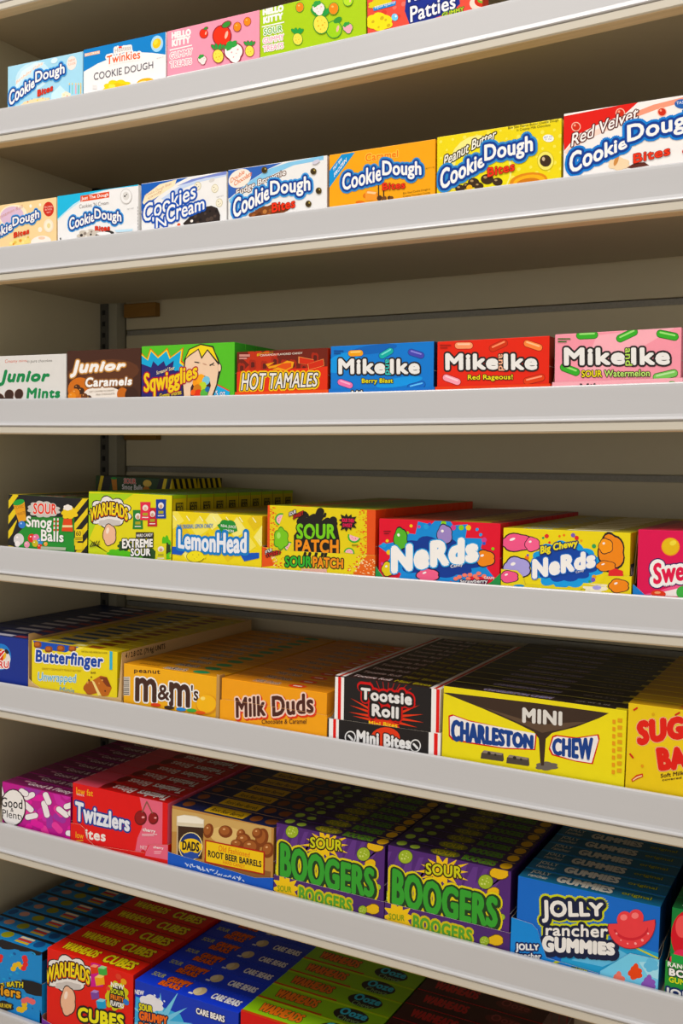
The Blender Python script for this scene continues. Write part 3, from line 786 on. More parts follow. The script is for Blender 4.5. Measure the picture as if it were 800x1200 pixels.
  ["p","b","#8CC4E4",[1.3,43.1,35.2,64.1,66.1,77,96.4,81.8,150.2,83.9,150.3,78.5,105.1,77.1,70.5,68.5,41.9,56.2,3.7,38.1]],
  ["e","b","#F1E6DA",[19.4,70.1,17.1,6.1,7.1,-10.9]],
  ["t","v","Double","#D8743A",[4.6,65.3,27.2,75.7,27.2,82,4.6,71.7],[],0.02,0.0,0.0],
  ["t","v","Chocolate","#D8743A",[10.4,60.3,39.1,71.8,39.1,78.9,10.3,67.4],[],0.02,0.0,0.0],
  ["t","v","Fudge Brownie","#F2EFEC",[13.9,43.6,92.7,64,92.6,73.5,13.8,55.2],[["#6A4A3A",1.1]],0.02,0,0.12],
  ["e","b","#E9E7E5",[122.7,16,12.7,-1.3,0.1,-10.9]],
  ["b","p","#7A4424",[64.4,19.4,28.3,3,0.1,-8.3],8,0.2],
  ["d","p","#9A5A30",[42.3,17.1,68.8,21.7,66.6,16.4],[3.6,-3]],
  ["d","p","#5E3218",[51.2,18,55.6,13.9,46.7,15.7],[3.6,-3]],
  ["d","p","#B87844",[60,20.8,79.7,26.1],[3.5,-3]],
  ["t","l","Cookie","#4E9AD8",[8.9,15.9,67.6,36.7,67.4,57.9,8.7,43.2],[["#4E9AD8",4.8]],0.03,0.0,0.0],
  ["t","l","Dough","#4E9AD8",[68.7,35.6,131,35,130.7,60.3,68.4,60.5],[["#4E9AD8",4.8]],0.03,0.0,0.0],
  ["t","l","Cookie","#F2EFEC",[8.9,15.9,67.6,36.7,67.4,57.9,8.7,43.2],[["#1C3F8C",2.6]],0.035,0.0,0.0],
  ["t","l","Dough","#F2EFEC",[68.7,35.6,131,35,130.7,60.3,68.4,60.5],[["#1C3F8C",2.6]],0.035,0.0,0.0],
  ["t","v","Bites","#E0421E",[71.5,17.8,107.8,21.2,107.6,34,71.3,30.7],[["#7A1E12",0.5]],0.05,0.0,0.0],
  ["e","p","#5A4A22",[59.5,76.4,4.8,-0.6,0,-4.4]],
  ["e","p","#3A2C14",[59.1,76,3.5,-0.4,0,-3.1]],
  ["e","p","#C0A860",[60.8,77.7,1.1,-0.1,0,-1.1]],
  ["e","p","#5A4A22",[135.4,65.2,4.6,-0.6,0,-4.3]],
  ["e","p","#3A2C14",[135,64.8,3.4,-0.4,0,-3.1]],
  ["e","p","#C0A860",[136.7,66.4,1,-0.1,0,-1.1]],
  ["e","p","#5A4A22",[143.5,39,4.6,-0.5,0.1,-4.3]],
  ["e","p","#3A2C14",[143.1,38.7,3.3,-0.4,0,-3.1]],
  ["e","p","#C0A860",[144.7,40.3,1,-0.1,0,-1.1]],
  ["e","p","#5A4A22",[128.1,23.6,4.6,-0.5,0,-4.4]],
  ["e","p","#3A2C14",[127.7,23.3,3.4,-0.4,0,-3.1]],
  ["e","p","#C0A860",[129.4,24.9,1.1,-0.1,0,-1.1]],
  ["e","p","#D0CCD8",[139.3,76.9,5.6,1.6,1.3,-2.4]],
  ["p","p","#4A4642",[157.2,74.6,158.4,74.5,158.3,79.3,157.1,79.4]],
  ["p","p","#4A4642",[157.2,67.5,158.5,67.3,158.4,72.1,157.2,72.3]],
  ["p","p","#4A4642",[157.3,60.3,158.6,60.2,158.5,65,157.3,65.1]],
  ["p","p","#4A4642",[157.4,53.2,158.7,53,158.6,57.8,157.4,58]],
  ["p","p","#4A4642",[157.5,46,158.7,45.8,158.7,50.7,157.4,50.8]],
  ["p","p","#4A4642",[157.6,38.8,158.8,38.7,158.8,43.5,157.5,43.7]],
  ["p","p","#4A4642",[157.7,31.6,158.9,31.5,158.9,36.3,157.6,36.5]],
  ["p","p","#4A4642",[157.8,24.5,159,24.3,158.9,29.2,157.7,29.3]],
  ["p","p","#4A4642",[157.9,17.3,159.1,17.2,159,22,157.8,22.1]],
 ],),
dict(
 k='caramel',s=2,x=-0.661,y=0.0125,z=1.8131,tilt=0.0082,W=150.5,H=83.4,T=22,n=1,c={'f': '#EBA51C', 't': '#EBA51C', 'r': '#D8921A'},
 art=[
  ["p","b","#2A8FCB",[-0.2,62.4,18.6,81.8,38.1,81.9,0.1,41.1]],
  ["t","v","TRY 'EM","#F2EFEC",[6,61.6,18.7,73.8,18.6,78,6,65.8],[],0.03,0.0,0.0],
  ["t","v","FROZEN","#F2EFEC",[7.9,53.7,25.7,71.9,25.6,77.2,7.8,59.1],[],0.03,0.0,0.0],
  ["t","v","Caramel","#E8821E",[53.4,67.4,99.3,68,99.2,76.5,53.2,78],[["#F3C25A",1]],0.04,0.0,0.0],
  ["p","p","#3A2A1C",[71.5,20,73.2,19.8,72.9,39.5,71.2,39.7]],
  ["p","p","#3A2A1C",[78.7,19.1,80.4,19,80.1,37.7,78.4,37.9]],
  ["b","p","#D87A2A",[60.8,24,9.6,-1.1,0.1,-5.7],5,0.2],
  ["p","p","#E89848",[53.3,29.6,58.6,31.2,69.3,27.7,70.5,17.2,53.4,18.2]],
  ["p","p","#F3C89A",[56.5,30.2,69.3,27.4,67.2,25.2,55.4,27.8]],
  ["e","p","#D8722A",[45.9,17.5,6.5,-0.7,0,-1.9]],
  ["d","p","#4A2E1A",[73.6,19.7,87.3,18.5],[3.8,-3.4]],
  ["d","p","#6A4424",[80,18.1,90.5,17.8],[3.8,-3.4]],
  ["t","v","Bite Sized Cookie Dough in","#7A5A1A",[106.7,19.7,143.3,21,143.3,24.3,106.6,23],[],0.0,0.0,0.0],
  ["t","v","Creamy Chocolate Coating","#7A5A1A",[106.7,16,143.4,17,143.4,19.9,106.7,19],[],0.0,0.0,0.0],
  ["t","v","NET WT 3.1 OZ","#7A5A1A",[137.3,47.8,148.9,48.1,148.9,49.8,137.2,49.4],[],0.0,0.0,0.0],
  ["t","l","Cookie","#3E86C4",[20,34.4,76.5,41,76.2,62.6,19.8,56.4],[["#3E86C4",4.7]],0.03,0.0,0.0],
  ["t","l","Dough","#3E86C4",[77.5,41.8,131.8,36.2,131.4,58.3,77.2,66.2],[["#3E86C4",4.7]],0.03,0.0,0.0],
  ["t","l","Cookie","#F2EFEC",[20,34.4,76.5,41,76.2,62.6,19.8,56.4],[["#1C3F8C",2.5]],0.035,0.0,0.0],
  ["t","l","Dough","#F2EFEC",[77.5,41.8,131.8,36.2,131.4,58.3,77.2,66.2],[["#1C3F8C",2.5]],0.035,0.0,0.0],
  ["t","v","Bites","#E0421E",[77.7,28.6,109.6,27.7,109.5,36.6,77.6,37.7],[["#7A1E12",0.5]],0.05,0.0,0.0],
 ],),
dict(
 k='peanut',s=2,x=-0.509,y=0.0125,z=1.8145,tilt=0.0097,W=157.5,H=85,T=22,n=1,c={'f': '#E6D21E', 't': '#E6D21E', 'r': '#D8C41A'},
 art=[
  ["d","b","#EEE26A",[5.3,78.9,13.4,67.9,5.7,58.9,13.8,47.9,6,38.9,14.1,27.9,6.4,18.9,21.1,79.4,29.1,68.4,21.5,59.5,29.5,48.6,21.8,39.6,29.9,28.7,22.2,19.7,36.7,79.9,44.7,69,37.1,60.1,45,49.2,37.5,40.4,45.4,29.5,37.8,20.5,52.2,80.4,60,69.5,52.5,60.7,60.4,49.9,52.9,41.1,60.8,30.3,53.3,21.4,67.4,80.8,75.2,70,67.8,61.3,75.6,50.5,68.2,41.7,76,31,68.6,22.2,82.5,81.3,90.2,70.5,82.9,61.9,90.6,51.2,83.3,42.4,91,31.7,83.7,23,97.4,81.8,105.1,71.1,97.8,62.5,105.5,51.8,98.2,43.1,105.9,32.5,98.6,23.7,112.2,82.2,119.7,71.6,112.6,63,120.1,52.4,113,43.8,120.6,33.2,113.4,24.5,126.8,82.7,134.3,72.1,127.2,63.6,134.7,53,127.6,44.4,135.1,33.9,128,25.3,141.2,83.1,148.6,72.6,141.6,64.1,149,53.6,142.1,45.1,149.5,34.6,142.5,26.1,155.5,83.6,162.8,73.1,155.9,64.7,163.3,54.2,156.4,45.7,163.7,35.3,156.8,26.8],[2,-1.9]],
  ["e","b","#F0E690",[57.3,41.1,37.4,8,14.9,-38.2]],
  ["e","b","#E9DA4A",[59.5,37.8,33.3,7.1,12.9,-33.2]],
  ["t","v","Peanut Butter","#F2EFE0",[9.3,47.3,77.3,73,77.1,84.3,9,60.2],[["#3A2C1C",1.4]],0.02,0.2,0.12],
  ["t","v","Bite Size Peanut Butter Cookie Dough","#3A3A1A",[92.1,80.5,153.5,81.1,153.4,84.6,92.1,84.6],[],0.0,0.0,0.0],
  ["t","v","in Creamy Milk Chocolate","#3A3A1A",[102.8,76.6,143.8,77,143.7,80.6,102.7,80.6],[],0.0,0.0,0.0],
  ["e","p","#F3F1E8",[141.6,63.9,6.6,-1.5,-0.3,-4.3]],
  ["t","v","NET WT","#3A5AA0",[136.5,64.6,146.8,64.2,146.7,66.4,136.4,66.8],[],0.0,0.0,0.0],
  ["t","v","3.1 OZ","#3A5AA0",[137.6,62.1,145.4,61.8,145.3,63.8,137.5,64.1],[],0.0,0.0,0.0],
  ["e","p","#C9B830",[138.5,38.2,10.3,-1.3,0.3,-11.5]],
  ["e","p","#EFE27A",[138.5,38.2,9.5,-1.2,0.2,-10.7]],
  ["e","p","#3A2A1A",[138.5,38.2,7,-0.9,0.2,-7]],
  ["e","p","#C8B090",[136,40.6,1.9,-0.2,0.1,-2.4]],
  ["e","p","#D88A20",[117.8,17.4,23,0.3,1.6,-9.7]],
  ["e","p","#F0B030",[118.8,16.3,19.6,0.2,1.3,-8.1]],
  ["e","p","#C87A28",[117.8,15.4,14.4,0.2,0.9,-5.3]],
  ["e","p","#3A2818",[66.3,25.7,8.3,-1,0.1,-6.2]],
  ["e","p","#A88A60",[63.8,28.3,2.5,-0.3,0,-1.6]],
  ["e","p","#3A2818",[79.4,21,6.5,-0.8,0.1,-4.9]],
  ["e","p","#A88A60",[77.4,23.1,1.9,-0.2,0,-1.2]],
  ["e","p","#3A2818",[48.8,23.7,7.5,-0.9,0.1,-5.6]],
  ["e","p","#A88A60",[46.5,26.1,2.3,-0.3,0,-1.4]],
  ["e","p","#3A2818",[31.2,18.7,6.3,-0.7,0.1,-4.6]],
  ["e","p","#A88A60",[29.3,20.6,1.9,-0.2,0,-1.2]],
  ["e","p","#3A2818",[55.5,18.8,6.1,-0.7,0.1,-4.6]],
  ["e","p","#A88A60",[53.6,20.8,1.8,-0.2,0,-1.1]],
  ["e","p","#3A2818",[40,20.7,4.9,-0.6,0.1,-3.6]],
  ["e","p","#A88A60",[38.5,22.2,1.5,-0.2,0,-0.9]],
  ["d","p","#E8B030",[43.4,18.2],[4,-3.7]],
  ["t","l","Cookie","#3E86C4",[5.2,18.6,62.7,41.4,62.4,58.8,4.8,44.7],[["#3E86C4",5.6]],0.03,0.0,0.0],
  ["t","l","Dough","#3E86C4",[62.7,41.4,123.4,45.6,122.9,70.5,62.3,66.9],[["#3E86C4",5.6]],0.03,0.0,0.0],
  ["t","l","Cookie","#F2EFEC",[5.2,18.6,62.7,41.4,62.4,58.8,4.8,44.7],[["#1C3F8C",3]],0.035,0.0,0.0],
  ["t","l","Dough","#F2EFEC",[62.7,41.4,123.4,45.6,122.9,70.5,62.3,66.9],[["#1C3F8C",3]],0.035,0.0,0.0],
  ["t","v","Bites","#E0421E",[66.7,27.7,101,31.5,100.8,42.6,66.5,38.9],[["#7A1E12",0.5]],0.05,0.0,0.0],
 ],),
dict(
 k='velvet',s=2,x=-0.3495,y=0.0125,z=1.8161,tilt=0.0112,W=155,H=89.4,T=22,n=1,c={'f': '#EFEAE6', 't': '#EFEAE6', 'r': '#E0DAD6'},
 art=[
  ["p","b","#D7332E",[-2,86.6,86.3,90.1,70.6,78.3,38,70.6,15.9,62.9,1.1,46.7]],
  ["p","b","#E99A80",[67.1,75.3,102.4,84,143.6,88,143.7,82.8,106,78.2,77.9,71.9,45.6,62.3]],
  ["p","b","#F4D4C6",[1.2,44.8,15.9,61.1,45.4,67.4,77.9,72.7,63.7,66.8,27.2,55.8,5,42.5]],
  ["e","p","#F0B8A4",[14.9,72.6,5.6,-0.8,0.1,-5.5]],
  ["e","p","#C83A24",[14.9,72.6,4.5,-0.7,0.1,-4.4]],
  ["e","p","#F0A488",[13.4,74.4,1.3,-0.2,0,-1.3]],
  ["e","p","#F0B8A4",[65.7,80.5,5.4,-0.8,0.1,-5.4]],
  ["e","p","#C83A24",[65.7,80.5,4.3,-0.7,0.1,-4.3]],
  ["e","p","#F0A488",[64.2,82.3,1.3,-0.2,0,-1.3]],
  ["e","p","#F0B8A4",[112,74.5,5.2,-0.8,0.1,-5.3]],
  ["e","p","#C83A24",[112,74.5,4.2,-0.6,0.1,-4.2]],
  ["e","p","#F0A488",[110.6,76.3,1.2,-0.2,0,-1.2]],
  ["t","v","Red Velvet","#F3ECE8",[9.6,50.1,85.9,71.5,85.6,84.9,9.3,64.4],[["#5A2420",1.3]],0.02,0.15,0.06],
  ["b","p","#EBD0AC",[64.7,23.6,10.9,-1.4,0.2,-6.5],6,0.2],
  ["e","p","#C88A50",[61.9,27.6,2.1,-1,-2.1,-5.8]],
  ["p","p","#5A2A20",[73.9,17.9,82.7,22.1,93.4,21.6,98.8,17.4,79.3,16.7]],
  ["e","p","#2E5FA8",[133.6,80,8.2,-1.3,0.1,-5.2]],
  ["t","v","TASTE","#F2EFEC",[127.6,80.1,140.4,80.2,140.3,83.3,127.5,83.2],[],0.0,0.0,0.0],
  ["t","l","Cookie","#2E7CCB",[7.9,18.2,74.2,40.3,73.9,53.7,7.3,44],[["#2E7CCB",5.5]],0.03,0.0,0.0],
  ["t","l","Dough","#2E7CCB",[74.2,40.3,151.4,48.7,150.8,73,73.6,65.4],[["#2E7CCB",5.5]],0.03,0.0,0.0],
  ["t","l","Cookie","#F2EFEC",[7.9,18.2,74.2,40.3,73.9,53.7,7.3,44],[["#1C3F8C",2.9]],0.035,0.0,0.0],
  ["t","l","Dough","#F2EFEC",[74.2,40.3,151.4,48.7,150.8,73,73.6,65.4],[["#1C3F8C",2.9]],0.035,0.0,0.0],
  ["t","v","Bites","#E0421E",[81.3,21.4,121.7,25.8,121.4,36.4,81.1,32.2],[["#7A1E12",0.5]],0.05,0.0,0.0],
  ["e","p","#C83A24",[137.6,27.2,3.1,-0.4,0.1,-3.2]],
 ],),
dict(
 k='mints',s=3,x=-1.272,y=0.0125,z=1.5742,tilt=-0.008,W=158.5,H=80.8,T=22,n=1,c={'f': '#D9D6D2', 't': '#D9D6D2', 'r': '#D9D6D2'},
 art=[
  ["t","v","Creamy mints","#C8604A",[31.7,68.1,78.5,69.4,78.5,74.4,31.7,75.3],[],0,0.1,0.0],
  ["t","v","in pure chocolate","#5A544E",[78.5,67.6,129.9,68.1,130,73.4,78.5,73.8],[],0,0.1,0.0],
  ["t","l","Junior","#178048",[18.6,33.3,125.9,34.4,126,56.5,18.8,59.8],[["#EDEBE8",0.4]],0.085,0.22,0.0],
  ["t","l","Mints","#178048",[77.2,13.1,146.8,13.7,146.9,29,77.3,30.7],[["#EDEBE8",0.4]],0.09,0.1,0.0],
  ["e","p","#8A6450",[40.6,20.2,9.7,-2,-2.9,-7.8]],
  ["e","p","#3A2218",[40.6,20.2,8.9,-1.8,-2.7,-7.3]],
  ["e","p","#8A6450",[61.4,20.7,9,-1.9,-3,-8.1]],
  ["e","p","#3A2218",[61.4,20.7,8.2,-1.7,-2.8,-7.5]],
  ["e","p","#8A6450",[16.8,17.4,12.8,-2.6,-2.1,-5.7]],
  ["e","p","#3A2218",[16.8,17.4,12,-2.5,-1.9,-5.1]],
  ["p","p","#3A2218",[8.4,13.7,49.8,13.3,49.8,15.6,8.4,15.9]],
 ],),
dict(
 k='nougat',s=3,x=-1.112,y=0.0125,z=1.5732,tilt=-0.0049,W=141.5,H=84.8,T=22,n=1,c={'f': '#43261A', 't': '#3A2016', 'r': '#38201A'},
 art=[
  ["e","b","#5A3420",[69.4,50.2,69.1,3.1,2.2,-19.9]],
  ["e","b","#C8701E",[25.9,26,24.1,-0.4,0,-18.5]],
  ["e","b","#EDE3D8",[69.4,18.6,36.1,-0.5,0,-11.7]],
  ["e","b","#C06A20",[107.6,18.1,10.5,-0.1,0,-9.9]],
  ["e","b","#3A2016",[124.4,16.2,12.4,-0.2,0,-11.5]],
  ["t","l","Junior","#F2EFEC",[6.4,44,113.9,50.8,113.9,66.4,6.5,71.1],[["#C08A4A",2]],0.075,0.22,0.0],
  ["t","l","Caramels","#F2EFEC",[36.5,29.1,125.4,30.9,125.4,43.2,36.5,44.3],[["#8A5A2E",2]],0.07,0.12,0.0],
  ["e","p","#4A2814",[20.4,29.4,6.2,-0.1,0,-4.7]],
  ["e","p","#E0A868",[18.5,31.3,1.2,0,0,-0.7]],
  ["e","p","#3A2010",[28.1,24.2,6.6,-0.1,0,-5.1]],
  ["e","p","#E0A868",[26.1,26.3,1.3,0,0,-0.8]],
  ["e","p","#D07A22",[17,21,8.8,-0.1,0,-6.8]],
  ["e","p","#E0A868",[14.4,23.8,1.8,0,0,-1]],
  ["e","p","#6A3A1C",[34.7,15.7,6.6,-0.1,0,-5]],
  ["e","p","#E0A868",[32.7,17.8,1.3,0,0,-0.8]],
  ["e","p","#E08A2A",[10.4,16,8,-0.1,0,-6.1]],
  ["e","p","#E0A868",[8,18.5,1.6,0,0,-0.9]],
  ["e","p","#4A2814",[43.4,13.1,5.7,-0.1,0,-4.4]],
  ["e","p","#E0A868",[41.7,14.9,1.1,0,0,-0.7]],
  ["t","v","SOFT CARAMELS IN CREAMY","#8A7A6A",[44.5,21.5,92.5,22.9,92.5,25.2,44.5,23.8],[],0.0,0.0,0.0],
  ["t","v","MILK CHOCOLATE","#8A7A6A",[57.6,16.8,92.9,18,92.9,20.6,57.6,19.4],[],0.0,0.0,0.0],
 ],),
dict(
 k='worms',s=3,x=-0.9695,y=0.0125,z=1.5727,tilt=-0.0017,W=162.5,H=86.8,T=27.2,n=7,c={'f': '#5CB83A', 't': '#3E9A30', 'r': '#3F9A34'},
 art=[
  ["p","b","#D8442E",[-0.9,78.2,10,69.2,16.2,83.8,30.1,72.2,46.8,83.1,52.9,70.2,75.4,82.8,72.5,63.5,90.4,50.9,75.7,23.5,84.7,6.4,-0.8,7.6]],
  ["p","b","#EAD23A",[-0.9,76.6,10.8,67.9,16.7,81.9,30.1,70.8,46.2,81.3,52,68.9,73.6,80.9,70.8,62.5,88.1,50.4,73.9,24.1,82.6,6.5,-0.8,7.6]],
  ["p","b","#2FA4D0",[-0.9,74.1,12,65.9,17.6,79,30.1,68.6,45.2,78.4,50.7,66.9,71,78.2,68.3,60.8,84.5,49.5,71.2,24.8,79.3,6.5,-0.8,7.6]],
  ["p","b","#2B2566",[-0.9,61.8,17.7,55.9,21.5,64.9,30.1,57.8,40.5,64.6,44.3,56.6,58.4,64.5,56.6,52.5,67.8,44.7,58.5,27.6,64.2,6.7,-0.8,7.6]],
  ["p","b","#2B2566",[-0.8,7.6,-0.8,25,17.8,44.4,66.6,50.4,84.6,30.6,75.7,6.6]],
  ["p","p","#26201E",[75.1,10.2,72.7,30.9,77,67,87.3,79.9,105,85.7,125.3,80.9,135.5,65.1,140.5,50.7,134.3,29.5,125.8,9.5]],
  ["p","p","#E9C9AC",[77.2,10.2,75,30.8,79.1,64.5,88.8,77.4,105,82.8,123.9,78.6,133.2,64,135.6,49.7,132,29.6,123.4,9.5]],
  ["p","p","#26201E",[75.5,63.4,84.4,80,104.9,86.7,126.8,82.5,137.6,53.2,131.2,60.5,116.7,76.4,106.5,64.9,100.6,78.2,84.4,69.2]],
  ["p","p","#EBD22E",[79.1,67,85.8,78.8,105,84.8,124.8,80.7,134.7,60.4,129.8,65.3,116.7,78.8,107.1,68.4,101.5,80.1,85.9,72]],
  ["p","p","#26201E",[96.3,60.4,105.7,58.4,96.9,62]],
  ["p","p","#26201E",[105.1,60.8,93.9,62.1,95.1,60.2]],
  ["p","p","#26201E",[119.7,56.1,128.4,60.1,127.8,58.2,121.2,54.6]],
  ["p","p","#26201E",[118.5,57.6,129,54.9,128.4,56.3]],
  ["e","p","#C89A80",[112.1,57.7,3.8,-1.3,-0.4,-0.9]],
  ["e","p","#26201E",[137.6,52,3.4,-0.1,0,-6.2]],
  ["e","p","#E9C9AC",[137,52,2.6,-0.1,0,-5.2]],
  ["p","p","#3A1C1C",[87.6,10,88.2,25.7,96.4,37.6,108.1,43.3,119.8,38.2,122.8,27.4,117,13.2,114.1,9.6]],
  ["e","p","#EE9A2E",[97.9,32.7,6.1,-1.9,-2.6,-5.9]],
  ["e","p","#F0A63A",[105.2,37.4,6.6,-2.1,-2.9,-6.4]],
  ["e","p","#7CC0D8",[114.6,34.7,6,-1.9,-2.6,-5.9]],
  ["e","p","#B8D04A",[108.8,27.2,6,-1.9,-2.6,-5.9]],
  ["e","p","#C87A2A",[99.4,23.1,6.6,-2.1,-2.9,-6.5]],
  ["e","p","#D8402E",[100.9,15.4,7.2,-2.3,-3.1,-7]],
  ["e","p","#5AAE4A",[111.2,16.9,6,-1.9,-2.6,-5.9]],
  ["e","p","#2E6AA0",[117,22.7,3.8,-1.2,-1.7,-3.7]],
  ["e","p","#E8622E",[92.1,18.4,3.9,-1.2,-1.7,-3.8]],
  ["t","v","Screamin' Sour","#E8D8B0",[27.7,45.3,60,51.8,59.9,57.6,27.7,50.7],[],0.02,0.0,0.0],
  ["t","v","Gummi Worms","#EAD23A",[33.3,10.8,72.1,16.3,72.1,23.6,33.3,17.7],[["#4A1C3A",0.7]],0.02,0.0,0.0],
  ["t","l","Sqwigglies","#EAC824",[4.8,11.3,99.9,32.7,99.8,61.5,4.8,48.4],[["#A81E3A",1.7]],0.03,0,-0.1],
  ["p","p","#3AA8D8",[125.8,9.5,134.3,27.2,154.4,18.5,154.5,9]],
  ["p","p","#D85A3A",[134.3,29.5,155,20.1,155,18.2,134.3,27.2]],
  ["t","v","5 oz","#F2EFEC",[131,12.9,147.3,13.2,147.3,21.2,130.9,20.1],[["#1A5A9A",0.7]],0.02,0.0,0.0],
 ],
 side=[
  ["p","b","#6A3A24",[5.4,13,16.3,13,16.3,18.2,5.4,18.2]],
  ["p","b","#2A4A24",[8.2,21.7,19,21.7,19,26.9,8.2,26.9]],
  ["p","b","#6A3A24",[10.9,30.4,21.8,30.4,21.8,35.6,10.9,35.6]],
  ["p","b","#2A4A24",[5.4,39.1,16.3,39.1,16.3,44.3,5.4,44.3]],
  ["p","b","#6A3A24",[8.2,47.7,19,47.7,19,53,8.2,53]],
  ["p","b","#2A4A24",[10.9,56.4,21.8,56.4,21.8,61.6,10.9,61.6]],
  ["p","b","#6A3A24",[5.4,65.1,16.3,65.1,16.3,70.3,5.4,70.3]],
 ],),
dict(
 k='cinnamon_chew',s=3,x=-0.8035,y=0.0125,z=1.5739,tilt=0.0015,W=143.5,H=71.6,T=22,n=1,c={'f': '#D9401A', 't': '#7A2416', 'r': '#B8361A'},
 art=[
  ["p","b","#6A2418",[-1.1,72.2,145.7,71.4,146,46.5,107.1,44.1,61.6,43.6,-0.9,44.6]],
  ["s","b","#B83A1C",[39.3,52.8,30.9,-1,0.2,-26.4],0.68,11,0],
  ["b","b","#A03018",[7.8,49.1,5.5,-0.2,0,-6.5],4,0.3],
  ["b","b","#5A1E16",[8.2,49,2.7,-0.1,0,-3.4],4,0.3],
  ["b","b","#A03018",[25.9,53.2,5.4,-0.2,0.1,-6.4],4,0.3],
  ["b","b","#5A1E16",[26.3,53.2,2.7,-0.1,0,-3.4],4,0.3],
  ["b","b","#A03018",[44.9,50.7,5.3,-0.2,0.1,-6.4],4,0.3],
  ["b","b","#5A1E16",[45.3,50.7,2.7,-0.1,0,-3.4],4,0.3],
  ["b","b","#A03018",[61.4,55.8,5.3,-0.2,0.1,-6.4],4,0.3],
  ["b","b","#5A1E16",[61.9,55.8,2.6,-0.1,0,-3.4],4,0.3],
  ["b","b","#A03018",[76.8,51.5,5.2,-0.2,0.1,-6.3],4,0.3],
  ["b","b","#5A1E16",[77.2,51.5,2.6,-0.1,0,-3.3],4,0.3],
  ["b","b","#A03018",[89.8,51.1,5.2,-0.2,0.1,-6.3],4,0.3],
  ["b","b","#5A1E16",[90.2,51.1,2.6,-0.1,0,-3.3],4,0.3],
  ["b","b","#A03018",[107.1,45,5.1,-0.2,0.1,-6.3],4,0.3],
  ["b","b","#5A1E16",[107.5,45,2.6,-0.1,0,-3.3],4,0.3],
  ["b","b","#A03018",[123.9,59.1,5.1,-0.2,0.1,-6.2],4,0.3],
  ["b","b","#5A1E16",[124.3,59.1,2.5,-0.1,0,-3.3],4,0.3],
  ["b","b","#A03018",[134.6,42.3,5,-0.2,0.1,-6.2],4,0.3],
  ["b","b","#5A1E16",[135,42.3,2.5,-0.1,0,-3.3],4,0.3],
  ["p","b","#D9401A",[-0.9,43.6,14.6,46,59.3,45.6,107,45.9,146,47.4,146.4,11,-0.6,12.1]],
  ["t","v","#1","#E8C03A",[32.9,64.3,38.3,64.5,38.3,69,32.9,68.8],[],0.03,0.0,0.0],
  ["t","v","CINNAMON FLAVORED CANDY","#EADFD0",[38.3,64.1,105.1,65,105.1,67.7,38.3,66.9],[],0.02,0.0,0.0],
  ["t","v","AMERICA'S","#D8A83A",[39.2,67.5,59.1,67.8,59.1,70.1,39.2,69.7],[],0.02,0.0,0.0],
  ["p","p","#C88A80",[4.2,65,21.7,64.3,21.7,67.6,4.2,68.2]],
  ["p","p","#C88A80",[4.3,61.6,16.8,61.1,16.7,63.4,4.2,63.8]],
  ["p","p","#E8A02E",[47.1,53.5,61.4,55.8,50.5,49.6,72.4,53.5,81.1,57,91.9,54.7,89.9,47.4,79.1,43.1,57.1,45.6,68.1,49,52.7,47.1]],
  ["p","p","#D85A1E",[63.7,49.2,74.6,53.5,87.6,53.9,87.7,48.4,79,44.9]],
  ["p","p","#F0A060",[98.7,61.8,122,56.9,123.9,48.8,98.8,52.6]],
  ["p","p","#C83A1A",[100,60.9,122.2,56.4,124,49,100.1,52.6]],
  ["p","p","#F0A060",[112.7,51.2,137,57.4,138.2,48.3,114.6,43]],
  ["p","p","#C83A1A",[113.4,51.2,136.5,56.8,137.6,48.6,115.2,43.8]],
  ["t","l","HOT TAMALES","#E8C22E",[6.9,18,130.2,20.5,130,39.7,6.7,42.8],[["#E8C22E",3]],0.03,0.25,0.0],
  ["t","l","HOT TAMALES","#E9E4DC",[7.5,18.4,129.6,20.9,129.4,39.5,7.4,42.4],[["#2A1612",1.3]],0.02,0.25,0.0],
 ],
 side=[
  ["p","b","#3A2018",[5.5,7.2,13.2,7.2,13.2,14.3,5.5,14.3]],
  ["p","b","#3A2018",[5.5,19.3,13.2,19.3,13.2,26.5,5.5,26.5]],
  ["p","b","#3A2018",[5.5,31.5,13.2,31.5,13.2,38.7,5.5,38.7]],
  ["p","b","#3A2018",[5.5,43.7,13.2,43.7,13.2,50.9,5.5,50.9]],
  ["p","b","#3A2018",[5.5,55.9,13.2,55.9,13.2,63,5.5,63]],
 ],
 tray=dict(x0=-0.8055,w=147,prof=[[0,17.5],[147,17.9]],col="#E2561E",inside="#8A6A4A",out="#E2561E",sideh=50,depth=50,art=[
 ]),),
dict(
 k='berry',s=3,x=-0.656,y=0.0125,z=1.5743,tilt=0.0046,W=147.5,H=73.2,T=22,n=1,c={'f': '#1478C8', 't': '#1478C8', 'r': '#1A2A50'},
 art=[
  ["e","b","#2A94DC",[17.4,51.3,24.6,7,4.7,-11.1]],
  ["e","b","#2A94DC",[99.5,23.7,32.5,4.3,1.2,-5.6]],
  ["e","b","#0E62B0",[62.9,66.9,33.5,2.8,1,-5.7]],
  ["c","p","#0E4A90",[30.5,62.9,43.6,62.9,5.2,-0.2,0.1,-4.6],-0.04],
  ["c","p","#E8A030",[30.5,62.9,43.6,62.9,4.3,-0.2,0.1,-3.9],-0.04],
  ["c","p","#F8D080",[30.5,64.5,43.5,64.4,1.1,0,0,-1],-0.04],
  ["c","p","#0E4A90",[75.3,58.1,86.9,63.8,5,-0.2,0.1,-4.6],-0.53],
  ["c","p","#2AA8A0",[75.3,58.1,86.9,63.8,4.2,-0.2,0.1,-3.8],-0.53],
  ["c","p","#80DCD0",[75.2,59.7,86.9,65.3,1.1,0,0,-0.9],-0.53],
  ["c","p","#0E4A90",[116.1,60.8,129.5,56.4,4.9,-0.2,0.1,-4.5],0.31],
  ["c","p","#4A48A8",[116.1,60.8,129.5,56.4,4.1,-0.2,0.1,-3.7],0.31],
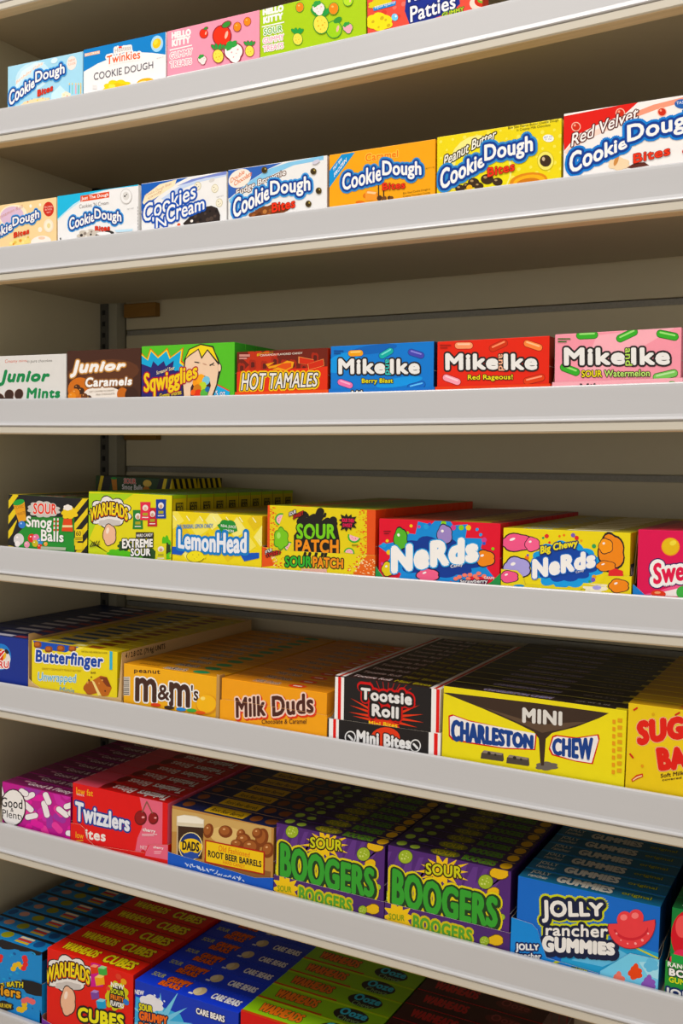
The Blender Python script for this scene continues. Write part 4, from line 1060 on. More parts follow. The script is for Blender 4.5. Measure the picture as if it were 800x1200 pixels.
  ["c","p","#8A88D8",[116.1,62.3,129.4,57.9,1,0,0,-0.9],0.31],
  ["c","p","#0E4A90",[15.5,26,28.9,21.5,5.3,-0.1,0.1,-4.7],0.34],
  ["c","p","#E878A8",[15.5,26,28.9,21.5,4.4,-0.1,0.1,-3.9],0.34],
  ["c","p","#F4B0CC",[15.5,27.6,28.8,23,1.1,0,0,-1],0.34],
  ["c","p","#0E4A90",[115.5,16.6,131.4,19.9,4.9,-0.1,0.1,-4.5],-0.25],
  ["c","p","#1A6AC0",[115.5,16.6,131.4,19.9,4.1,-0.1,0.1,-3.7],-0.25],
  ["c","p","#70C0F0",[115.5,18.1,131.4,21.4,1,0,0,-0.9],-0.25],
  ["t","l","Mike","#E9E6E2",[12.1,36.1,80.4,34.7,80.1,53.8,11.8,57.1],[["#26201E",2.1]],0.075,0.0,0.0],
  ["t","l","Ike","#E9E6E2",[86.8,33.8,128.4,32.8,128,52.3,86.5,53.6],[["#26201E",2.1]],0.075,0.0,0.0],
  ["t","l","and","#4CC8C0",[80.1,53.4,80.4,33.6,88,33.4,87.7,53.2],[["#26201E",1]],0.03,0,0],
  ["t","v","Berry Blast","#EBDD3A",[46.7,22.1,91.2,21.2,91.1,28.8,46.6,29.8],[["#2A1A14",0.8]],0.03,0.0,0.0],
  ["p","p","#0E4A90",[5.1,66.4,19.5,65.8,19.4,67.3,5,67.9]],
  ["p","p","#0E4A90",[5.1,63.3,15.1,62.9,15.1,64.4,5.1,64.8]],
 ],
 tray=dict(x0=-0.6575,w=150.5,prof=[[0,18.3],[150.5,17.4]],col="#1672C2",inside="#8A6A4A",out="#1672C2",sideh=50,depth=50,art=[
  ["t","l","Mike","#E9E6E2",[33.9,-0.5,59.9,0.5,59.7,15.5,33.7,15.4],[["#26201E",1.5]],0.045,0.0,0.0],
  ["e","p","#123A70",[87.4,12.2,8.4,-0.2,0,-1.7]],
 ]),),
dict(
 k='red_chew',s=3,x=-0.5045,y=0.0125,z=1.5753,tilt=0.0078,W=144,H=72.2,T=22,n=1,c={'f': '#DB3A16', 't': '#DB3A16', 'r': '#8A2A18'},
 art=[
  ["c","p","#A02A12",[27.9,66.2,43,65.6,5,-0.2,0.1,-4.7],-0.01],
  ["c","p","#F09A70",[27.9,66.2,43,65.6,4.2,-0.2,0.1,-3.9],-0.01],
  ["c","p","#F8C8A8",[27.8,67.8,42.9,67.2,1,-0.1,0,-1],-0.01],
  ["c","p","#A02A12",[72.8,60.7,87.5,66.3,4.8,-0.2,0.1,-4.6],-0.42],
  ["c","p","#C8401C",[72.8,60.7,87.5,66.3,4,-0.2,0.1,-3.9],-0.42],
  ["c","p","#F0906A",[72.8,62.2,87.5,67.8,1,-0.1,0,-1],-0.42],
  ["c","p","#A02A12",[116,64.5,130.9,59,4.7,-0.2,0.1,-4.5],0.33],
  ["c","p","#F08A50",[116,64.5,130.9,59,3.9,-0.2,0.1,-3.8],0.33],
  ["c","p","#F8C090",[116,66.1,130.9,60.5,1,0,0,-0.9],0.33],
  ["c","p","#A02A12",[12.3,27.3,27.4,21.6,5.1,-0.2,0.1,-4.7],0.36],
  ["c","p","#F0A0B0",[12.3,27.3,27.4,21.6,4.2,-0.1,0.1,-3.9],0.36],
  ["c","p","#F8CCD4",[12.3,28.9,27.4,23.2,1.1,0,0,-1],0.36],
  ["c","p","#A02A12",[116.5,19.6,134.2,23.2,4.7,-0.2,0.1,-4.6],-0.24],
  ["c","p","#D84A20",[116.5,19.6,134.2,23.2,3.9,-0.1,0.1,-3.8],-0.24],
  ["c","p","#F4A080",[116.5,21.1,134.2,24.7,1,0,0,-0.9],-0.24],
  ["t","l","Mike","#E9E6E2",[11.4,36.2,80.8,34.5,80.4,53.8,11,57.6],[["#26201E",2.2]],0.075,0.0,0.0],
  ["t","l","Ike","#E9E6E2",[87.2,33.6,129.3,32.3,128.9,52.1,86.8,53.6],[["#26201E",2.2]],0.075,0.0,0.0],
  ["t","l","and","#F0B090",[80.4,53.5,80.8,33.4,88.5,33.1,88.1,53.2],[["#26201E",1]],0.03,0,0],
  ["t","v","Red Rageous!","#EBDD3A",[41.3,21.9,99,20.5,98.8,28.2,41.2,29.8],[["#2A1A14",0.8]],0.03,0.0,0.0],
  ["p","p","#A02A12",[4,67.1,18.7,66.4,18.7,67.8,4,68.6]],
  ["p","p","#A02A12",[4.1,63.9,14.3,63.4,14.2,64.9,4.1,65.4]],
 ],
 tray=dict(x0=-0.506,w=147,prof=[[0,17.3],[147,16.8]],col="#E24A1E",inside="#8A6A4A",out="#E24A1E",sideh=50,depth=50,art=[
  ["p","p","#3A1A14",[32.2,10.9,47.9,10.5,47.9,13.3,32.1,13.7]],
  ["p","p","#3A1A14",[53.1,11.1,62.4,10.9,62.4,13.6,53,13.9]],
 ]),),
dict(
 k='melon',s=3,x=-0.3545,y=0.0125,z=1.5767,tilt=0.0109,W=145,H=73.3,T=22,n=1,c={'f': '#EE9AA8', 't': '#EE9AA8', 'r': '#D88494'},
 art=[
  ["p","b","#F2B0BA",[50,69.6,111.8,73.8,137.9,73.2,100.9,53.2,51.1,22.3,31.1,23]],
  ["c","p","#2A6A22",[30.2,70.5,46.6,70.3,4.8,-0.3,0.1,-4.7],-0.04],
  ["c","p","#44A838",[30.2,70.5,46.6,70.3,4,-0.2,0.1,-3.9],-0.04],
  ["c","p","#A0DC80",[30.2,72.1,46.6,71.9,1,-0.1,0,-1],-0.04],
  ["c","p","#2A6A22",[76.7,64.5,92.1,71.1,4.6,-0.3,0.1,-4.6],-0.45],
  ["c","p","#44A838",[76.7,64.5,92.1,71.1,3.8,-0.2,0.1,-3.9],-0.45],
  ["c","p","#A0DC80",[76.7,66,92,72.6,1,-0.1,0,-1],-0.45],
  ["c","p","#2A6A22",[121.5,67.4,137.3,63.2,4.4,-0.2,0.1,-4.6],0.2],
  ["c","p","#44A838",[121.5,67.4,137.3,63.2,3.7,-0.2,0.1,-3.8],0.2],
  ["c","p","#A0DC80",[121.5,68.9,137.2,64.7,0.9,-0.1,0,-1],0.2],
  ["c","p","#2A6A22",[11.4,34.2,25.9,28.2,4.8,-0.2,0.1,-4.8],0.36],
  ["c","p","#44A838",[11.4,34.2,25.9,28.2,4,-0.2,0.1,-4],0.36],
  ["c","p","#A0DC80",[11.4,35.8,25.9,29.8,1,0,0,-1],0.36],
  ["c","p","#2A6A22",[118.3,18.7,137.2,22.5,4.4,-0.2,0.1,-4.6],-0.23],
  ["c","p","#7CC060",[118.3,18.7,137.2,22.5,3.7,-0.1,0.1,-3.8],-0.23],
  ["c","p","#B8E0A0",[118.3,20.3,137.2,24,0.9,0,0,-1],-0.23],
  ["t","l","Mike","#E9E6E2",[11.6,36,83,34.2,82.6,53.7,11.1,57.6],[["#26201E",2.2]],0.075,0.0,0.0],
  ["t","l","Ike","#E9E6E2",[89.7,33.3,132.8,32,132.3,51.8,89.2,53.5],[["#26201E",2.2]],0.075,0.0,0.0],
  ["t","l","and","#B4D868",[82.6,53.3,83.1,33.1,91,32.8,90.5,53],[["#26201E",1]],0.03,0,0],
  ["t","v","SOUR","#EBDD3A",[32.7,21.9,56.6,21.3,56.4,29.1,32.6,29.8],[["#2A1A14",0.8]],0.03,0.0,0.0],
  ["t","v","Watermelon","#BCE07A",[59.3,21.2,110.7,19.9,110.5,27.6,59.1,29.1],[["#2A1A14",0.8]],0.03,0.0,0.0],
  ["p","p","#2A6A22",[3.9,67.3,19,66.5,19,67.9,3.9,68.7]],
  ["p","p","#2A6A22",[4,64,14.5,63.5,14.5,64.9,4,65.5]],
 ],
 tray=dict(x0=-0.3565,w=149,prof=[[0,18.2],[149,18.2]],col="#F0AEB6",inside="#8A6A4A",out="#F0AEB6",sideh=50,depth=50,art=[
  ["t","l","Mike","#3A2A2A",[33.2,0.2,64,0.9,63.7,15.1,32.9,15.7],[],0.045,0.0,0.0],
  ["p","p","#4A2A2A",[81.4,11.7,96.8,11.2,96.7,13.1,81.3,13.7]],
  ["e","p","#4A9A3A",[137.3,14,3.3,-0.1,0,-0.8]],
 ]),),
dict(
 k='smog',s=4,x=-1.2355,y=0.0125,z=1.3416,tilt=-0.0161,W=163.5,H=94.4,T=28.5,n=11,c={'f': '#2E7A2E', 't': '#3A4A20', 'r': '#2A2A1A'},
 art=[
  ["p","b","#1C1A1A",[-1.7,58.3,167.3,67.1,167.4,102.7,-1.5,95.6]],
  ["p","b","#2E8A34",[18.1,11,33.4,52.7,111.2,62.4,139.5,53.1,138.2,11.7,18.1,9.1]],
  ["p","b","#E3C81E",[-1.6,82.6,21.2,105.8,21.2,92.9,-1.7,69.5]],
  ["p","b","#1C1A1A",[-1.7,69.5,21.2,92.9,21.1,81.7,-1.7,58.3]],
  ["p","b","#E3C81E",[-1.7,58.3,21.1,81.7,21,68.8,-1.8,45.2]],
  ["p","b","#1C1A1A",[-1.8,45.2,21,68.8,20.9,57.6,-1.9,34]],
  ["p","b","#E3C81E",[-1.9,34,20.9,57.6,20.8,44.6,-2,20.9]],
  ["p","b","#1C1A1A",[-2,20.9,20.8,44.6,20.8,33.5,-2.1,9.6]],
  ["p","b","#E3C81E",[-2.1,9.6,20.8,33.5,20.7,20.4,-2.2,-3.5]],
  ["p","b","#1C1A1A",[-2.2,-3.5,20.7,20.4,20.6,9.3,-2.3,-14.8]],
  ["p","b","#E3C81E",[-2.3,-14.8,20.6,9.3,20.5,-3.8,-2.4,-27.9]],
  ["p","b","#1C1A1A",[-2.4,-27.9,20.5,-3.8,20.5,-15,-2.4,-39.2]],
  ["p","b","#1C1A1A",[137.2,90.7,165.1,118.6,165.1,106.1,137.2,79]],
  ["p","b","#E3C81E",[137.2,79,165.1,106.1,165.1,93.7,137.2,67.4]],
  ["p","b","#1C1A1A",[137.2,67.4,165.1,95.5,165.1,83,137.2,55.7]],
  ["p","b","#E3C81E",[137.2,55.7,165.1,83,165,70.6,137.1,44]],
  ["p","b","#1C1A1A",[137.1,44,165.1,72.4,165,59.9,137.1,32.3]],
  ["p","b","#E3C81E",[137.1,32.3,165,59.9,165,47.4,137.1,20.6]],
  ["p","b","#1C1A1A",[137.1,20.6,165,49.2,165,36.7,137,8.9]],
  ["p","b","#E3C81E",[137,8.9,165,36.7,165,24.2,137,-2.8]],
  ["p","b","#1C1A1A",[137,-2.8,165,26,165,13.5,137,-14.5]],
  ["p","b","#E3C81E",[137,-14.5,165,13.5,164.9,1,136.9,-26.3]],
  ["p","b","#1C1A1A",[21.2,96.6,18.4,51.9,0.5,13.5,18.1,11.9,37.1,47.4,36.1,97.2]],
  ["p","b","#2E8A34",[20.6,11.1,20.8,33.5,38.3,47.5,111.2,62.4,136,52.9,138.2,11.7]],
  ["b","p","#C8C2BC",[74,74.1,30.1,0.3,-0.1,-11.3],12,0.16],
  ["t","l","SOUR","#E0401E",[53.2,65.8,101.2,67.7,101.3,84,53.3,83.2],[["#F3E8E0",0.7]],0.04,0.0,0.0],
  ["p","p","#E0A028",[11,77.6,34.8,84.2,38.9,54.9,23.4,50.3]],
  ["e","p","#2E9A40",[22.3,82.7,12,2.9,1.5,-4.2]],
  ["t","v","TOXIC","#9A5A12",[13,71.2,33.5,74.9,33.5,79.7,13,76],[],0.0,0.0,0.0],
  ["t","v","WASTE","#9A5A12",[19.7,61.3,36.4,64.9,36.5,69.7,19.7,66.1],[],0.0,0.0,0.0],
  ["e","p","#3A78C8",[29.6,47.9,7.5,0.4,0,-5.9]],
  ["e","p","#A8C8F0",[27.9,49.7,2,0.1,0,-1.5]],
  ["e","p","#D8D2D0",[23.2,24.3,11,0.7,-0.1,-9.4]],
  ["e","p","#F4EEEA",[19.9,27.4,2.4,0.1,0,-1.5]],
  ["e","p","#D83A2A",[50.6,27.9,7.9,0.5,0,-6.8]],
  ["e","p","#F4EEEA",[48.2,30.1,1.7,0.1,0,-1.1]],
  ["e","p","#E07AA0",[59.2,28.4,7.3,0.5,0,-6.4]],
  ["e","p","#F4EEEA",[57,30.5,1.6,0.1,0,-1]],
  ["e","p","#3A8AC8",[67.7,23.4,6.3,0.4,0,-5.5]],
  ["e","p","#F4EEEA",[65.8,25.2,1.4,0.1,0,-0.9]],
  ["e","p","#E89AB0",[40.6,17.1,5.9,0.4,0,-5.1]],
  ["e","p","#F4EEEA",[38.8,18.7,1.3,0.1,0,-0.8]],
  ["e","p","#C8B83A",[57.9,20,6.4,0.4,0,-5.5]],
  ["e","p","#F4EEEA",[56,21.8,1.4,0.1,0,-0.9]],
  ["e","p","#D8442E",[67.7,15.2,5.4,0.4,0,-4.6]],
  ["e","p","#F4EEEA",[66.1,16.7,1.2,0.1,0,-0.7]],
  ["e","p","#F0E8E4",[20.7,16.7,5.5,0.4,0,-4.7]],
  ["e","p","#F4EEEA",[19,18.2,1.2,0.1,0,-0.7]],
  ["e","p","#E8A050",[79.9,20.5,3.9,0.2,0,-3.4]],
  ["e","p","#F4EEEA",[78.7,21.6,0.9,0.1,0,-0.5]],
  ["t","l","Smog","#F2EFEC",[38.8,40.1,92,38.6,92.1,64.1,38.9,62.3],[["#3A6A3A",0.6]],0.04,0.0,0.0],
  ["t","l","Balls","#F2EFEC",[70.1,24.5,116.3,25.6,116.4,41,70.2,42.8],[["#2A5A2A",0.6]],0.04,0.0,0.0],
  ["p","p","#E8E0DA",[95.6,39.8,99,40,99,61.8,95.7,61.6]],
  ["p","p","#D8442E",[95.7,55,99,55.2,99,58.1,95.7,57.9]],
  ["p","p","#D8442E",[95.6,48.5,99,48.7,99,51.6,95.7,51.4]],
  ["p","p","#D8442E",[95.6,41.9,99,42.1,99,45,95.6,44.8]],
  ["p","p","#E8E0DA",[102.8,40.2,106.1,40.4,106.2,62.1,102.9,62]],
  ["p","p","#D8442E",[102.9,55.4,106.2,55.6,106.2,58.5,102.9,58.3]],
  ["p","p","#D8442E",[102.8,48.9,106.2,49.1,106.2,52,102.8,51.8]],
  ["p","p","#D8442E",[102.8,42.4,106.1,42.6,106.2,45.5,102.8,45.3]],
  ["b","p","#E9C83A",[127.8,71.4,14.1,0.7,0,-8.1],7,0.25],
  ["p","p","#D8502A",[116,61.7,132.5,62.6,135.2,43,112.3,42.6]],
  ["p","p","#E8D8A0",[113.5,48.4,134.3,49.6,134.3,52.8,113.6,51.7]],
  ["b","p","#EFE8E0",[124.3,79.3,8,0.4,0,-4],6,0.2],
  ["p","p","#E3C81E",[139.4,28.9,154.6,29.8,154.6,47.7,139.5,46.8]],
  ["t","v","60","#2A2618",[141.3,37.1,151.1,37.3,151.1,44.8,141.3,44.6],[],0.02,0.0,0.0],
  ["p","p","#6A5E20",[139.9,33.4,154.4,34.3,154.4,35.4,139.9,34.5]],
  ["p","p","#6A5E20",[139.9,30.9,152.5,31.7,152.5,32.7,139.9,32]],
  ["p","p","#E3C81E",[139.9,15.4,154.6,16.4,154.6,27.1,139.9,26.2]],
  ["p","p","#B0B8A0",[70.1,16.2,121.7,17.8,120.5,13.2,70.1,11.6]],
 ],
 top=[
  ["p","b","#D8BE20",[0,0,16.4,0,16.4,28.5,0,28.5]],
  ["p","b","#1C1A1A",[16.4,0,26.2,0,26.2,28.5,16.4,28.5]],
  ["p","b","#1C1A1A",[137.3,0,147.1,0,147.1,28.5,137.3,28.5]],
  ["p","b","#D8BE20",[147.1,0,163.5,0,163.5,28.5,147.1,28.5]],
  ["t","b","Smog Balls","#D8D0C8",[57.2,4.3,106.3,4.3,106.3,14.2,57.2,14.2],[],0.02,0,0],
  ["t","b","SOUR","#D8442E",[62.1,15.7,101.4,15.7,101.4,25.7,62.1,25.7],[],0.02,0,0],
 ],),
dict(
 k='extreme',s=4,x=-1.0705,y=0.0125,z=1.3393,tilt=-0.0127,W=156,H=105.7,T=33.5,n=10,c={'f': '#DCD21E', 't': '#7CB02A', 'r': '#C8B41E'},
 art=[
  ["p","b","#A8CC26",[-0.3,103,85.2,105.3,64.5,92.7,15.2,59.2,-0.4,30.4]],
  ["p","b","#C4D022",[-0.4,34.1,-0.5,11.7,43.6,12.8,15.1,23.9]],
  ["b","b","#5AB82E",[57.6,15.5,18.5,1.2,0,-5.5],7,0.25],
  ["b","b","#5AB82E",[146,30.2,7.9,0.5,0,-14.3],7,0.25],
  ["b","b","#5AB82E",[85.3,13.7,13.7,0.9,0,-5.5],7,0.25],
  ["b","b","#5AB82E",[126.1,14.6,24.4,1.6,0,-4.3],7,0.25],
  ["b","b","#2A4A1E",[70.4,27.3,11.5,0.7,0,-6.2],7,0.35],
  ["b","b","#2A4A1E",[117.1,17.6,13.4,0.9,0,-7.2],7,0.35],
  ["b","b","#2A3A1E",[149.3,28.6,4,0.2,0,-6.1],5,0.4],
  ["b","p","#241C1A",[40.8,76.1,34.9,1.6,0,-19.9],9,0.24],
  ["b","p","#E9E4E0",[40.8,76.1,33.3,1.6,0,-18.6],9,0.24],
  ["b","p","#C9C2BE",[40.8,60.3,19.6,1,0,-4.8],6,0.2],
  ["t","l","WARHEADS","#E8641E",[3.2,57.2,75.6,63.2,75.6,83.5,3.2,79.2],[["#2A1A12",1.7]],0.045,0,0.48],
  ["t","l","WARHEADS","#EBDA2A",[3.2,59.1,75.6,65,75.6,83.5,3.2,79.2],[],0.03,0,0.5],
  ["b","p","#241C1A",[41.2,42.1,12.6,0.7,0,-15.5],5,0.12],
  ["b","p","#E8B89A",[41.2,42.1,11.2,0.6,0,-14.4],5,0.12],
  ["e","p","#F6E2D2",[37.5,48.3,2.8,-0.2,-1.1,-4.8]],
  ["p","p","#2E7A34",[84.8,81.4,103.9,82.3,103.2,68.2,103.9,54.2,84.8,53.1,85.5,67.3]],
  ["e","p","#E9E0DA",[94.4,72.7,5.2,0.3,0,-4.7]],
  ["e","p","#C8A088",[94.4,71.3,2.9,0.1,0,-2.8]],
  ["p","p","#A8A03A",[89.6,60.4,99.2,60.9,99.2,65.2,89.6,64.7]],
  ["p","p","#E8E0DA",[88.7,56.7,100.1,57.3,100.1,58.7,88.7,58.1]],
  ["p","p","#B82A34",[112,85.9,129.9,86.7,129.3,73.1,130,59.5,112.1,58.6,112.7,72.3]],
  ["e","p","#E9E0DA",[121,77.4,4.9,0.2,0,-4.5]],
  ["e","p","#C8A088",[121,76.1,2.7,0.1,0,-2.7]],
  ["p","p","#A8A03A",[116.5,65.6,125.5,66.1,125.5,70.2,116.5,69.7]],
  ["p","p","#E8E0DA",[115.6,62,126.4,62.6,126.4,63.9,115.6,63.4]],
  ["p","p","#D83A50",[98.4,93.9,117.4,94.7,116.7,81.4,117.4,68.2,98.5,67.2,99.1,80.6]],
  ["e","p","#E9E0DA",[107.9,85.7,5.2,0.2,0,-4.4]],
  ["e","p","#E0B0A0",[107.9,84.4,2.8,0.1,0,-2.7]],
  ["p","p","#A8A03A",[103.2,74.1,112.7,74.6,112.7,78.6,103.2,78.1]],
  ["p","p","#E8E0DA",[102.3,70.6,113.6,71.2,113.6,72.5,102.3,72]],
  ["p","p","#1E3F94",[127,98.9,145.6,99.7,145,85.8,145.7,71.9,127,71,127.6,85]],
  ["e","p","#E9E0DA",[136.3,90.2,5.1,0.2,0,-4.6]],
  ["e","p","#C8A088",[136.3,88.9,2.8,0.1,0,-2.8]],
  ["p","p","#A8A03A",[131.7,78.2,141,78.6,141,82.8,131.7,82.4]],
  ["p","p","#E8E0DA",[130.8,74.5,141.9,75.1,141.9,76.5,130.8,75.9]],
  ["p","p","#D8CE2A",[126.9,34.4,147.3,35.7,146.6,23.1,147.4,10.7,127,9.3,127.7,21.9]],
  ["e","p","#E9E0DA",[137.2,26.9,5.6,0.4,0,-4.1]],
  ["e","p","#C8A088",[137.2,25.6,3.1,0.2,0,-2.5]],
  ["p","p","#A8A03A",[132.1,15.9,142.3,16.6,142.3,20.3,132.1,19.7]],
  ["p","p","#E8E0DA",[131.1,12.6,143.3,13.4,143.3,14.6,131.1,13.8]],
  ["p","p","#241E1A",[91,40.4,123.8,42.3,123.7,50.7,91,48.9]],
  ["t","v","HARD CANDY","#F2EFEC",[92.6,41.8,122,44.5,121.9,49.2,92.6,46.5],[],0.02,0.0,0.0],
  ["t","l","EXTREME","#F2EFEC",[65.7,23.4,122.7,29.1,122.6,41,65.7,37.6],[["#1E2A1A",1.3]],0.06,0.0,0.0],
  ["t","l","SOUR","#F2EFEC",[81.9,12.6,118.9,15.9,118.9,26.7,81.9,24.9],[["#1E2A1A",1.3]],0.06,0.0,0.0],
  ["c","p","#3A3A1A",[4.4,23.2,9.2,29.1,0.7,0,0,-0.6],-0.98],
  ["c","p","#3A3A1A",[9.2,23.5,12.8,30.3,0.7,0,0,-0.6],-1.17],
  ["c","p","#3A3A1A",[12.8,24.7,17.5,31.5,0.7,0,0,-0.6],-1.05],
  ["c","p","#3A3A1A",[17.5,24.1,22.3,31.8,0.7,0,0,-0.6],-1.11],
  ["c","p","#3A3A1A",[4.4,22.3,22.3,25.8,0.7,0,0,-0.6],-0.17],
 ],
 top=[
  ["t","b","WARHEADS","#D8C82A",[15.6,6.7,78,6.7,78,25.1,15.6,25.1],[["#2A2A1A",0.6]],0.02,0,0],
  ["t","b","EXTREME SOUR","#E0E0D0",[93.6,8.4,145.1,8.4,145.1,23.4,93.6,23.4],[],0.02,0,0],
 ],
 side=[
  ["p","b","#9ABA2A",[0,100.9,33.5,100.9,33.5,105.7,0,105.7]],
  ["p","b","#2A2A1E",[8.4,82.4,26.8,82.4,26.8,94.6,8.4,94.6]],
  ["t","b","WH","#C8B83A",[10.1,88.8,25.5,88.8,25.5,93.5,10.1,93.5],[],0.02,0,0],
  ["t","b","XS","#C8B83A",[11.4,83.5,24.8,83.5,24.8,87.7,11.4,87.7],[],0.02,0,0],
  ["p","b","#8A7A1E",[0,0,2,0,2,105.7,0,105.7]],
 ],),
dict(
 k='lemon',s=4,x=-0.9135,y=0.0125,z=1.3376,tilt=-0.0093,W=153,H=82.9,T=28.5,n=12,c={'f': '#E8D23A', 't': '#B8A02A', 'r': '#C8AA2A'},
 art=[
  ["p","b","#EFE06A",[4,88.3,21,70,1.1,57.1,-11.4,70.8]],
  ["p","b","#DEC024",[18.7,65.8,35.6,47.7,15.9,34.7,3.5,48.3]],
  ["p","b","#F2E88A",[31,43.4,47.8,25.5,28.2,12.4,15.9,25.9]],
  ["p","b","#EFE06A",[47.3,78,63.9,60,44.5,47.2,32.4,60.8]],
  ["p","b","#DEC024",[61.9,56,78.4,38.1,59.2,25.2,47.2,38.7]],
  ["p","b","#F2E88A",[72.2,89.9,88.6,72,69.5,59.4,57.6,72.9]],
  ["p","b","#EFE06A",[85.2,67.9,101.5,50.1,82.6,37.4,70.7,50.8]],
  ["p","b","#DEC024",[98.8,46,114.9,28.4,96.2,15.6,84.4,28.9]],
  ["p","b","#F2E88A",[111.2,79.8,127.2,62.1,108.7,49.6,97,62.9]],
  ["p","b","#EFE06A",[127.8,58.3,143.7,40.8,125.3,28.2,113.7,41.3]],
  ["p","b","#DEC024",[141.9,91.7,157.6,74.2,139.5,61.8,128,75]],
  ["p","b","#F2E88A",[152.8,70.1,168.4,52.7,150.4,40.3,139,53.3]],
  ["c","b","#F4EFB8",[1.9,76.2,7.3,70.3,0.9,0,0,-0.7],0.97],
  ["c","b","#F4EFB8",[13.8,45.6,19.1,39.7,0.9,0,0,-0.7],0.97],
  ["c","b","#F4EFB8",[25.3,76.8,30.6,70.9,0.9,0,0,-0.7],0.97],
  ["c","b","#F4EFB8",[37.1,46.4,42.3,40.5,0.9,0,0,-0.7],0.97],
  ["c","b","#F4EFB8",[48.4,77.4,53.6,71.5,0.9,0,0,-0.7],0.97],
  ["c","b","#F4EFB8",[60,47.2,65.1,41.3,0.9,0,0,-0.7],0.97],
  ["c","b","#F4EFB8",[71.1,78,76.2,72.1,0.8,0,0,-0.7],0.97],
  ["c","b","#F4EFB8",[82.6,47.9,87.6,42.1,0.8,0,0,-0.7],0.97],
  ["c","b","#F4EFB8",[93.5,78.5,98.6,72.7,0.8,0,0,-0.7],0.97],
  ["c","b","#F4EFB8",[104.8,48.7,109.8,43,0.8,0,0,-0.7],0.97],
  ["c","b","#F4EFB8",[115.6,79.1,120.6,73.3,0.8,0,0,-0.7],0.97],
  ["c","b","#F4EFB8",[126.8,49.5,131.7,43.8,0.8,0,0,-0.7],0.97],
  ["c","b","#F4EFB8",[137.4,79.6,142.3,73.9,0.8,0,0,-0.7],0.97],
  ["c","b","#F4EFB8",[148.4,50.2,153.3,44.5,0.8,0,0,-0.7],0.97],
  ["t","v","THE ORIGINAL LEMON CANDY","#5A86B8",[8.5,57.9,71.2,62.5,71.2,68.6,8.5,64.1],[],0.03,0.0,0.0],
  ["b","p","#2E8A3A",[95.9,65.4,12.2,0.6,0.1,-8.4],4,0.3],
  ["p","p","#2E8A3A",[78.2,66.8,90.8,73.7,110.2,67.3,112.5,60.4,99.3,55.6,85.3,57.9]],
  ["t","v","REAL JUICE","#F2EFEC",[84.7,63.7,109.7,62.6,109.7,67.2,84.7,68.3],[],0.02,0.0,0.0],
  ["t","v","LEMON","#F2EFEC",[89.5,57.9,106.2,57.8,106.1,61.5,89.5,61.6],[],0.02,0.0,0.0],
  ["p","p","#1C56B4",[-3.2,31.7,22.6,32.5,24.1,27.3,16.8,20.2,-3.2,21.4]],
  ["p","p","#1C56B4",[116,29.4,148.6,32.1,148.7,24.6,124.3,18.4]],
  ["t","l","LemonHead","#2A7AC0",[10.9,30.1,128.3,30.2,128.1,60.1,10.8,58.3],[["#2A7AC0",3.8]],0.02,0,-0.1],
  ["t","l","LemonHead","#E8EAF0",[10.9,30.1,128.3,30.2,128.1,59.6,10.8,57.8],[],0.05,0,-0.1],
  ["e","p","#8A7A1A",[41.5,20.1,16,1,0,-8.5]],
  ["e","p","#EBDA3A",[41.5,20.1,14.9,0.9,0,-7.8]],
  ["e","p","#EBDA3A",[56.7,20.4,3.4,0.2,0,-2.1]],
  ["d","p","#C8B42A",[37.2,22.2,44.4,19.1,40.1,16.5,47.3,22.8],[1.2,-0.9]],
 ],
 top=[
  ["t","b","Lemon","#8AA0C0",[30.6,8.6,76.5,8.6,76.5,19.9,30.6,19.9],[],0.02,0,0],
  ["p","b","#8A9A2A",[91.8,5.7,137.7,5.7,137.7,22.8,91.8,22.8]],
 ],),
dict(
 k='sour',s=4,x=-0.7525,y=0.0125,z=1.3376,tilt=-0.0057,W=165,H=96.9,T=28.8,n=12,c={'f': '#E0CC12', 't': '#8A8A14', 'r': '#D8482C'},
 art=[
  ["p","b","#DC5A34",[-1.1,24.4,4.6,24.7,3.9,97.2,-1.8,97]],
  ["p","b","#DC5A34",[152.9,33.7,165.7,34.4,164.7,101,152,100.6]],
  ["d","b","#DC5A34",[151,59.7,5.6,61.7,142,92.4,15.8,69.4,150.4,81.2,12.1,70.9,149.6,80.8,6,49.1,152.2,39.1,9.7,63.1,148.9,56.8,8,33,141.2,48.4,10.7,64.9,149.2,75.9,8,37,144.9,40.1,8.5,63.3,147.5,40.5,4.8,91.5,147.3,93.9,5,84.4,147.4,98.8,6.6,72.3,145.3,94.9,8.4,84.6,151.1,67.4,11.9,71.2,150.6,49.6,14,46.8,147.4,84.1,6.5,30,151.2,61.4,10.8,42.7,152.1,89.4,14.5,69.4,150.4,43.7,14.2,52.2,143.8,67.1,9.5,81.4,151.7,92.3,10.3,35.8,151.2,72.9,4.5,63.9,142.1,93.5,9.6,61.9,147,68.2,6.9,33.1,139.2,47.2,9,79.4,147.1,58.9,16.2,32.9,149,68.1,9.4,93.9,146.9,96.3,21.3,78.3,140.9,48.6],[1.2,-0.7]],
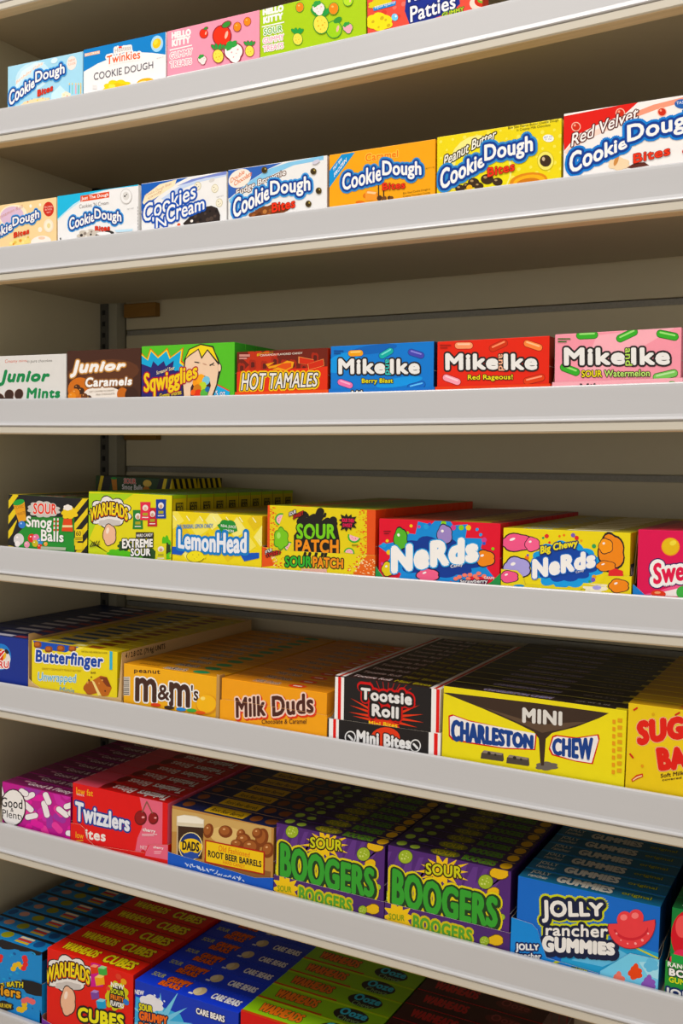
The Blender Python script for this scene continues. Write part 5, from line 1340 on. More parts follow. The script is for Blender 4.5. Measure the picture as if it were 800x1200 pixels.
  ["d","b","#DC5A34",[7.4,90.4,145.8,95.9,9.8,80.6,150.9,46.6,7,41.4,150,96.7,10.7,56.8,152.2,67.6,9.4,87.5,143.9,52.2,8.4,56.1,143.2,96.4,20.8,77,150.6,96.8,8.1,37.8,147.1,82.9,14.7,85.5,148,100.1,10.6,49.9,144.2,45.3,8.5,53.5,150.9,100.5,8.2,37.6,150.7,47.2,5.6,88.4,137.7,66.7,4.9,30.6,147.3,66.9,8.7,30.4,151.2,78.2,5.3,49.5,146.6,86.5,8.7,35.9,145.1,43.1,12,43.4,140.6,54.5,7.1,42,147.6,92.2,6.2,33.6,152.1,85.5,11.4,35.5,140.5,68.6,4.2,83,151.1,80.1,8.2,58.3,143.3,42.8,9.5,49.7,148.9,41.3,9.8,86.2,144.6,51,12.7,86,147.2,38.2,10.1,73,145.9,99.2,10.1,30.4,142,83.2,11,78.3],[1.3,-0.7]],
  ["d","b","#E8903A",[146.4,96.7,5.6,89.1,142.2,63.9,4.4,76,149.2,60.4,4.8,81.5,147.8,50.5,13.2,37.8,143.2,90.7,6.7,57.4,146.9,47.6,5.9,48.9,145.2,98.9,7.3,44.6,146.7,65.9,16.2,68.2,150.2,85.9,6.9,67.6,144.2,57.8,11.2,42.8,150.1,87.4,5.9,85.1,149.6,84.7,7.1,29.7,150.1,48.5,6.4,85.5,146.1,83.9,14.3,44.2,146.1,48.9,11.9,93.4,146.5,41.4,5.8,80.2,148.8,59.5,9.4,43.8,147.4,39.3,13.4,84.2,146,38.7,10.7,94.3,141.5,48.2,9.8,56.7,148.4,63.8,11.4,60.4,141.3,89.3,12.6,61.3,152.6,52.2,8.4,66,145.3,70.3,17,78.5,147.3,95.8,8.9,36.2,140.4,86.3,9,40.4,150.9,55.2,6.5,73.3,148.2,93.8,6.8,86.6],[1.2,-0.7]],
  ["p","p","#4AA83A",[18.8,69.9,16.4,70.8,14.5,72.3,13,74.2,12.2,76.3,12.1,78.6,12.6,80.8,13.8,82.9,15.6,84.7,17.8,86,20.4,86.8,23,87,25.6,86.6]],
  ["p","p","#F0B8C0",[19.7,72,17.9,72.7,16.4,73.8,15.3,75.2,14.7,76.8,14.6,78.5,15,80.2,15.9,81.7,17.3,83.1,18.9,84.1,20.8,84.6,22.8,84.8,24.8,84.5]],
  ["d","p","#C83A5A",[18.5,76.6,18.4,79.3,20.5,81.3],[0.8,-0.7]],
  ["p","p","#4AA83A",[143.6,58.5,142.4,56.4,140.7,54.6,138.6,53.2,136.1,52.4,133.5,52.1,131,52.5,128.7,53.5,126.7,54.9,125.3,56.8,124.5,59,124.4,61.3,124.9,63.6]],
  ["p","p","#F0B8C0",[141.3,59.1,140.4,57.5,139.1,56.2,137.5,55.2,135.6,54.5,133.7,54.4,131.8,54.6,130.1,55.3,128.6,56.4,127.6,57.8,127,59.5,126.8,61.2,127.2,62.9]],
  ["d","p","#C83A5A",[136,57.9,133,57.6,130.7,59.3],[0.8,-0.7]],
  ["p","p","#4AA83A",[31.3,35.6,29.6,36.6,28.3,37.9,27.4,39.6,27.1,41.4,27.4,43.2,28.2,44.9,29.5,46.4,31.1,47.6,33.1,48.4,35.2,48.8,37.2,48.7,39.2,48.1]],
  ["p","p","#F0B8C0",[32.2,37.1,31,37.9,30,38.9,29.4,40.1,29.2,41.5,29.4,42.9,30,44.2,30.9,45.3,32.2,46.2,33.6,46.8,35.2,47,36.7,47,38.2,46.5]],
  ["d","p","#C83A5A",[32.1,40.9,32.4,43.1,34.4,44.5],[0.6,-0.6]],
  ["p","p","#4AA83A",[119,39.2,119.6,41.1,120.7,42.7,122.3,44.1,124.1,45,126.2,45.6,128.3,45.6,130.3,45.1,132.1,44.2,133.5,42.9,134.5,41.3,135,39.5,134.9,37.7]],
  ["p","p","#F0B8C0",[121,39,121.5,40.4,122.3,41.6,123.5,42.7,124.9,43.4,126.4,43.8,128,43.8,129.5,43.5,130.8,42.8,131.9,41.8,132.6,40.6,133,39.3,132.9,37.9]],
  ["d","p","#C83A5A",[125.1,40.7,127.5,41.3,129.6,40.2],[0.6,-0.6]],
  ["b","p","#4A8A2A",[22.5,52.1,10.6,0.6,0.1,-13.6],6,0.2],
  ["b","p","#7CC03A",[22.5,52.1,9.4,0.5,0.1,-12.2],6,0.2],
  ["e","p","#A8DC6A",[18.6,56.2,3.1,0.2,0,-4.4]],
  ["c","p","#1E1A14",[51.7,76.3,58.5,86.3,5.4,0.2,0.1,-4.7],-1.01],
  ["c","p","#1E1A14",[58.6,77.7,66.1,75.8,4.9,0.2,0,-4.3],0.32],
  ["c","p","#1E1A14",[66,78,73.4,82.6,6.4,0.3,0.1,-5.6],-0.59],
  ["c","p","#1E1A14",[79.5,83.9,83,91.6,5.8,0.2,0.1,-5.1],-1.17],
  ["c","p","#1E1A14",[78.3,78.5,83.1,85.2,5.4,0.2,0.1,-4.7],-0.98],
  ["c","p","#1E1A14",[90.5,76.9,94.1,79.2,5.3,0.2,0.1,-4.7],-0.59],
  ["c","p","#1E1A14",[100.2,77.4,102.6,80.7,5.8,0.3,0.1,-5.1],-0.98],
  ["c","p","#1E1A14",[58.6,74.4,105,76.5,4.3,0.2,0,-3.8],0.0],
  ["c","p","#1E1A14",[64,84.4,63,86.5,2,0.1,0,-1.7],-1.95],
  ["c","p","#1E1A14",[89.4,85.4,90.4,88.7,1.9,0.1,0,-1.7],-1.31],
  ["p","p","#1E1A14",[42.6,57.4,58.6,75.5,107.4,77.7,112.5,56.7,112.3,35.5,42.9,33.5]],
  ["t","l","SOUR","#7CC82E",[46.9,52.2,106.7,56,106.5,76.2,46.7,73.9],[["#1E1A14",1.5]],0.06,0.0,0.0],
  ["t","l","PATCH","#E8912A",[45.6,34.8,111.8,36.5,111.5,55.6,45.4,52.2],[["#1E1A14",1.5]],0.06,0.0,0.0],
  ["e","p","#1E1A14",[68.7,62.6,2.5,0.1,0.1,-5.6]],
  ["c","p","#1E1A14",[65.7,64,71.6,64.3,1.2,0.1,0,-1.1],0.0],
  ["s","p","#1E1A14",[124.1,78.8,14.2,0.6,0.2,-12.7],0.67,11,0],
  ["t","v","SOUR THEN","#E0305A",[115.8,78.9,133.6,78.8,133.5,83.9,115.7,84],[],0.05,0.0,0.0],
  ["t","v","SWEET","#E0305A",[117,72.2,131.3,72.4,131.2,77.5,117,77.3],[],0.05,0.0,0.0],
  ["t","v","SOUR","#F2EFEC",[34.8,83.1,45.6,87.9,45.5,92.7,34.8,87.9],[["#1E1A14",0.9]],0.03,0.0,0.0],
  ["t","v","SWEET","#C8301E",[41.6,79.5,57.3,86.2,57.2,91.4,41.6,84.7],[["#1E1A14",0.9]],0.03,0.0,0.0],
  ["p","p","#6A5A10",[131.1,48.4,140.1,48.9,140.1,50.1,131.1,49.7]],
 ],
 top=[
  ["p","b","#C83A2A",[33,5.8,59.4,5.8,59.4,23,33,23]],
  ["p","b","#6A6A14",[74.2,5.8,100.6,5.8,100.6,23,74.2,23]],
  ["p","b","#4A8A2A",[115.5,5.8,141.9,5.8,141.9,23,115.5,23]],
 ],
 tray=dict(x0=-0.7595,w=172.8,prof=[[0,40.6],[11.1,39.6],[21.4,37.1],[172.8,38.9]],col="#E2CE14",inside="#6A4A2A",out="#D8502C",sideh=70,depth=360.4,art=[
  ["p","b","#DC5A24",[-3.9,41.8,6.5,40.1,13,30.6,19.6,15.6,-3.6,11.9]],
  ["p","b","#DC6A24",[173.6,40.1,160.9,38.3,149.4,23.9,140.1,10.7,174,10.9]],
  ["d","b","#DC5A34",[142.9,25.8,18.6,22.1,147.3,39.8,22.6,8,158,40.9,22.1,26.2,151.7,21.9,22.8,31.4,144.5,22.7,30.3,16.8,146.3,34.6,26.1,15.6,153.7,34.9,22.5,6.9,149.8,36.3,17.2,22.7,142.6,20.8,31.3,25.7,133.8,16.4,31.3,20.1,137,22.3,18.6,23.9,146.4,28.2,29.6,19.6,145.9,21.6,36.9,24.4,158.3,38.3,20.6,34,151.8,27.8,16.4,28.4,146.5,29.3,35.4,18.7,145.1,17.3,30,34.2,153,33.4,15.2,30.6,141.9,14],[1.2,-0.7]],
  ["d","b","#DC5A34",[32.4,15.1,135.2,23.5,27.5,10.2,154.3,27.7,18.4,28.5,152.2,32.5,19.4,18.5,151.5,28.4,26.5,6.7,155.4,40.6,20.6,29.7,157,34.2,27.6,7.4,159.7,42.4,19.1,19.8,156.3,33.9,23.4,15.8,147.1,21.8,22.4,16.6,134.6,18.8,26.9,15,141.6,26,22.2,34.3,150,21.7,18.3,28.3,138.5,20.1,18.3,27,146.4,23.2,22.9,21.2,142.7,40.9,33.6,27.5,142,15.3,27.1,14.7,146.1,29.3,25.3,10.7,137.2,16.3,23.6,17.7],[1.3,-0.7]],
  ["d","b","#F0D0A0",[149.9,23,27.4,11.9,147,26.5,19.8,27.5,148.6,21,14.4,33.5,145.2,16,27.1,10.9,143.3,22.1,19,30.5,135.6,17.1,22.8,21.4,148.5,35.1,23.3,23.6,154.7,39.6,16.3,27.4,153.1,31.4,19.1,15.9,159,38.5,20.4,10.7,160.3,38.8,27.2,16.8,151,28.1,18.3,27,153.8,28.6,20,16.7,153.9,26.6,21.2,14.6,145.2,17.1,19.8,21.2,154.4,36.3,22.2,30.6,153.3,28.7,16.5,25.5,136,18,21.5,26.1],[1.2,-0.7]],
  ["d","b","#F4E0B0",[157.8,24.3,155.7,31.8,151.9,15.8,156.2,14.1,155.2,27.4,161.3,29.3,158.3,13.8,170.1,17.5,164.2,15.1,171.3,22.8,166.1,32.4,166.5,24.4,167,20.6,156,31.8,170.9,31.1,160.4,26.2,156.4,18,172.1,28.6,164.7,27.3,162.4,25.3,153.2,29.3,154.4,14.6,160.9,28.7,170.6,13.9,159.8,30.2,153.8,30.8,157.3,31,154.9,27.5,162.8,15.5,166.9,25.2,159.1,22.5,158.2,26.1,150.8,26.9,171.8,31.2,161.2,20.5,169.4,29.3,155.7,27.8,158.7,24,171.7,16.9,169.6,33.1],[0.9,-0.6]],
  ["c","p","#1E1A14",[67.3,32.1,68.2,35.6,2.2,0.1,0,-1.9],-1.33],
  ["c","p","#1E1A14",[74.7,32.5,75.6,36,2.2,0.1,0,-1.9],-1.33],
  ["c","p","#1E1A14",[84.5,33.1,85.5,36.6,2.2,0.1,0,-1.9],-1.33],
  ["c","p","#1E1A14",[94.3,33.7,95.2,37.2,2.2,0.1,0,-1.9],-1.33],
  ["c","p","#1E1A14",[99.1,34,100.1,37.4,2.2,0.1,0,-1.9],-1.33],
  ["t","l","SOUR","#3FA83A",[36.9,15,78.6,17.2,78.4,32.3,36.7,29.8],[["#1E1A14",1.3]],0.06,0.0,0.0],
  ["t","l","PATCH","#E8912A",[80.3,17.3,126.3,18.6,126.1,31.8,80.1,32],[["#1E1A14",1.3]],0.06,0.0,0.0],
  ["p","p","#E0B0A0",[62.5,14.5,101.8,16.6,101.8,11.3,62.5,10.8]],
  ["t","v","SOUR","#F2EFEC",[5.3,30.1,16.3,35.6,16.3,40.4,5.2,35.4],[["#1E1A14",0.9]],0.03,0.0,0.0],
  ["t","v","SWEET","#C8301E",[7.1,26.3,30.9,32.7,30.8,38.4,7.1,32],[["#1E1A14",0.9]],0.03,0.0,0.0],
 ]),),
dict(
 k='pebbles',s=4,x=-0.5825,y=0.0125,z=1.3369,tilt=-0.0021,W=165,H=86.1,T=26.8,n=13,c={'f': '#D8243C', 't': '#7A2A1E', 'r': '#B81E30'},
 art=[
  ["s","b","#2E8AD0",[81.2,41.9,76.8,4.3,0.9,-50],0.76,13,0],
  ["b","b","#2E8AD0",[81.2,40.8,59.7,1.1,0.5,-27.8],12,0.15],
  ["b","b","#173A8C",[81.3,39.7,53.5,1,0.4,-23.4],12,0.14],
  ["e","b","#E8C83A",[45.5,78.2,2.2,0.1,0,-2]],
  ["e","b","#3A9AD8",[66.2,78,3.6,0.2,0.1,-3.3]],
  ["e","b","#C84A8A",[56.5,77.6,2.2,0.1,0,-2]],
  ["e","b","#8AC83A",[90,83.4,3.6,0.1,0.1,-3.3]],
  ["e","b","#3A5AC0",[70.9,81.5,2.2,0.1,0,-2]],
  ["e","b","#E8C83A",[123,79.3,3.5,0.1,0.1,-3.3]],
  ["e","b","#3A9AD8",[134.5,77.6,2.1,0.1,0,-2]],
  ["e","b","#C84A8A",[144,65,3.4,0.2,0.1,-3.3]],
  ["e","b","#8AC83A",[40.7,69,2.2,0.1,0,-2]],
  ["e","b","#3A5AC0",[27.5,48,3.7,0.2,0.1,-3.4]],
  ["e","b","#E8C83A",[12.3,57.5,2.3,0.1,0,-2]],
  ["e","b","#3A9AD8",[7.4,51.5,3.8,0.2,0.1,-3.4]],
  ["e","b","#C84A8A",[5.7,27.4,2.3,0.1,0,-2.1]],
  ["e","b","#8AC83A",[113.7,78.9,3.5,0.2,0.1,-3.3]],
  ["e","b","#3A5AC0",[144,60.7,2.1,0.1,0,-2]],
  ["e","b","#E8C83A",[15.1,42.8,3.8,0.2,0.1,-3.4]],
  ["e","b","#3A9AD8",[139.3,71.3,2.1,0.1,0,-2]],
  ["e","b","#C84A8A",[103.1,78.5,3.5,0.2,0.1,-3.3]],
  ["e","b","#8AC83A",[155.5,54.7,2,0.1,0,-1.9]],
  ["b","p","#1A1420",[31,60.7,9.4,0.5,0.2,-14.2],5,0.14],
  ["b","p","#5AAE3A",[31,60.7,8.5,0.4,0.2,-12.6],5,0.14],
  ["e","p","#F4EEEA",[28.2,65.8,1.7,0.6,0.8,-1.9]],
  ["b","p","#1A1420",[91.5,69.1,10,0.5,0.2,-12.4],5,0.14],
  ["b","p","#9A86C0",[91.5,69.1,9.1,0.4,0.2,-11.1],5,0.14],
  ["e","p","#F4EEEA",[88.5,73.6,1.8,0.7,0.7,-1.7]],
  ["b","p","#1A1420",[145.5,42.3,12.5,0.7,0.2,-9.9],5,0.14],
  ["b","p","#E88A2E",[145.5,42.3,11.4,0.6,0.2,-8.8],5,0.14],
  ["e","p","#F4EEEA",[141.9,45.7,2.2,0.9,0.6,-1.3]],
  ["b","p","#1A1420",[14.1,21.1,9,0.6,0.1,-9.4],5,0.14],
  ["b","p","#DCC83A",[14.1,21.1,8.2,0.5,0.1,-8.3],5,0.14],
  ["e","p","#F4EEEA",[11.5,24.4,1.6,0.6,0.5,-1.3]],
  ["b","p","#1A1420",[69.6,16.7,15.3,1,0.1,-8.2],5,0.14],
  ["b","p","#E8688A",[69.6,16.7,13.8,0.9,0.1,-7.3],5,0.14],
  ["e","p","#F4EEEA",[65.2,19.4,2.7,1.1,0.5,-1.1]],
  ["e","p","#F0806A",[112.5,17.2,3.3,0.2,0,-2.4]],
  ["e","p","#F0806A",[119.4,19.9,3.3,0.2,0,-2.4]],
  ["e","p","#F0806A",[126.4,20.8,3.2,0.2,0,-2.4]],
  ["e","p","#F0806A",[133.3,19.7,3.2,0.2,0,-2.4]],
  ["e","p","#F0806A",[137.9,23.2,3.2,0.2,0,-2.4]],
  ["e","p","#F0806A",[144.8,20.4,3.2,0.2,0,-2.4]],
  ["e","p","#F0806A",[107.8,14.7,3.3,0.2,0,-2.4]],
  ["e","p","#F0806A",[124.2,15.8,3.2,0.2,0,-2.4]],
  ["e","p","#F0806A",[135.7,16.5,3.2,0.2,0,-2.4]],
  ["t","l","NeRds","#F2EFEC",[18.5,14.3,137.6,37.4,137,70.1,17.9,51.1],[["#3A9AD8",1.4]],0.105,0,0.02],
  ["t","v","Candy","#F2EFEC",[100.5,26.4,116.9,30.3,116.8,35.6,100.4,31.7],[],0.02,0.0,0.0],
  ["t","v","Strawberry","#F2EFEC",[113.8,8.9,149.6,10.5,149.5,17,113.7,13.8],[["#2A1A3A",1.1]],0.03,0.0,0.0],
  ["t","v","GRAPE","#F2EFEC",[144.9,17.1,158.6,17,158.5,20,144.8,20.2],[],0.02,0.0,0.0],
  ["p","p","#7A1020",[7.1,68.9,17.2,69.3,17.1,70.7,7.1,70.2]],
  ["p","p","#7A1020",[7.7,65.9,14.7,66.2,14.7,67.4,7.7,67.1]],
 ],
 top=[
  ["p","b","#A83A2A",[16.5,5.4,82.5,5.4,82.5,21.4,16.5,21.4]],
  ["p","b","#B8A83A",[99,6.7,148.5,6.7,148.5,20.1,99,20.1]],
 ],
 tray=dict(x0=-0.5857,w=169.4,prof=[[0,24.8],[9.2,13.9],[16.9,2.9],[139.6,4.8],[157.7,14.8],[169.4,26.5]],col="#2E8A4A",inside="#7A5A3A",out="#2E8A4A",sideh=75,depth=364.1,art=[
 ]),),
dict(
 k='chewy',s=4,x=-0.4142,y=0.0125,z=1.3368,tilt=0.0014,W=153.7,H=81.2,T=28,n=12,c={'f': '#E6D21A', 't': '#A8981E', 'r': '#D8C41E'},
 art=[
  ["b","b","#2E9AD8",[77.4,39.7,38.8,1.4,0.6,-24.9],13,0.16],
  ["b","b","#17459C",[76.3,40.7,34.1,1.2,0.4,-19],12,0.15],
  ["e","b","#3A9A5A",[50.2,70.9,1.6,0.1,0,-1.5]],
  ["e","b","#D83A3A",[54.6,73.3,2.7,0.1,0.1,-2.6]],
  ["e","b","#E87A2A",[75.5,75.3,1.5,0.1,0,-1.5]],
  ["e","b","#7A5AB0",[86.4,75.7,2.6,0.1,0.1,-2.6]],
  ["e","b","#E0A020",[96.3,69.7,1.5,0.1,0,-1.5]],
  ["e","b","#3A9A5A",[111.4,64,2.5,0.1,0.1,-2.6]],
  ["e","b","#D83A3A",[58.1,65.8,1.5,0.1,0,-1.5]],
  ["e","b","#E87A2A",[30.6,45.9,2.7,0.1,0.1,-2.6]],
  ["e","b","#7A5AB0",[31.6,49.2,1.6,0.1,0,-1.5]],
  ["e","b","#E0A020",[112.3,27.8,2.6,0.2,0.1,-2.6]],
  ["e","b","#3A9A5A",[107.1,22.1,1.5,0.1,0,-1.5]],
  ["e","b","#D83A3A",[90.8,72.7,2.6,0.1,0.1,-2.6]],
  ["e","b","#E87A2A",[70.1,73.9,1.5,0.1,0,-1.5]],
  ["e","b","#7A5AB0",[111.3,24.5,2.6,0.2,0.1,-2.6]],
  ["b","p","#1A1420",[17.7,63.9,19.7,0.9,0.2,-10.5],5,0.14],
  ["b","p","#E8608A",[17.7,63.9,17.8,0.8,0.2,-9.3],5,0.14],
  ["e","p","#F4EEEA",[12,67.6,3.5,1.4,0.6,-1.4]],
  ["b","p","#1A1420",[37,62.6,9,0.4,0.2,-8.5],5,0.14],
  ["b","p","#EE6A92",[37,62.6,8.2,0.4,0.2,-7.6],5,0.14],
  ["e","p","#F4EEEA",[34.4,65.7,1.6,0.6,0.5,-1.2]],
  ["b","p","#1A1420",[18.3,33.1,16.8,1,0.3,-12.9],5,0.14],
  ["b","p","#A8A0D8",[18.3,33.1,15.3,0.9,0.2,-11.5],5,0.14],
  ["e","p","#F4EEEA",[13.4,37.6,3,1.2,0.7,-1.8]],
  ["b","p","#1A1420",[131.6,57.6,14.6,0.7,0.5,-21],5,0.14],
  ["b","p","#E88A1E",[131.6,57.6,13.2,0.7,0.5,-18.7],5,0.14],
  ["e","p","#F4EEEA",[127.3,65.2,2.6,1.1,1.1,-2.9]],
  ["b","p","#1A1420",[125.1,64.7,8,0.4,0.2,-8.7],5,0.14],
  ["b","p","#F09A2E",[125.1,64.7,7.3,0.3,0.2,-7.7],5,0.14],
  ["e","p","#F4EEEA",[122.8,67.8,1.4,0.6,0.5,-1.2]],
  ["b","p","#1A1420",[125.7,41.4,11.1,0.6,0.1,-6],5,0.14],
  ["b","p","#E88A1E",[125.7,41.4,10.1,0.6,0.1,-5.3],5,0.14],
  ["e","p","#F4EEEA",[122.5,43.4,2,0.8,0.3,-0.8]],
  ["b","p","#D83A3A",[137.4,33.6,7.9,0.5,0.1,-4.6],6,0.2],
  ["t","v","Big Chewy","#E8D83A",[47.4,48.5,92.4,61,92.1,71.3,47.1,60.7],[["#1A2A5A",1.3]],0.05,0,0.05],
  ["t","l","NeRds","#F2EFEC",[37.9,19.9,114.1,39.2,113.6,60.1,37.4,44.5],[["#2A6AC0",1.1]],0.1,0.0,0.0],
  ["t","v","Candy","#F2EFEC",[90.7,30.1,100.4,32.9,100.3,36.3,90.6,33.6],[],0.0,0.0,0.0],
 ],
 top=[
  ["t","b","NeRds","#8AA8C8",[23.1,5.6,58.4,5.6,58.4,22.4,23.1,22.4],[],0.02,0,0],
  ["p","b","#E8E0C0",[76.9,7,130.6,7,130.6,21,76.9,21]],
 ],
 side=[
  ["p","b","#2A3A4A",[2.8,20.3,23.8,20.3,23.8,44.6,2.8,44.6]],
  ["t","b","NeRds","#F2EFEC",[5.6,24.3,21,24.3,21,40.6,5.6,40.6],[],0.02,0,0],
 ],
 tray=dict(x0=-0.4154,w=156.9,prof=[[0,31.7],[20,31.1],[27,24.9],[30.6,14.1],[104.5,14.6],[123.5,22.3],[127.5,31],[156.9,32.4]],col="#E3CF2E",inside="#5A4A3A",out="#E3CF2E",sideh=78,depth=360,art=[
  ["b","p","#1A1420",[10.1,22.8,11.6,0.7,0.1,-7.2],5,0.14],
  ["b","p","#E8608A",[10.1,22.8,10.5,0.7,0.1,-6.4],5,0.14],
  ["e","p","#F4EEEA",[6.7,25.3,2.1,0.9,0.4,-1]],
  ["b","p","#1A1420",[142.6,20.4,11.4,0.8,0.2,-7.7],5,0.14],
  ["b","p","#E88A1E",[142.6,20.4,10.3,0.7,0.2,-6.9],5,0.14],
  ["e","p","#F4EEEA",[139.3,23.1,2,0.9,0.4,-1.1]],
  ["b","p","#EFE6C8",[115.3,17.6,12.7,0.8,0.2,-6.4],7,0.2],
  ["e","p","#A8A0D8",[117.4,16.7,5.1,0.3,0.1,-2.6]],
  ["t","v","Jumbo","#3A2A2A",[98.3,12.2,104.7,13,104.6,16.4,98.2,15.6],[],0.0,0.0,0.0],
  ["e","p","#2E8AC0",[22.9,12.5,6.8,0.4,0,-1.8]],
 ]),),
dict(
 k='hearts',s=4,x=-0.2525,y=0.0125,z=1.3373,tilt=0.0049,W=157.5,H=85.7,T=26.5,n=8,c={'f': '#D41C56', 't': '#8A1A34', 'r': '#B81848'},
 art=[
  ["p","b","#E8608A",[2.7,9.7,20.1,14.5,51.1,27.2,79.1,34.1,79.7,12.3]],
  ["p","b","#F0E6E0",[14.1,10.5,45.8,20.6,79.3,28.9,79.7,12.3]],
  ["e","p","#E89A2E",[36.7,67.4,10.1,0.5,0.3,-10.3]],
  ["e","p","#E0B81E",[36.7,67.6,8.9,0.4,0.2,-9.2]],
  ["e","p","#ECD65A",[39.3,71.8,3.6,1.5,1,-2.6]],
  ["t","l","SweeTARTS","#2A1A5A",[18.6,22.9,124.6,41.1,124,60.8,17.9,47.6],[["#2A1A5A",5.4]],0.04,0,0.05],
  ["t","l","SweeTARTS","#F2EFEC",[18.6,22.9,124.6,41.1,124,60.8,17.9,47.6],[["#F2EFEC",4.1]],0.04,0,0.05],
  ["t","l","SweeTARTS","#D8244E",[18.6,22.9,124.6,41.1,124,60.8,17.9,47.6],[],0.05,0,0.05],
  ["e","p","#D8442E",[24.5,13,8.2,-0.2,-0.2,-4.1]],
  ["e","p","#4AA84A",[51.4,16.5,7.2,0.5,0.2,-7.1]],
  ["e","p","#E8A070",[23.6,14.3,3.5,0.2,0,-1.4]],
  ["e","p","#E8A02E",[71.2,20.5,6.7,0.4,0.1,-5.3]],
 ],
 top=[
  ["p","b","#B82A3A",[15.8,5.3,94.5,5.3,94.5,21.2,15.8,21.2]],
  ["p","b","#E0A060",[110.2,7.9,133.9,7.9,133.9,18.5,110.2,18.5]],
 ],
 tray=dict(x0=-0.2565,w=164,prof=[[0,23.4],[6.7,18.3],[13.5,12],[164,10.4]],col="#2E7AC0",inside="#6A4A2A",out="#2E7AC0",sideh=76,depth=360,art=[
 ]),),
dict(
 k='navy',s=5,x=-1.35,y=0.0125,z=1.1252,tilt=-0.0127,W=156,H=84.3,T=28.5,n=12,c={'f': '#1A2F86', 't': '#1E2A5A', 'r': '#16286A'},
 art=[
  ["e","p","#2A7AC8",[95.8,50.3,23.6,2.7,-0.2,-21.6]],
  ["e","p","#E8E0DA",[95.7,46.5,22.3,2.5,-0.1,-16.1]],
  ["e","p","#E8B83A",[97.5,54.2,11.5,1.3,-0.1,-10]],
  ["e","p","#D8402E",[92.4,49.9,10.2,1.1,-0.1,-12.6]],
  ["p","p","#F0ECE8",[75.1,29.8,82,30.6,82,38.6,75.2,37.9]],
  ["p","p","#D8402E",[82,30.6,88.8,31.4,88.9,39.4,82,38.6]],
  ["p","p","#F0ECE8",[88.8,31.4,95.6,32.2,95.7,40.2,88.9,39.4]],
  ["p","p","#D8402E",[95.6,32.2,102.4,33,102.5,41,95.7,40.2]],
  ["p","p","#F0ECE8",[102.4,33,109.2,33.8,109.2,41.8,102.5,41]],
  ["p","p","#D8402E",[109.2,33.8,115.9,34.6,116,42.5,109.2,41.8]],
  ["t","l","BABY RU","#D8302A",[43.9,25.3,114.6,34.4,114.6,45.9,44,37.1],[["#F4EEEA",1.5]],0.05,0.0,0.0],
  ["t","l","Baby","#D8302A",[33.5,38.2,105.9,50.1,106,65.2,33.6,53.5],[["#F4EEEA",1.5]],0.05,0.0,0.0],
  ["c","p","#2A1A14",[108.7,61.7,111.4,59.5,3.4,0.4,0,-2.5],0.9],
 ],
 top=[
  ["p","b","#C8C4D0",[62.4,7.1,112.3,7.1,112.3,19.9,62.4,19.9]],
  ["p","b","#A83A3A",[117,8.6,140.4,8.6,140.4,19.9,117,19.9]],
 ],),
dict(
 k='butter',s=5,x=-1.187,y=0.0125,z=1.1242,tilt=-0.0131,W=172.5,H=83.3,T=26.2,n=13,c={'f': '#E6D222', 't': '#C8B01A', 'r': '#D8C222'},
 art=[
  ["p","b","#1E50B0",[2.9,83.5,103.6,85.5,70,71.7,9.3,71.1]],
  ["p","b","#EFE06A",[103.6,85.5,113.4,85.6,79.4,70.4,70,71.7]],
  ["b","p","#8A4A24",[12.6,77.6,7.8,0.8,0,-4.9],4,0.15],
  ["b","p","#B8682E",[11.6,78.3,4.9,0.5,0,-2.7],4,0.2],
  ["b","p","#8A4A24",[35.8,72.8,7.7,0.8,0,-4.9],4,0.15],
  ["b","p","#B8682E",[34.8,73.4,4.8,0.5,0,-2.7],4,0.2],
  ["b","p","#8A4A24",[60.6,76.7,7.6,0.8,0,-4.8],4,0.15],
  ["b","p","#B8682E",[59.6,77.3,4.7,0.5,0,-2.7],4,0.2],
  ["b","p","#8A4A24",[84.1,79.3,7.5,0.8,0,-4.8],4,0.15],
  ["b","p","#B8682E",[83.2,79.9,4.7,0.5,0,-2.6],4,0.2],
  ["t","l","Butterfinger","#1E4FA8",[8.5,44.1,145.2,50.5,145.3,76.5,8.7,69.8],[["#F2EFEC",2]],0.03,0.05,0.0],
  ["t","l","Butterfinger","#1A44A0",[8.5,44.1,145.2,50.5,145.3,76.5,8.7,69.8],[],0.05,0.05,0.0],
  ["t","v","CRISPETY CRUNCHETY PEANUT-BUTTERY","#A88A1A",[22.1,39,102.6,44.7,102.6,47.8,22.1,42.2],[],0.0,0.0,0.0],
  ["t","v","BAR","#6A4A1A",[121.3,44.6,131,45.3,131.1,48.6,121.3,47.9],[],0.02,0.0,0.0],
  ["t","v","Unwrapped","#4A9AD0",[13.9,16.5,92.4,23.3,92.4,39.7,14,34.1],[["#DCE8D8",1]],0.0,0.1,0.0],
  ["t","v","Minis","#4A9AD0",[58.8,7.5,88.6,9.4,88.6,18.1,58.8,17.2],[],0,0.1,0.0],
  ["p","p","#4AB0D0",[157.5,55.1,162.9,55.7,162.9,84.8,157.5,84.2]],
  ["t","v","NATURAL AND ARTIFICIAL FLAVOR","#6A5A14",[102.7,75.3,152.8,78.5,152.8,81.1,102.7,78],[],0.0,0.0,0.0],
  ["b","p","#A85A2A",[122.5,22.8,14.6,1.8,0,-9.5],5,0.12],
  ["p","p","#B8682E",[125.6,35.1,140.7,44.1,152.7,43.2,162.3,27.9,155.7,15.3,143.7,12.5]],
  ["p","p","#7A3A1A",[137.7,41.4,152.7,42.7,161.7,29,152.7,29]],
  ["p","p","#F0D890",[122.5,35.2,128.6,33.1,142.2,13.5,136.2,12.7]],
  ["d","p","#5A2A14",[117.9,34.2,122.5,39.5,149.7,21.6],[2.1,-1.7]],
  ["d","p","#D89A5A",[114.9,30.2,137.7,31.9,143.7,37.4],[2.1,-1.7]],
 ],
 top=[
  ["p","b","#2A4A6A",[25.9,6.6,77.6,6.6,77.6,19.7,25.9,19.7]],
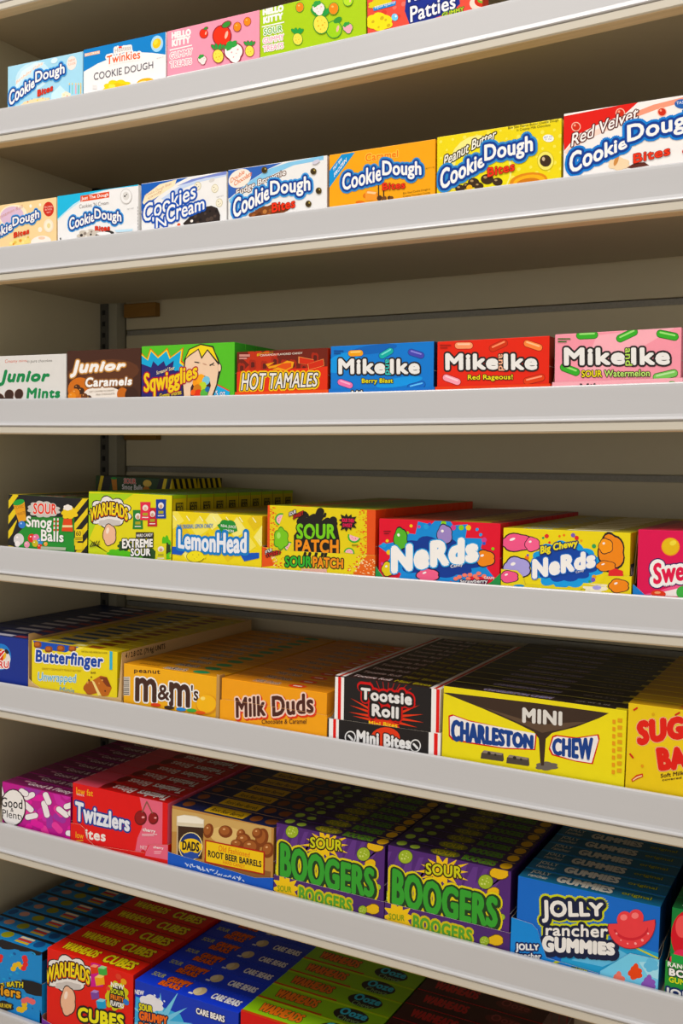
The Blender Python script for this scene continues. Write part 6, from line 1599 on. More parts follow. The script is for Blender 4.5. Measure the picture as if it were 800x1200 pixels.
  ["p","b","#8A4A24",[107,5.2,134.6,5.2,134.6,21,107,21]],
  ["p","b","#E8E0A0",[82.8,7.9,100.1,7.9,100.1,18.3,82.8,18.3]],
 ],
 tray=dict(x0=-1.1925,w=187.3,prof=[[0,94.3],[1.4,23],[10.8,16.8],[25.4,11.3],[132.1,12.9],[175.6,15.1],[180.7,16.9],[187.3,84.8]],col="#C9A878",inside="#B8925F",out="#C9A878",sideh=86.8,depth=356.3,art=[
 ]),),
dict(
 k='peanuts',s=5,x=-1.0028,y=0.0125,z=1.1218,tilt=-0.0135,W=172.6,H=67.7,T=28.5,n=12,c={'f': '#EBAE10', 't': '#C88A14', 'r': '#D89A12'},
 art=[
  ["t","v","peanut","#4A2A14",[19.8,54.4,67.9,57.6,67.9,65.5,19.8,61.6],[],0.05,0.0,0.0],
  ["p","p","#D8CEC0",[-1,19.2,12.6,20.9,12.5,49,-1,47.4]],
  ["p","p","#3A3430",[0.7,46,10.8,47.3,10.8,47.9,0.7,46.7]],
  ["p","p","#3A3430",[0.7,43.5,10.8,44.8,10.8,45.7,0.7,44.4]],
  ["p","p","#3A3430",[0.7,41,10.8,42.3,10.8,43.4,0.7,42.2]],
  ["p","p","#3A3430",[0.7,39.2,10.8,40.5,10.8,41.2,0.7,39.9]],
  ["p","p","#3A3430",[0.7,36.8,10.8,38,10.8,38.9,0.7,37.7]],
  ["p","p","#3A3430",[0.7,34.3,10.8,35.6,10.8,36.7,0.7,35.4]],
  ["p","p","#3A3430",[0.7,32.5,10.9,33.8,10.8,34.4,0.7,33.2]],
  ["p","p","#3A3430",[0.7,30,10.9,31.3,10.9,32.2,0.7,30.9]],
  ["p","p","#3A3430",[0.7,27.5,10.9,28.8,10.9,29.9,0.7,28.6]],
  ["p","p","#3A3430",[0.7,25.7,10.9,27,10.9,27.7,0.7,26.4]],
  ["p","p","#3A3430",[0.7,23.2,10.9,24.5,10.9,25.4,0.7,24.1]],
  ["p","p","#3A3430",[0.7,20.7,10.9,22.1,10.9,23.2,0.7,21.9]],
  ["t","l","m","#43281E",[22.1,13.2,62.3,16.3,62.2,51.8,22.1,50.2],[["#F2EFEC",2.2]],0.06,0.0,0.0],
  ["t","l","m","#43281E",[84.8,15,122.7,16.8,122.5,50.5,84.7,51.3],[["#F2EFEC",2.2]],0.06,0.0,0.0],
  ["t","l","&","#43281E",[64.2,21,85.9,22.8,85.8,45.2,64.1,44.3],[["#F2EFEC",2.2]],0.04,0.0,0.0],
  ["t","l","'s","#43281E",[123.9,27.9,137,29.2,136.9,50.8,123.8,50.7],[["#F2EFEC",1.8]],0.03,0.0,0.0],
  ["e","p","#D8900E",[151.4,26.1,18.5,2.5,0.1,-14.2]],
  ["e","p","#F0B81E",[150.8,27.1,17,2.3,0.1,-12.9]],
  ["e","p","#F8DC80",[144.8,33.9,4.1,0.5,0,-2.6]],
  ["e","p","#D84A2A",[60.9,13.3,9.2,0.6,-0.3,-2.7]],
  ["e","p","#3A8AD0",[106.8,12.9,9,0.6,-0.3,-2.7]],
  ["e","p","#4AA84A",[125.3,13.9,8.9,0.6,-0.3,-2.6]],
  ["e","p","#3A2A1E",[85.4,12.6,9.1,0.6,-0.3,-2.7]],
  ["e","p","#E0602E",[141,12.8,8.8,0.6,-0.3,-2.6]],
 ],
 top=[
  ["t","b","peanut","#5A3414",[20.7,10,55.2,10,55.2,19.9,20.7,19.9],[],0.01,0,0],
  ["t","b","m&m's","#43281E",[69,5.7,107,5.7,107,22.8,69,22.8],[["#E8E0D8",0.7]],0.02,0,0],
  ["e","b","#2E8A5A",[131.2,14.2,13.8,0,0,8.6]],
 ],
 tray=dict(x0=-1.004,w=174.7,prof=[[0,17],[1.8,-5.2],[169,0.8],[169.8,72.7],[174.7,72.1]],col="#B8905A",inside="#8A6A3A",out="#B8905A",sideh=45,depth=360,art=[
 ]),),
dict(
 k='caramel_drop',s=5,x=-0.827,y=0.0125,z=1.1194,tilt=-0.0139,W=170.4,H=67.6,T=29,n=12,c={'f': '#EBA016', 't': '#C8801A', 'r': '#D89016'},
 art=[
  ["t","l","Milk","#D8441E",[25.8,11.3,76,21.6,75.7,50.7,25.6,40.5],[["#D8441E",3.2]],0.05,-0.05,0.0],
  ["t","l","Milk","#4A241C",[24.2,12.9,74.4,23.2,74.1,52.3,24,42.1],[["#F0D0C0",2.3]],0.05,-0.05,0.0],
  ["t","l","Duds","#D8441E",[85.6,21.4,152,35.8,151.6,64.2,85.3,50.8],[["#D8441E",3.2]],0.05,-0.05,0.0],
  ["t","l","Duds","#4A241C",[84,23,150.5,37.4,150.1,65.7,83.7,52.4],[["#F0D0C0",2.3]],0.05,-0.05,0.0],
 ],
 top=[
  ["t","b","Milk Duds","#5A2A1C",[47.7,7.2,88.6,7.2,88.6,21.8,47.7,21.8],[["#E8C8B0",0.7]],0.02,0,0],
  ["e","b","#D8442E",[115.9,14.5,13.6,0,0,9.3]],
  ["p","b","#E8D0C0",[109.1,12.2,122.7,12.2,122.7,17.4,109.1,17.4]],
 ],
 tray=dict(x0=-0.828,w=172.4,prof=[[0,37.5],[8.2,38.8],[21.8,39],[155.8,39.4],[172.4,38.8]],col="#EDA41C",inside="#9A6A3A",out="#EDA41C",sideh=50,depth=362.8,art=[
  ["t","l","Milk","#D8441E",[28.1,13.2,78.2,23.4,78,52.5,27.9,42.2],[["#D8441E",3.2]],0.05,-0.05,0.0],
  ["t","l","Milk","#4A241C",[26.5,14.8,76.6,25,76.4,54,26.3,43.8],[["#F0D0C0",2.3]],0.05,-0.05,0.0],
  ["t","l","Duds","#D8441E",[87.8,23.2,154.1,37.6,153.8,65.9,87.5,52.6],[["#D8441E",3.2]],0.05,-0.05,0.0],
  ["t","l","Duds","#4A241C",[86.2,24.8,152.6,39.2,152.3,67.5,86,54.2],[["#F0D0C0",2.3]],0.05,-0.05,0.0],
  ["t","v","Chocolate & Caramel","#5A341C",[70.2,12.9,141.1,23.1,141,30.1,70.2,19.2],[],0.02,0.0,0.0],
 ]),),
dict(
 k='rolls',s=5,x=-0.6455,y=0.0125,z=1.1169,tilt=-0.0143,W=151.5,H=93.6,T=27.6,n=12,c={'f': '#1E1A1A', 't': '#2A1A1A', 'r': '#E8E2DE'},
 art=[
  ["p","b","#F2EFEC",[-1.9,91.5,13.7,92.3,14.5,28,-1.1,26.8]],
  ["p","b","#D8301E",[4.7,92.3,9.3,91.8,10.2,27.4,5.5,27.8]],
  ["p","b","#F2EFEC",[138.9,98.8,154.5,99.8,155.7,32.6,140,31.3]],
  ["p","b","#D8301E",[145.5,99.6,150.2,99.3,151.3,32,146.6,32.3]],
  ["c","p","#B82A1E",[56.6,72.1,38.8,79,0.5,0.1,0,-0.4],-2.62],
  ["c","p","#B82A1E",[59.6,74.7,44.6,85.3,0.5,0.1,0,-0.4],-2.39],
  ["c","p","#B82A1E",[63.4,77,51.9,90.8,0.5,0.1,0,-0.4],-2.16],
  ["c","p","#B82A1E",[67.9,78.9,60.4,95,0.4,0.1,0,-0.4],-1.94],
  ["c","p","#B82A1E",[72.8,80.2,69.7,97.9,0.4,0.1,0,-0.4],-1.71],
  ["c","p","#B82A1E",[77.8,80.9,79.3,99.3,0.4,0.1,0,-0.4],-1.48],
  ["c","p","#B82A1E",[82.7,81,88.6,99.1,0.4,0.1,0,-0.4],-1.26],
  ["c","p","#B82A1E",[87.3,80.5,97.2,97.3,0.4,0.1,0,-0.4],-1.03],
  ["c","p","#B82A1E",[91.3,79.3,104.7,94.1,0.4,0.1,0,-0.4],-0.8],
  ["c","p","#B82A1E",[94.5,77.6,110.7,89.6,0.4,0.1,0,-0.4],-0.58],
  ["p","p","#D8442E",[52.7,57,24,65.7,52.7,53.3]],
  ["p","p","#D8442E",[52.7,52.9,23,56.2,52.8,49.2]],
  ["p","p","#D8442E",[52.8,47.8,21.9,46.8,52.8,44.1]],
  ["p","p","#D8442E",[55.1,43,27.8,42.4,55.2,39.3]],
  ["p","p","#D8442E",[99.4,59.3,123.1,69.8,99.4,55.7]],
  ["p","p","#D8442E",[99.5,54.3,128.7,58.6,99.5,50.7]],
  ["p","p","#D8442E",[99.5,50.3,129.9,48.2,99.6,46.6]],
  ["p","p","#D8442E",[95.2,44.6,121.4,40.5,95.3,41]],
  ["t","l","Tootsie","#C8281E",[38.4,65.5,112.8,67.4,112.5,86.5,38.2,85.1],[["#C8281E",4.9]],0.05,0.0,0.0],
  ["t","l","Roll","#C8281E",[55.1,45.6,95.2,47.2,94.9,64.4,54.8,65.1],[["#C8281E",4.9]],0.05,0.0,0.0],
  ["t","l","Tootsie","#1E1614",[38.4,65.5,112.8,67.4,112.5,85.5,38.2,83.6],[["#1E1614",2.9]],0.05,0.0,0.0],
  ["t","l","Roll","#1E1614",[55.1,45.6,95.2,47.2,94.9,64.4,54.8,64],[["#1E1614",2.9]],0.05,0.0,0.0],
  ["t","l","Tootsie","#E4E2E0",[39.4,66.1,112.8,67.8,112.5,83.9,39.1,82.1],[],0.08,0.0,0.0],
  ["t","l","Roll","#E4E2E0",[56,46.2,94.7,47.6,94.5,63.3,55.7,62.9],[],0.08,0.0,0.0],
  ["b","p","#D8442E",[73.2,37.6,19.9,1.1,0.1,-5.3],8,0.2],
  ["t","v","Mini Bites","#EBC83A",[51.9,33.5,93.2,36,93.1,42.1,51.8,39.6],[],0.05,0.0,0.0],
 ],
 top=[
  ["p","b","#E8E2DE",[0,0,15.1,0,15.1,27.6,0,27.6]],
  ["p","b","#C83A2A",[6.1,0,10.6,0,10.6,27.6,6.1,27.6]],
  ["p","b","#E8E2DE",[136.3,0,151.5,0,151.5,27.6,136.3,27.6]],
  ["p","b","#C83A2A",[141.7,0,146.2,0,146.2,27.6,141.7,27.6]],
  ["t","b","Tootsie Roll","#E0DAD8",[21.2,8.3,75.7,8.3,75.7,20.7,21.2,20.7],[["#8A241C",0.6]],0.02,0,0],
  ["t","b","Mini Bites","#C8B83A",[81.8,8.3,133.3,8.3,133.3,20.7,81.8,20.7],[],0.02,0,0],
 ],
 tray=dict(x0=-0.6544,w=162.8,prof=[[0,35.8],[16.5,36.2],[160.8,38.5],[162.8,39.9]],col="#1E1A1A",inside="#C8B8A8",out="#E8E2DE",sideh=50,depth=360,art=[
  ["p","b","#F2EFEC",[2,36.1,16.9,36.6,17.4,-0.9,2.4,-1.5]],
  ["p","b","#D8301E",[8.3,37,12.8,36,13.2,-1.5,8.7,-0.6]],
  ["p","b","#F2EFEC",[146.3,38.7,163.6,39.6,164.2,10,146.8,8.8]],
  ["p","b","#D8301E",[153.6,39.7,158.8,38.9,159.3,9.2,154.1,9.9]],
  ["e","p","#D8441E",[85.5,21.5,21,3.2,0.2,-14.2]],
  ["t","v","Mini Bites","#E4E2E0",[43.9,8,122,11.9,121.7,28,43.7,26.5],[["#1E1614",1.6]],0.07,0.0,0.0],
  ["e","p","#E4E2E0",[34.6,14.8,8.3,1.2,0.1,-8.7]],
  ["e","p","#1E1A1A",[34.6,14.8,6.7,1,0.1,-7]],
  ["c","p","#E4E2E0",[32.3,16.6,37.9,12,1.6,0.2,0,-1.4],0.83],
  ["e","p","#E4E2E0",[128.4,17.9,7.7,1.2,0.1,-8.4]],
  ["e","p","#1E1A1A",[128.4,17.9,6.2,1,0.1,-6.8]],
  ["c","p","#E4E2E0",[126.2,19.6,131.4,15.2,1.5,0.2,0,-1.4],0.83],
 ]),),
dict(
 k='nougat_bar',s=5,x=-0.4905,y=0.0125,z=1.1129,tilt=-0.0147,W=229.5,H=100.1,T=34.5,n=10,c={'f': '#E8D81A', 't': '#241A16', 'r': '#D8C41E'},
 art=[
  ["p","b","#3A2A20",[-0.5,91.2,5.8,92,118.9,94.3,208.6,94.3,196.8,86.5,169.7,71.9,141.9,60.9,134.2,52.6,133.2,22.7,128.5,21.9,125.6,51.3,119.7,58.3,97,66,53.8,78.1]],
  ["p","b","#5A4636",[53.7,80,125.9,68.6,169.5,78,181.8,79.8,157.4,68.5,129.3,59.1,96.9,68.2]],
  ["t","v","MINI","#DAD6D0",[104.1,67.9,153.6,71.1,153.2,88.4,103.7,86.8],[],0.08,0.0,0.0],
  ["p","p","#C82A22",[8,62.9,13.2,65.3,35.5,61,123,55.6,121.8,36.6,82.9,32.1,39.5,31.7,13.8,32.7,9.2,36.9]],
  ["p","p","#EFEAE6",[9.8,61.5,14.9,63.9,37.3,59.6,121.3,56.9,120.2,37.9,81.3,33.4,41.1,33.6,15.4,34.6,10.9,38.8]],
  ["p","p","#C82A22",[142,56.9,146.6,59.2,171.5,59.8,197.2,67.6,198.9,62.4,192,30.7,172.2,30.6,142.5,33.6,138.2,40.7]],
  ["p","p","#EFEAE6",[143.6,55.6,148.2,57.8,170,58,195.8,65.9,197.4,60.6,190.5,32,170.6,31.8,144,35.4,139.8,42.5]],
  ["t","l","CHARLESTON","#1E3F84",[12.1,30.8,119.5,36.8,119.1,55,11.5,59.5],[],0.07,0.0,0.0],
  ["t","l","CHEW","#1E3F84",[142.5,34.2,192,33.8,191.3,62.8,142,54.7],[],0.08,0,0.0],
  ["p","p","#4A4038",[53.2,21.9,56.5,26.3,81.4,26.4,82.6,18.3,81.3,16.1,52.6,15.4]],
  ["p","p","#8A7C70",[56.5,26.3,81.4,26.4,79.8,23.6,54.5,22.8]],
  ["d","p","#2A2420",[63.2,23.5,71.5,22.9],[2.3,-2.2]],
  ["p","p","#4A4038",[86.4,21.4,89.6,25.8,114,25.9,115.1,17.8,113.9,15.7,85.9,15]],
  ["p","p","#8A7C70",[89.6,25.8,114,25.9,112.4,23.1,87.7,22.3]],
  ["d","p","#2A2420",[96.2,23,104.4,22.4],[2.3,-2.2]],
  ["b","p","#6A6058",[136.5,19.4,11.9,2,0.1,-4.4],6,0.25],
  ["p","p","#3A2A20",[129.5,18.9,133.3,19.5,132.6,53.9,128.8,53.3]],
  ["p","b","#E09A3A",[212.9,87.3,216.5,87.2,216.6,82.4,213.1,82.5]],
  ["p","b","#DCA02A",[218.8,89.6,224.1,90.1,224.3,85.3,218.9,85.1]],
  ["p","b","#E09A3A",[213.1,78.8,216.7,78.7,216.8,73.9,213.3,74]],
  ["p","b","#DCA02A",[219,81.2,224.4,81.7,224.5,76.9,219.2,76.7]],
  ["p","b","#E09A3A",[213.4,70.4,216.9,70.3,217.1,65.5,213.5,65.5]],
  ["p","b","#DCA02A",[219.2,72.8,224.6,73.2,224.7,68.4,219.4,68.2]],
  ["p","b","#E09A3A",[213.6,61.9,217.1,61.8,217.3,57,213.7,57.1]],
  ["p","b","#DCA02A",[219.5,64.3,224.8,64.8,224.9,60,219.6,59.8]],
  ["p","b","#E09A3A",[213.8,53.4,217.3,53.4,217.5,48.5,213.9,48.6]],
  ["p","b","#DCA02A",[219.7,55.9,225,56.4,225.1,51.6,219.8,51.3]],
  ["p","b","#E09A3A",[214,44.9,217.6,44.9,217.7,40.1,214.1,40.1]],
  ["p","b","#DCA02A",[219.9,47.4,225.2,47.9,225.3,43.1,220,42.9]],
  ["p","b","#E09A3A",[214.2,36.5,217.8,36.4,217.9,31.6,214.3,31.6]],
  ["p","b","#DCA02A",[220.1,38.9,225.4,39.5,225.5,34.7,220.2,34.4]],
  ["p","b","#E09A3A",[214.4,28,218,28,218.1,23.1,214.5,23.1]],
  ["p","b","#DCA02A",[220.3,30.5,225.6,31.1,225.7,26.2,220.4,25.9]],
 ],
 top=[
  ["t","b","CHARLESTON CHEW","#4A5A9A",[50.5,6.9,137.7,6.9,137.7,17.2,50.5,17.2],[["#B8A0A0",0.8]],0.02,0,0],
  ["t","b","net wt 5 oz","#8A8078",[165.2,12.1,206.5,12.1,206.5,20.7,165.2,20.7],[],0.02,0,0],
  ["p","b","#4A423E",[0,31.1,229.5,31.1,229.5,33.5,0,33.5]],
  ["p","b","#C8B81E",[215.7,0,229.5,0,229.5,8.6,215.7,8.6]],
 ],),
dict(
 k='caramel_baby',s=5,x=-0.2605,y=0.0125,z=1.11,tilt=-0.0152,W=160.5,H=109.5,T=29.3,n=11,c={'f': '#E6C612', 't': '#B8901A', 'r': '#D8B414'},
 art=[
  ["t","l","SUGAR","#D8341C",[11.3,59.6,102.7,82.2,102.1,106.5,10.5,89.5],[["#E8B08A",0.8]],0.1,-0.05,0.12],
  ["t","l","BABIES","#D8341C",[33.9,33.9,118,53.8,117.3,78,33.1,62.3],[["#E8B08A",0.8]],0.1,-0.2,0.0],
  ["t","v","Soft Milk Caramels","#4A2A12",[40,27.6,94.1,44.6,94,49.3,39.9,32.4],[],0.04,0.0,0.0],
  ["t","v","covered with candy","#4A2A12",[41.8,23.4,94.3,39.5,94.2,42.8,41.7,26.9],[],0.03,0.0,0.0],
  ["c","p","#C83A1A",[7,102.1,10.3,104.7,1,0.1,0,-1.1],-0.55],
  ["c","p","#C83A1A",[53.6,102.9,57.6,106,1,0.1,0,-1],-0.52],
  ["c","p","#C83A1A",[4.6,49.8,8.1,46.1,1,0.2,0,-1.1],0.89],
  ["c","p","#C83A1A",[83.7,110.4,87.4,108.3,1,0.1,0,-1],0.59],
  ["d","p","#D8A81A",[28.9,100.1],[1.8,-1.8]],
  ["d","p","#E09A2A",[19,38.1],[1.8,-1.9]],
  ["p","p","#C83A1A",[7.1,20,12.8,26.4,19.8,29.6,20.6,25.7,14.2,21.9,8.5,17.6]],
  ["p","p","#F0D0A0",[8.8,20.3,13.5,24.7,19.2,27.5,19.3,26.1,14.2,23.2,9.1,19]],
 ],
 top=[
  ["t","b","SUGAR BABIES","#B83A1A",[56.2,5.9,128.4,5.9,128.4,22,56.2,22],[],0.02,0,0],
  ["p","b","#E8D03A",[0,25.8,160.5,25.8,160.5,29.3,0,29.3]],
 ],),
dict(
 k='licorice',s=6,x=-1.252,y=0.0125,z=0.8954,tilt=-0.0129,W=145.2,H=76.1,T=28.5,n=11,c={'f': '#B82A8A', 't': '#6A1C4A', 'r': '#8A1E5E'},
 art=[
  ["c","b","#D8249A",[95.5,40.6,80.3,34.5,6.7,1.3,0,-5.2],2.87],
  ["c","b","#C83AA0",[96.8,45.1,92.9,32.8,6.7,1.3,0,-5.1],1.82],
  ["c","b","#9A3A9A",[68.4,39.6,62.4,27.3,6.8,1.3,0,-5.2],1.95],
  ["c","b","#E0489A",[129.5,84.7,138.5,76.7,6.5,1.1,0,-5.1],0.94],
  ["c","b","#D8249A",[58.6,13.1,49.8,1.2,6.9,1.3,0,-5.2],2.15],
  ["c","b","#C83AA0",[53.5,-2.2,37.6,-7.2,6.9,1.4,0,-5.2],2.99],
  ["c","b","#9A3A9A",[115.6,39.8,129.2,36.7,6.6,1.2,0,-5.1],0.49],
  ["c","b","#E0489A",[50.9,35,66.6,35.7,6.8,1.3,0,-5.2],0.18],
  ["c","b","#D8249A",[69,62,84.8,63.7,6.7,1.2,0,-5.1],0.09],
  ["c","b","#C83AA0",[96.7,50.6,83.1,42.1,6.7,1.2,0,-5.1],2.61],
  ["c","b","#9A3A9A",[102.1,35.3,102.4,23.4,6.7,1.3,0,-5.1],1.55],
  ["c","b","#E0489A",[116.5,52.8,126.5,45.7,6.6,1.2,0,-5.1],0.86],
  ["c","b","#D8249A",[149.3,15.3,136.2,6.7,6.5,1.3,0,-5.1],2.6],
  ["c","b","#C83AA0",[121,65.2,132.6,59.6,6.5,1.2,0,-5.1],0.71],
  ["c","b","#9A3A9A",[79.2,77.9,67.7,67.6,6.8,1.2,0,-5.2],2.38],
  ["c","b","#E0489A",[90.1,16.1,95.8,6,6.7,1.3,0,-5.1],1.2],
  ["c","b","#D8249A",[145.5,26.6,160.6,29.5,6.4,1.2,0,-5],0.0],
  ["c","b","#C83AA0",[70.8,7.1,72.5,-4.6,6.8,1.3,0,-5.2],1.46],
  ["c","b","#9A3A9A",[147.8,63.4,162.5,63.4,6.4,1.2,0,-5],0.23],
  ["c","b","#E0489A",[113.1,26,123.4,19.2,6.6,1.3,0,-5.1],0.84],
  ["c","b","#D8249A",[58.5,52.6,42.6,47.9,6.9,1.2,0,-5.2],2.99],
  ["c","b","#C83AA0",[126.1,82.1,137.1,75.9,6.5,1.2,0,-5.1],0.76],
  ["c","b","#9A3A9A",[60,75.4,47.4,65.8,6.9,1.2,0,-5.2],2.47],
  ["c","b","#E0489A",[67.6,35.5,70.5,24.2,6.8,1.3,0,-5.2],1.39],
  ["c","b","#D8249A",[68.9,21.5,83.4,19.5,6.7,1.3,0,-5.2],0.41],
  ["c","b","#C83AA0",[114.7,80.3,118.8,69.5,6.6,1.2,0,-5.1],1.3],
  ["c","p","#5A1E4A",[54.1,59.5,65.5,65.9,6.8,1.2,0,-5.2],-0.46],
  ["c","p","#EFE8EA",[54.1,59.5,65.5,65.9,5.9,1,0,-4.5],-0.46],
  ["c","p","#5A1E4A",[56.2,28,72.2,33.5,6.8,1.3,0,-5.2],-0.21],
  ["c","p","#EFE8EA",[56.2,28,72.2,33.5,5.9,1.1,0,-4.5],-0.21],
  ["c","p","#5A1E4A",[90.3,56.5,96.9,39,6.7,1.2,0,-5.1],1.3],
  ["c","p","#EFE8EA",[90.3,56.5,96.9,39,5.8,1.1,0,-4.4],1.3],
  ["c","p","#5A1E4A",[121.3,52.8,136.6,46.3,6.5,1.2,0,-5.1],0.67],
  ["c","p","#EFE8EA",[121.3,52.8,136.6,46.3,5.7,1,0,-4.4],0.67],
  ["c","p","#5A1E4A",[93.7,70.8,100.3,60.1,6.7,1.2,0,-5.1],1.17],
  ["c","p","#EFE8EA",[93.7,70.8,100.3,60.1,5.8,1,0,-4.4],1.17],
  ["c","p","#5A1E4A",[136.7,59.8,151.9,65.9,6.5,1.2,0,-5],-0.28],
  ["c","p","#EFE8EA",[136.7,59.8,151.9,65.9,5.6,1,0,-4.4],-0.28],
  ["c","p","#5A1E4A",[140.9,18.4,158.2,20.1,6.5,1.3,0,-5],0.12],
  ["c","p","#EFE8EA",[140.9,18.4,158.2,20.1,5.6,1.1,0,-4.4],0.12],
  ["c","p","#5A1E4A",[50.6,47.7,63.1,41.3,6.8,1.2,0,-5.2],0.74],
  ["c","p","#EFE8EA",[50.6,47.7,63.1,41.3,5.9,1.1,0,-4.5],0.74],
  ["c","p","#5A1E4A",[42.7,67.9,51.9,65.2,6.9,1.2,0,-5.2],0.56],
  ["c","p","#EFE8EA",[42.7,67.9,51.9,65.2,5.9,1,0,-4.5],0.56],
  ["c","p","#5A1E4A",[145.3,51.3,154,47.8,6.5,1.2,0,-5],0.64],
  ["c","p","#EFE8EA",[145.3,51.3,154,47.8,5.6,1,0,-4.4],0.64],
  ["c","p","#5A1E4A",[-6.2,67.3,-1.6,55.8,7.1,1.2,0,-5.3],1.29],
  ["c","p","#EFE8EA",[-6.2,67.3,-1.6,55.8,6.1,1.1,0,-4.6],1.29],
  ["e","p","#3A1A2A",[24,37.7,28.6,5.2,-0.2,-30.7]],
  ["e","p","#EDE9E6",[24,37.7,26.3,4.8,-0.2,-29]],
  ["t","l","Good","#1E1A1C",[-1.3,34.8,44.8,38.8,44.9,54.5,-1.1,51],[],0.02,0.0,0.0],
  ["t","l","&","#1E1A1C",[19.3,30.2,25.8,30.7,25.9,37,19.4,36.5],[],0.02,0.0,0.0],
  ["t","l","Plenty","#1E1A1C",[1,15,48.8,17.1,48.9,32.7,1.1,31.2],[],0.0,0.0,0.0],
 ],
 top=[
  ["t","b","Good & Plenty","#D8C8C8",[43.6,5.7,133.6,5.7,133.6,22.8,43.6,22.8],[],0.02,0,0],
  ["p","b","#C88AA0",[29,19.9,40.7,19.9,40.7,24.2,29,24.2]],
  ["p","b","#9A2A6A",[0,0,145.2,0,145.2,2,0,2]],
 ],),
dict(
 k='twists',s=6,x=-1.1035,y=0.0125,z=0.8944,tilt=-0.0136,W=183,H=98.6,T=35.5,n=9,c={'f': '#D8281C', 't': '#A81E1C', 'r': '#C8485A'},
 art=[
  ["p","b","#DE6A80",[130.2,100,173.1,102,173.4,18.1,123.3,13.5,127.5,36,135.9,53.5,137.3,74.1,133.1,89.1]],
  ["t","v","low fat","#EBA83A",[7.5,81.7,41,83.7,41,93.4,7.6,93],[],0.03,0.0,0.0],
  ["t","v","SNACK","#F2EFEC",[8.8,80.3,23.8,80.6,23.8,83.4,8.8,83.1],[],0.0,0.0,0.0],
  ["t","l","Twizzlers","#E4E6EE",[5.6,39.1,112.8,42.2,112.8,66.1,5.7,70.8],[["#1E3A8A",2.6]],0.05,0.0,0.0],
  ["t","v","Bites","#F0E6DE",[11,13.1,66.8,18.2,66.8,34.4,11,30],[],0.06,0.0,0.0],
  ["e","p","#6A1418",[133.1,67.7,11.7,2.2,0,-11.4]],
  ["e","p","#8A1E20",[132.3,68.2,9.4,1.8,0,-9.5]],
  ["e","p","#E8A0A0",[137.8,69.5,2.9,0.5,0,-1.7]],
  ["e","p","#6A1418",[156.7,71.4,9.4,1.8,0,-9.2]],
  ["e","p","#8A1E20",[155.9,71.9,7.5,1.4,0,-7.6]],
  ["e","p","#E8A0A0",[160.5,72.9,2.3,0.4,0,-1.4]],
  ["c","p","#8A5A4A",[135.9,77.2,144.2,94.5,1.1,0.2,0,-0.9],-1.17],
  ["c","p","#8A5A4A",[154.8,79.1,144.2,94.5,1.1,0.2,0,-0.9],-2.03],
  ["t","v","cherry","#F2EFEC",[137.3,46.9,160.9,48.8,160.9,55.1,137.3,54.2],[],0.03,0.0,0.0],
  ["p","p","#F0C0C8",[136,42.6,164.2,48.1,164.2,49.5,135.9,44]],
  ["p","p","#F0C0C8",[136,40.8,158.2,45.1,158.2,46,136,41.7]],
  ["t","v","NET","#F4D8D8",[133.2,21.2,146,22,146,26.9,133.2,26.2],[],0.0,0.0,0.0],
  ["d","p","#C82A2A",[138.8,16.6],[4.5,-3.6]],
 ],
 top=[
  ["p","b","#C04A5A",[0,0,49.4,0,49.4,35.5,0,35.5]],
  ["e","b","#6A1418",[56.7,17.8,9.1,0,0,14.2]],
  ["t","b","Bites","#D8C8C4",[106.1,28.4,65.9,28.4,65.9,7.1,106.1,7.1],[],0.03,0,0],
  ["t","b","Twizzlers","#E0D8D4",[170.2,28.4,113.5,28.4,113.5,7.1,170.2,7.1],[["#5A1414",0.6]],0.04,0,0],
 ],
 side=[
  ["p","b","#DE6A80",[0,29.6,35.5,29.6,35.5,98.6,0,98.6]],
  ["p","b","#8A1E20",[10.6,39.5,28.4,39.5,28.4,54.3,10.6,54.3]],
 ],
 tray=dict(x0=-1.1055,w=187,prof=[[0,35.8],[18.6,36.9],[27.6,32.7],[32.1,18.4],[46.9,9.7],[144.5,17.9],[151.5,31.7],[187,38.6]],col="#D8301E",inside="#C83A3A",out="#D8301E",sideh=50,depth=360,art=[
  ["t","v","low","#EBA83A",[10.3,14.4,26.2,15.2,26.2,24.6,10.3,24.3],[],0.03,0.0,0.0],
  ["p","p","#EBA83A",[11.8,9.5,25.3,12.2,25.3,13.8,11.8,11.2]],
  ["p","b","#DE6A80",[146.6,19.7,152.9,31.6,187.8,38.6,187.8,15.8,145.2,13.8]],
  ["t","v","cherry","#F2EFEC",[160.4,27,178.8,29.2,178.8,33.6,160.4,32],[],0.03,0.0,0.0],
  ["p","p","#F0C0C8",[161.8,22.8,175.5,25.6,175.5,26.7,161.8,23.9]],
  ["p","p","#F0C0C8",[161.8,20.3,174.2,22.8,174.2,23.7,161.8,21.2]],
 ]),),
dict(
 k='barrels',s=6,x=-0.9135,y=0.0125,z=0.8918,tilt=-0.0144,W=174.9,H=97.2,T=36.5,n=9,c={'f': '#B8894E', 't': '#141A3E', 'r': '#9A6A3A'},
 art=[
  ["p","b","#C8A468",[-0.8,92.4,170.5,96.5,170.7,75.8,61.2,69.8,0.8,58.1]],
  ["p","b","#8A5C34",[58.7,30.8,171.1,34.3,171.2,21.1,58.8,14.9]],
  ["e","b","#D8B87A",[98.6,70.4,30.9,1.4,-2.7,-13.8]],
  ["e","p","#7A3E1E",[65.3,71.8,8.5,0.4,-2.2,-11.1]],
  ["e","p","#9A5A30",[63.6,72.8,5.9,0.3,-1.5,-7.8]],
  ["e","p","#D8A878",[63.5,75.8,1.7,0.3,0,-1.4]],
  ["e","p","#7A3E1E",[94.6,76.3,11.9,0.5,-1.8,-9.2]],
  ["e","p","#9A5A30",[93,77.4,8.4,0.4,-1.2,-6.4]],
  ["e","p","#D8A878",[92.1,79.4,2.4,0.5,0,-1.2]],
  ["e","p","#7A3E1E",[120.8,78.1,7.2,0.3,-1.4,-7.3]],
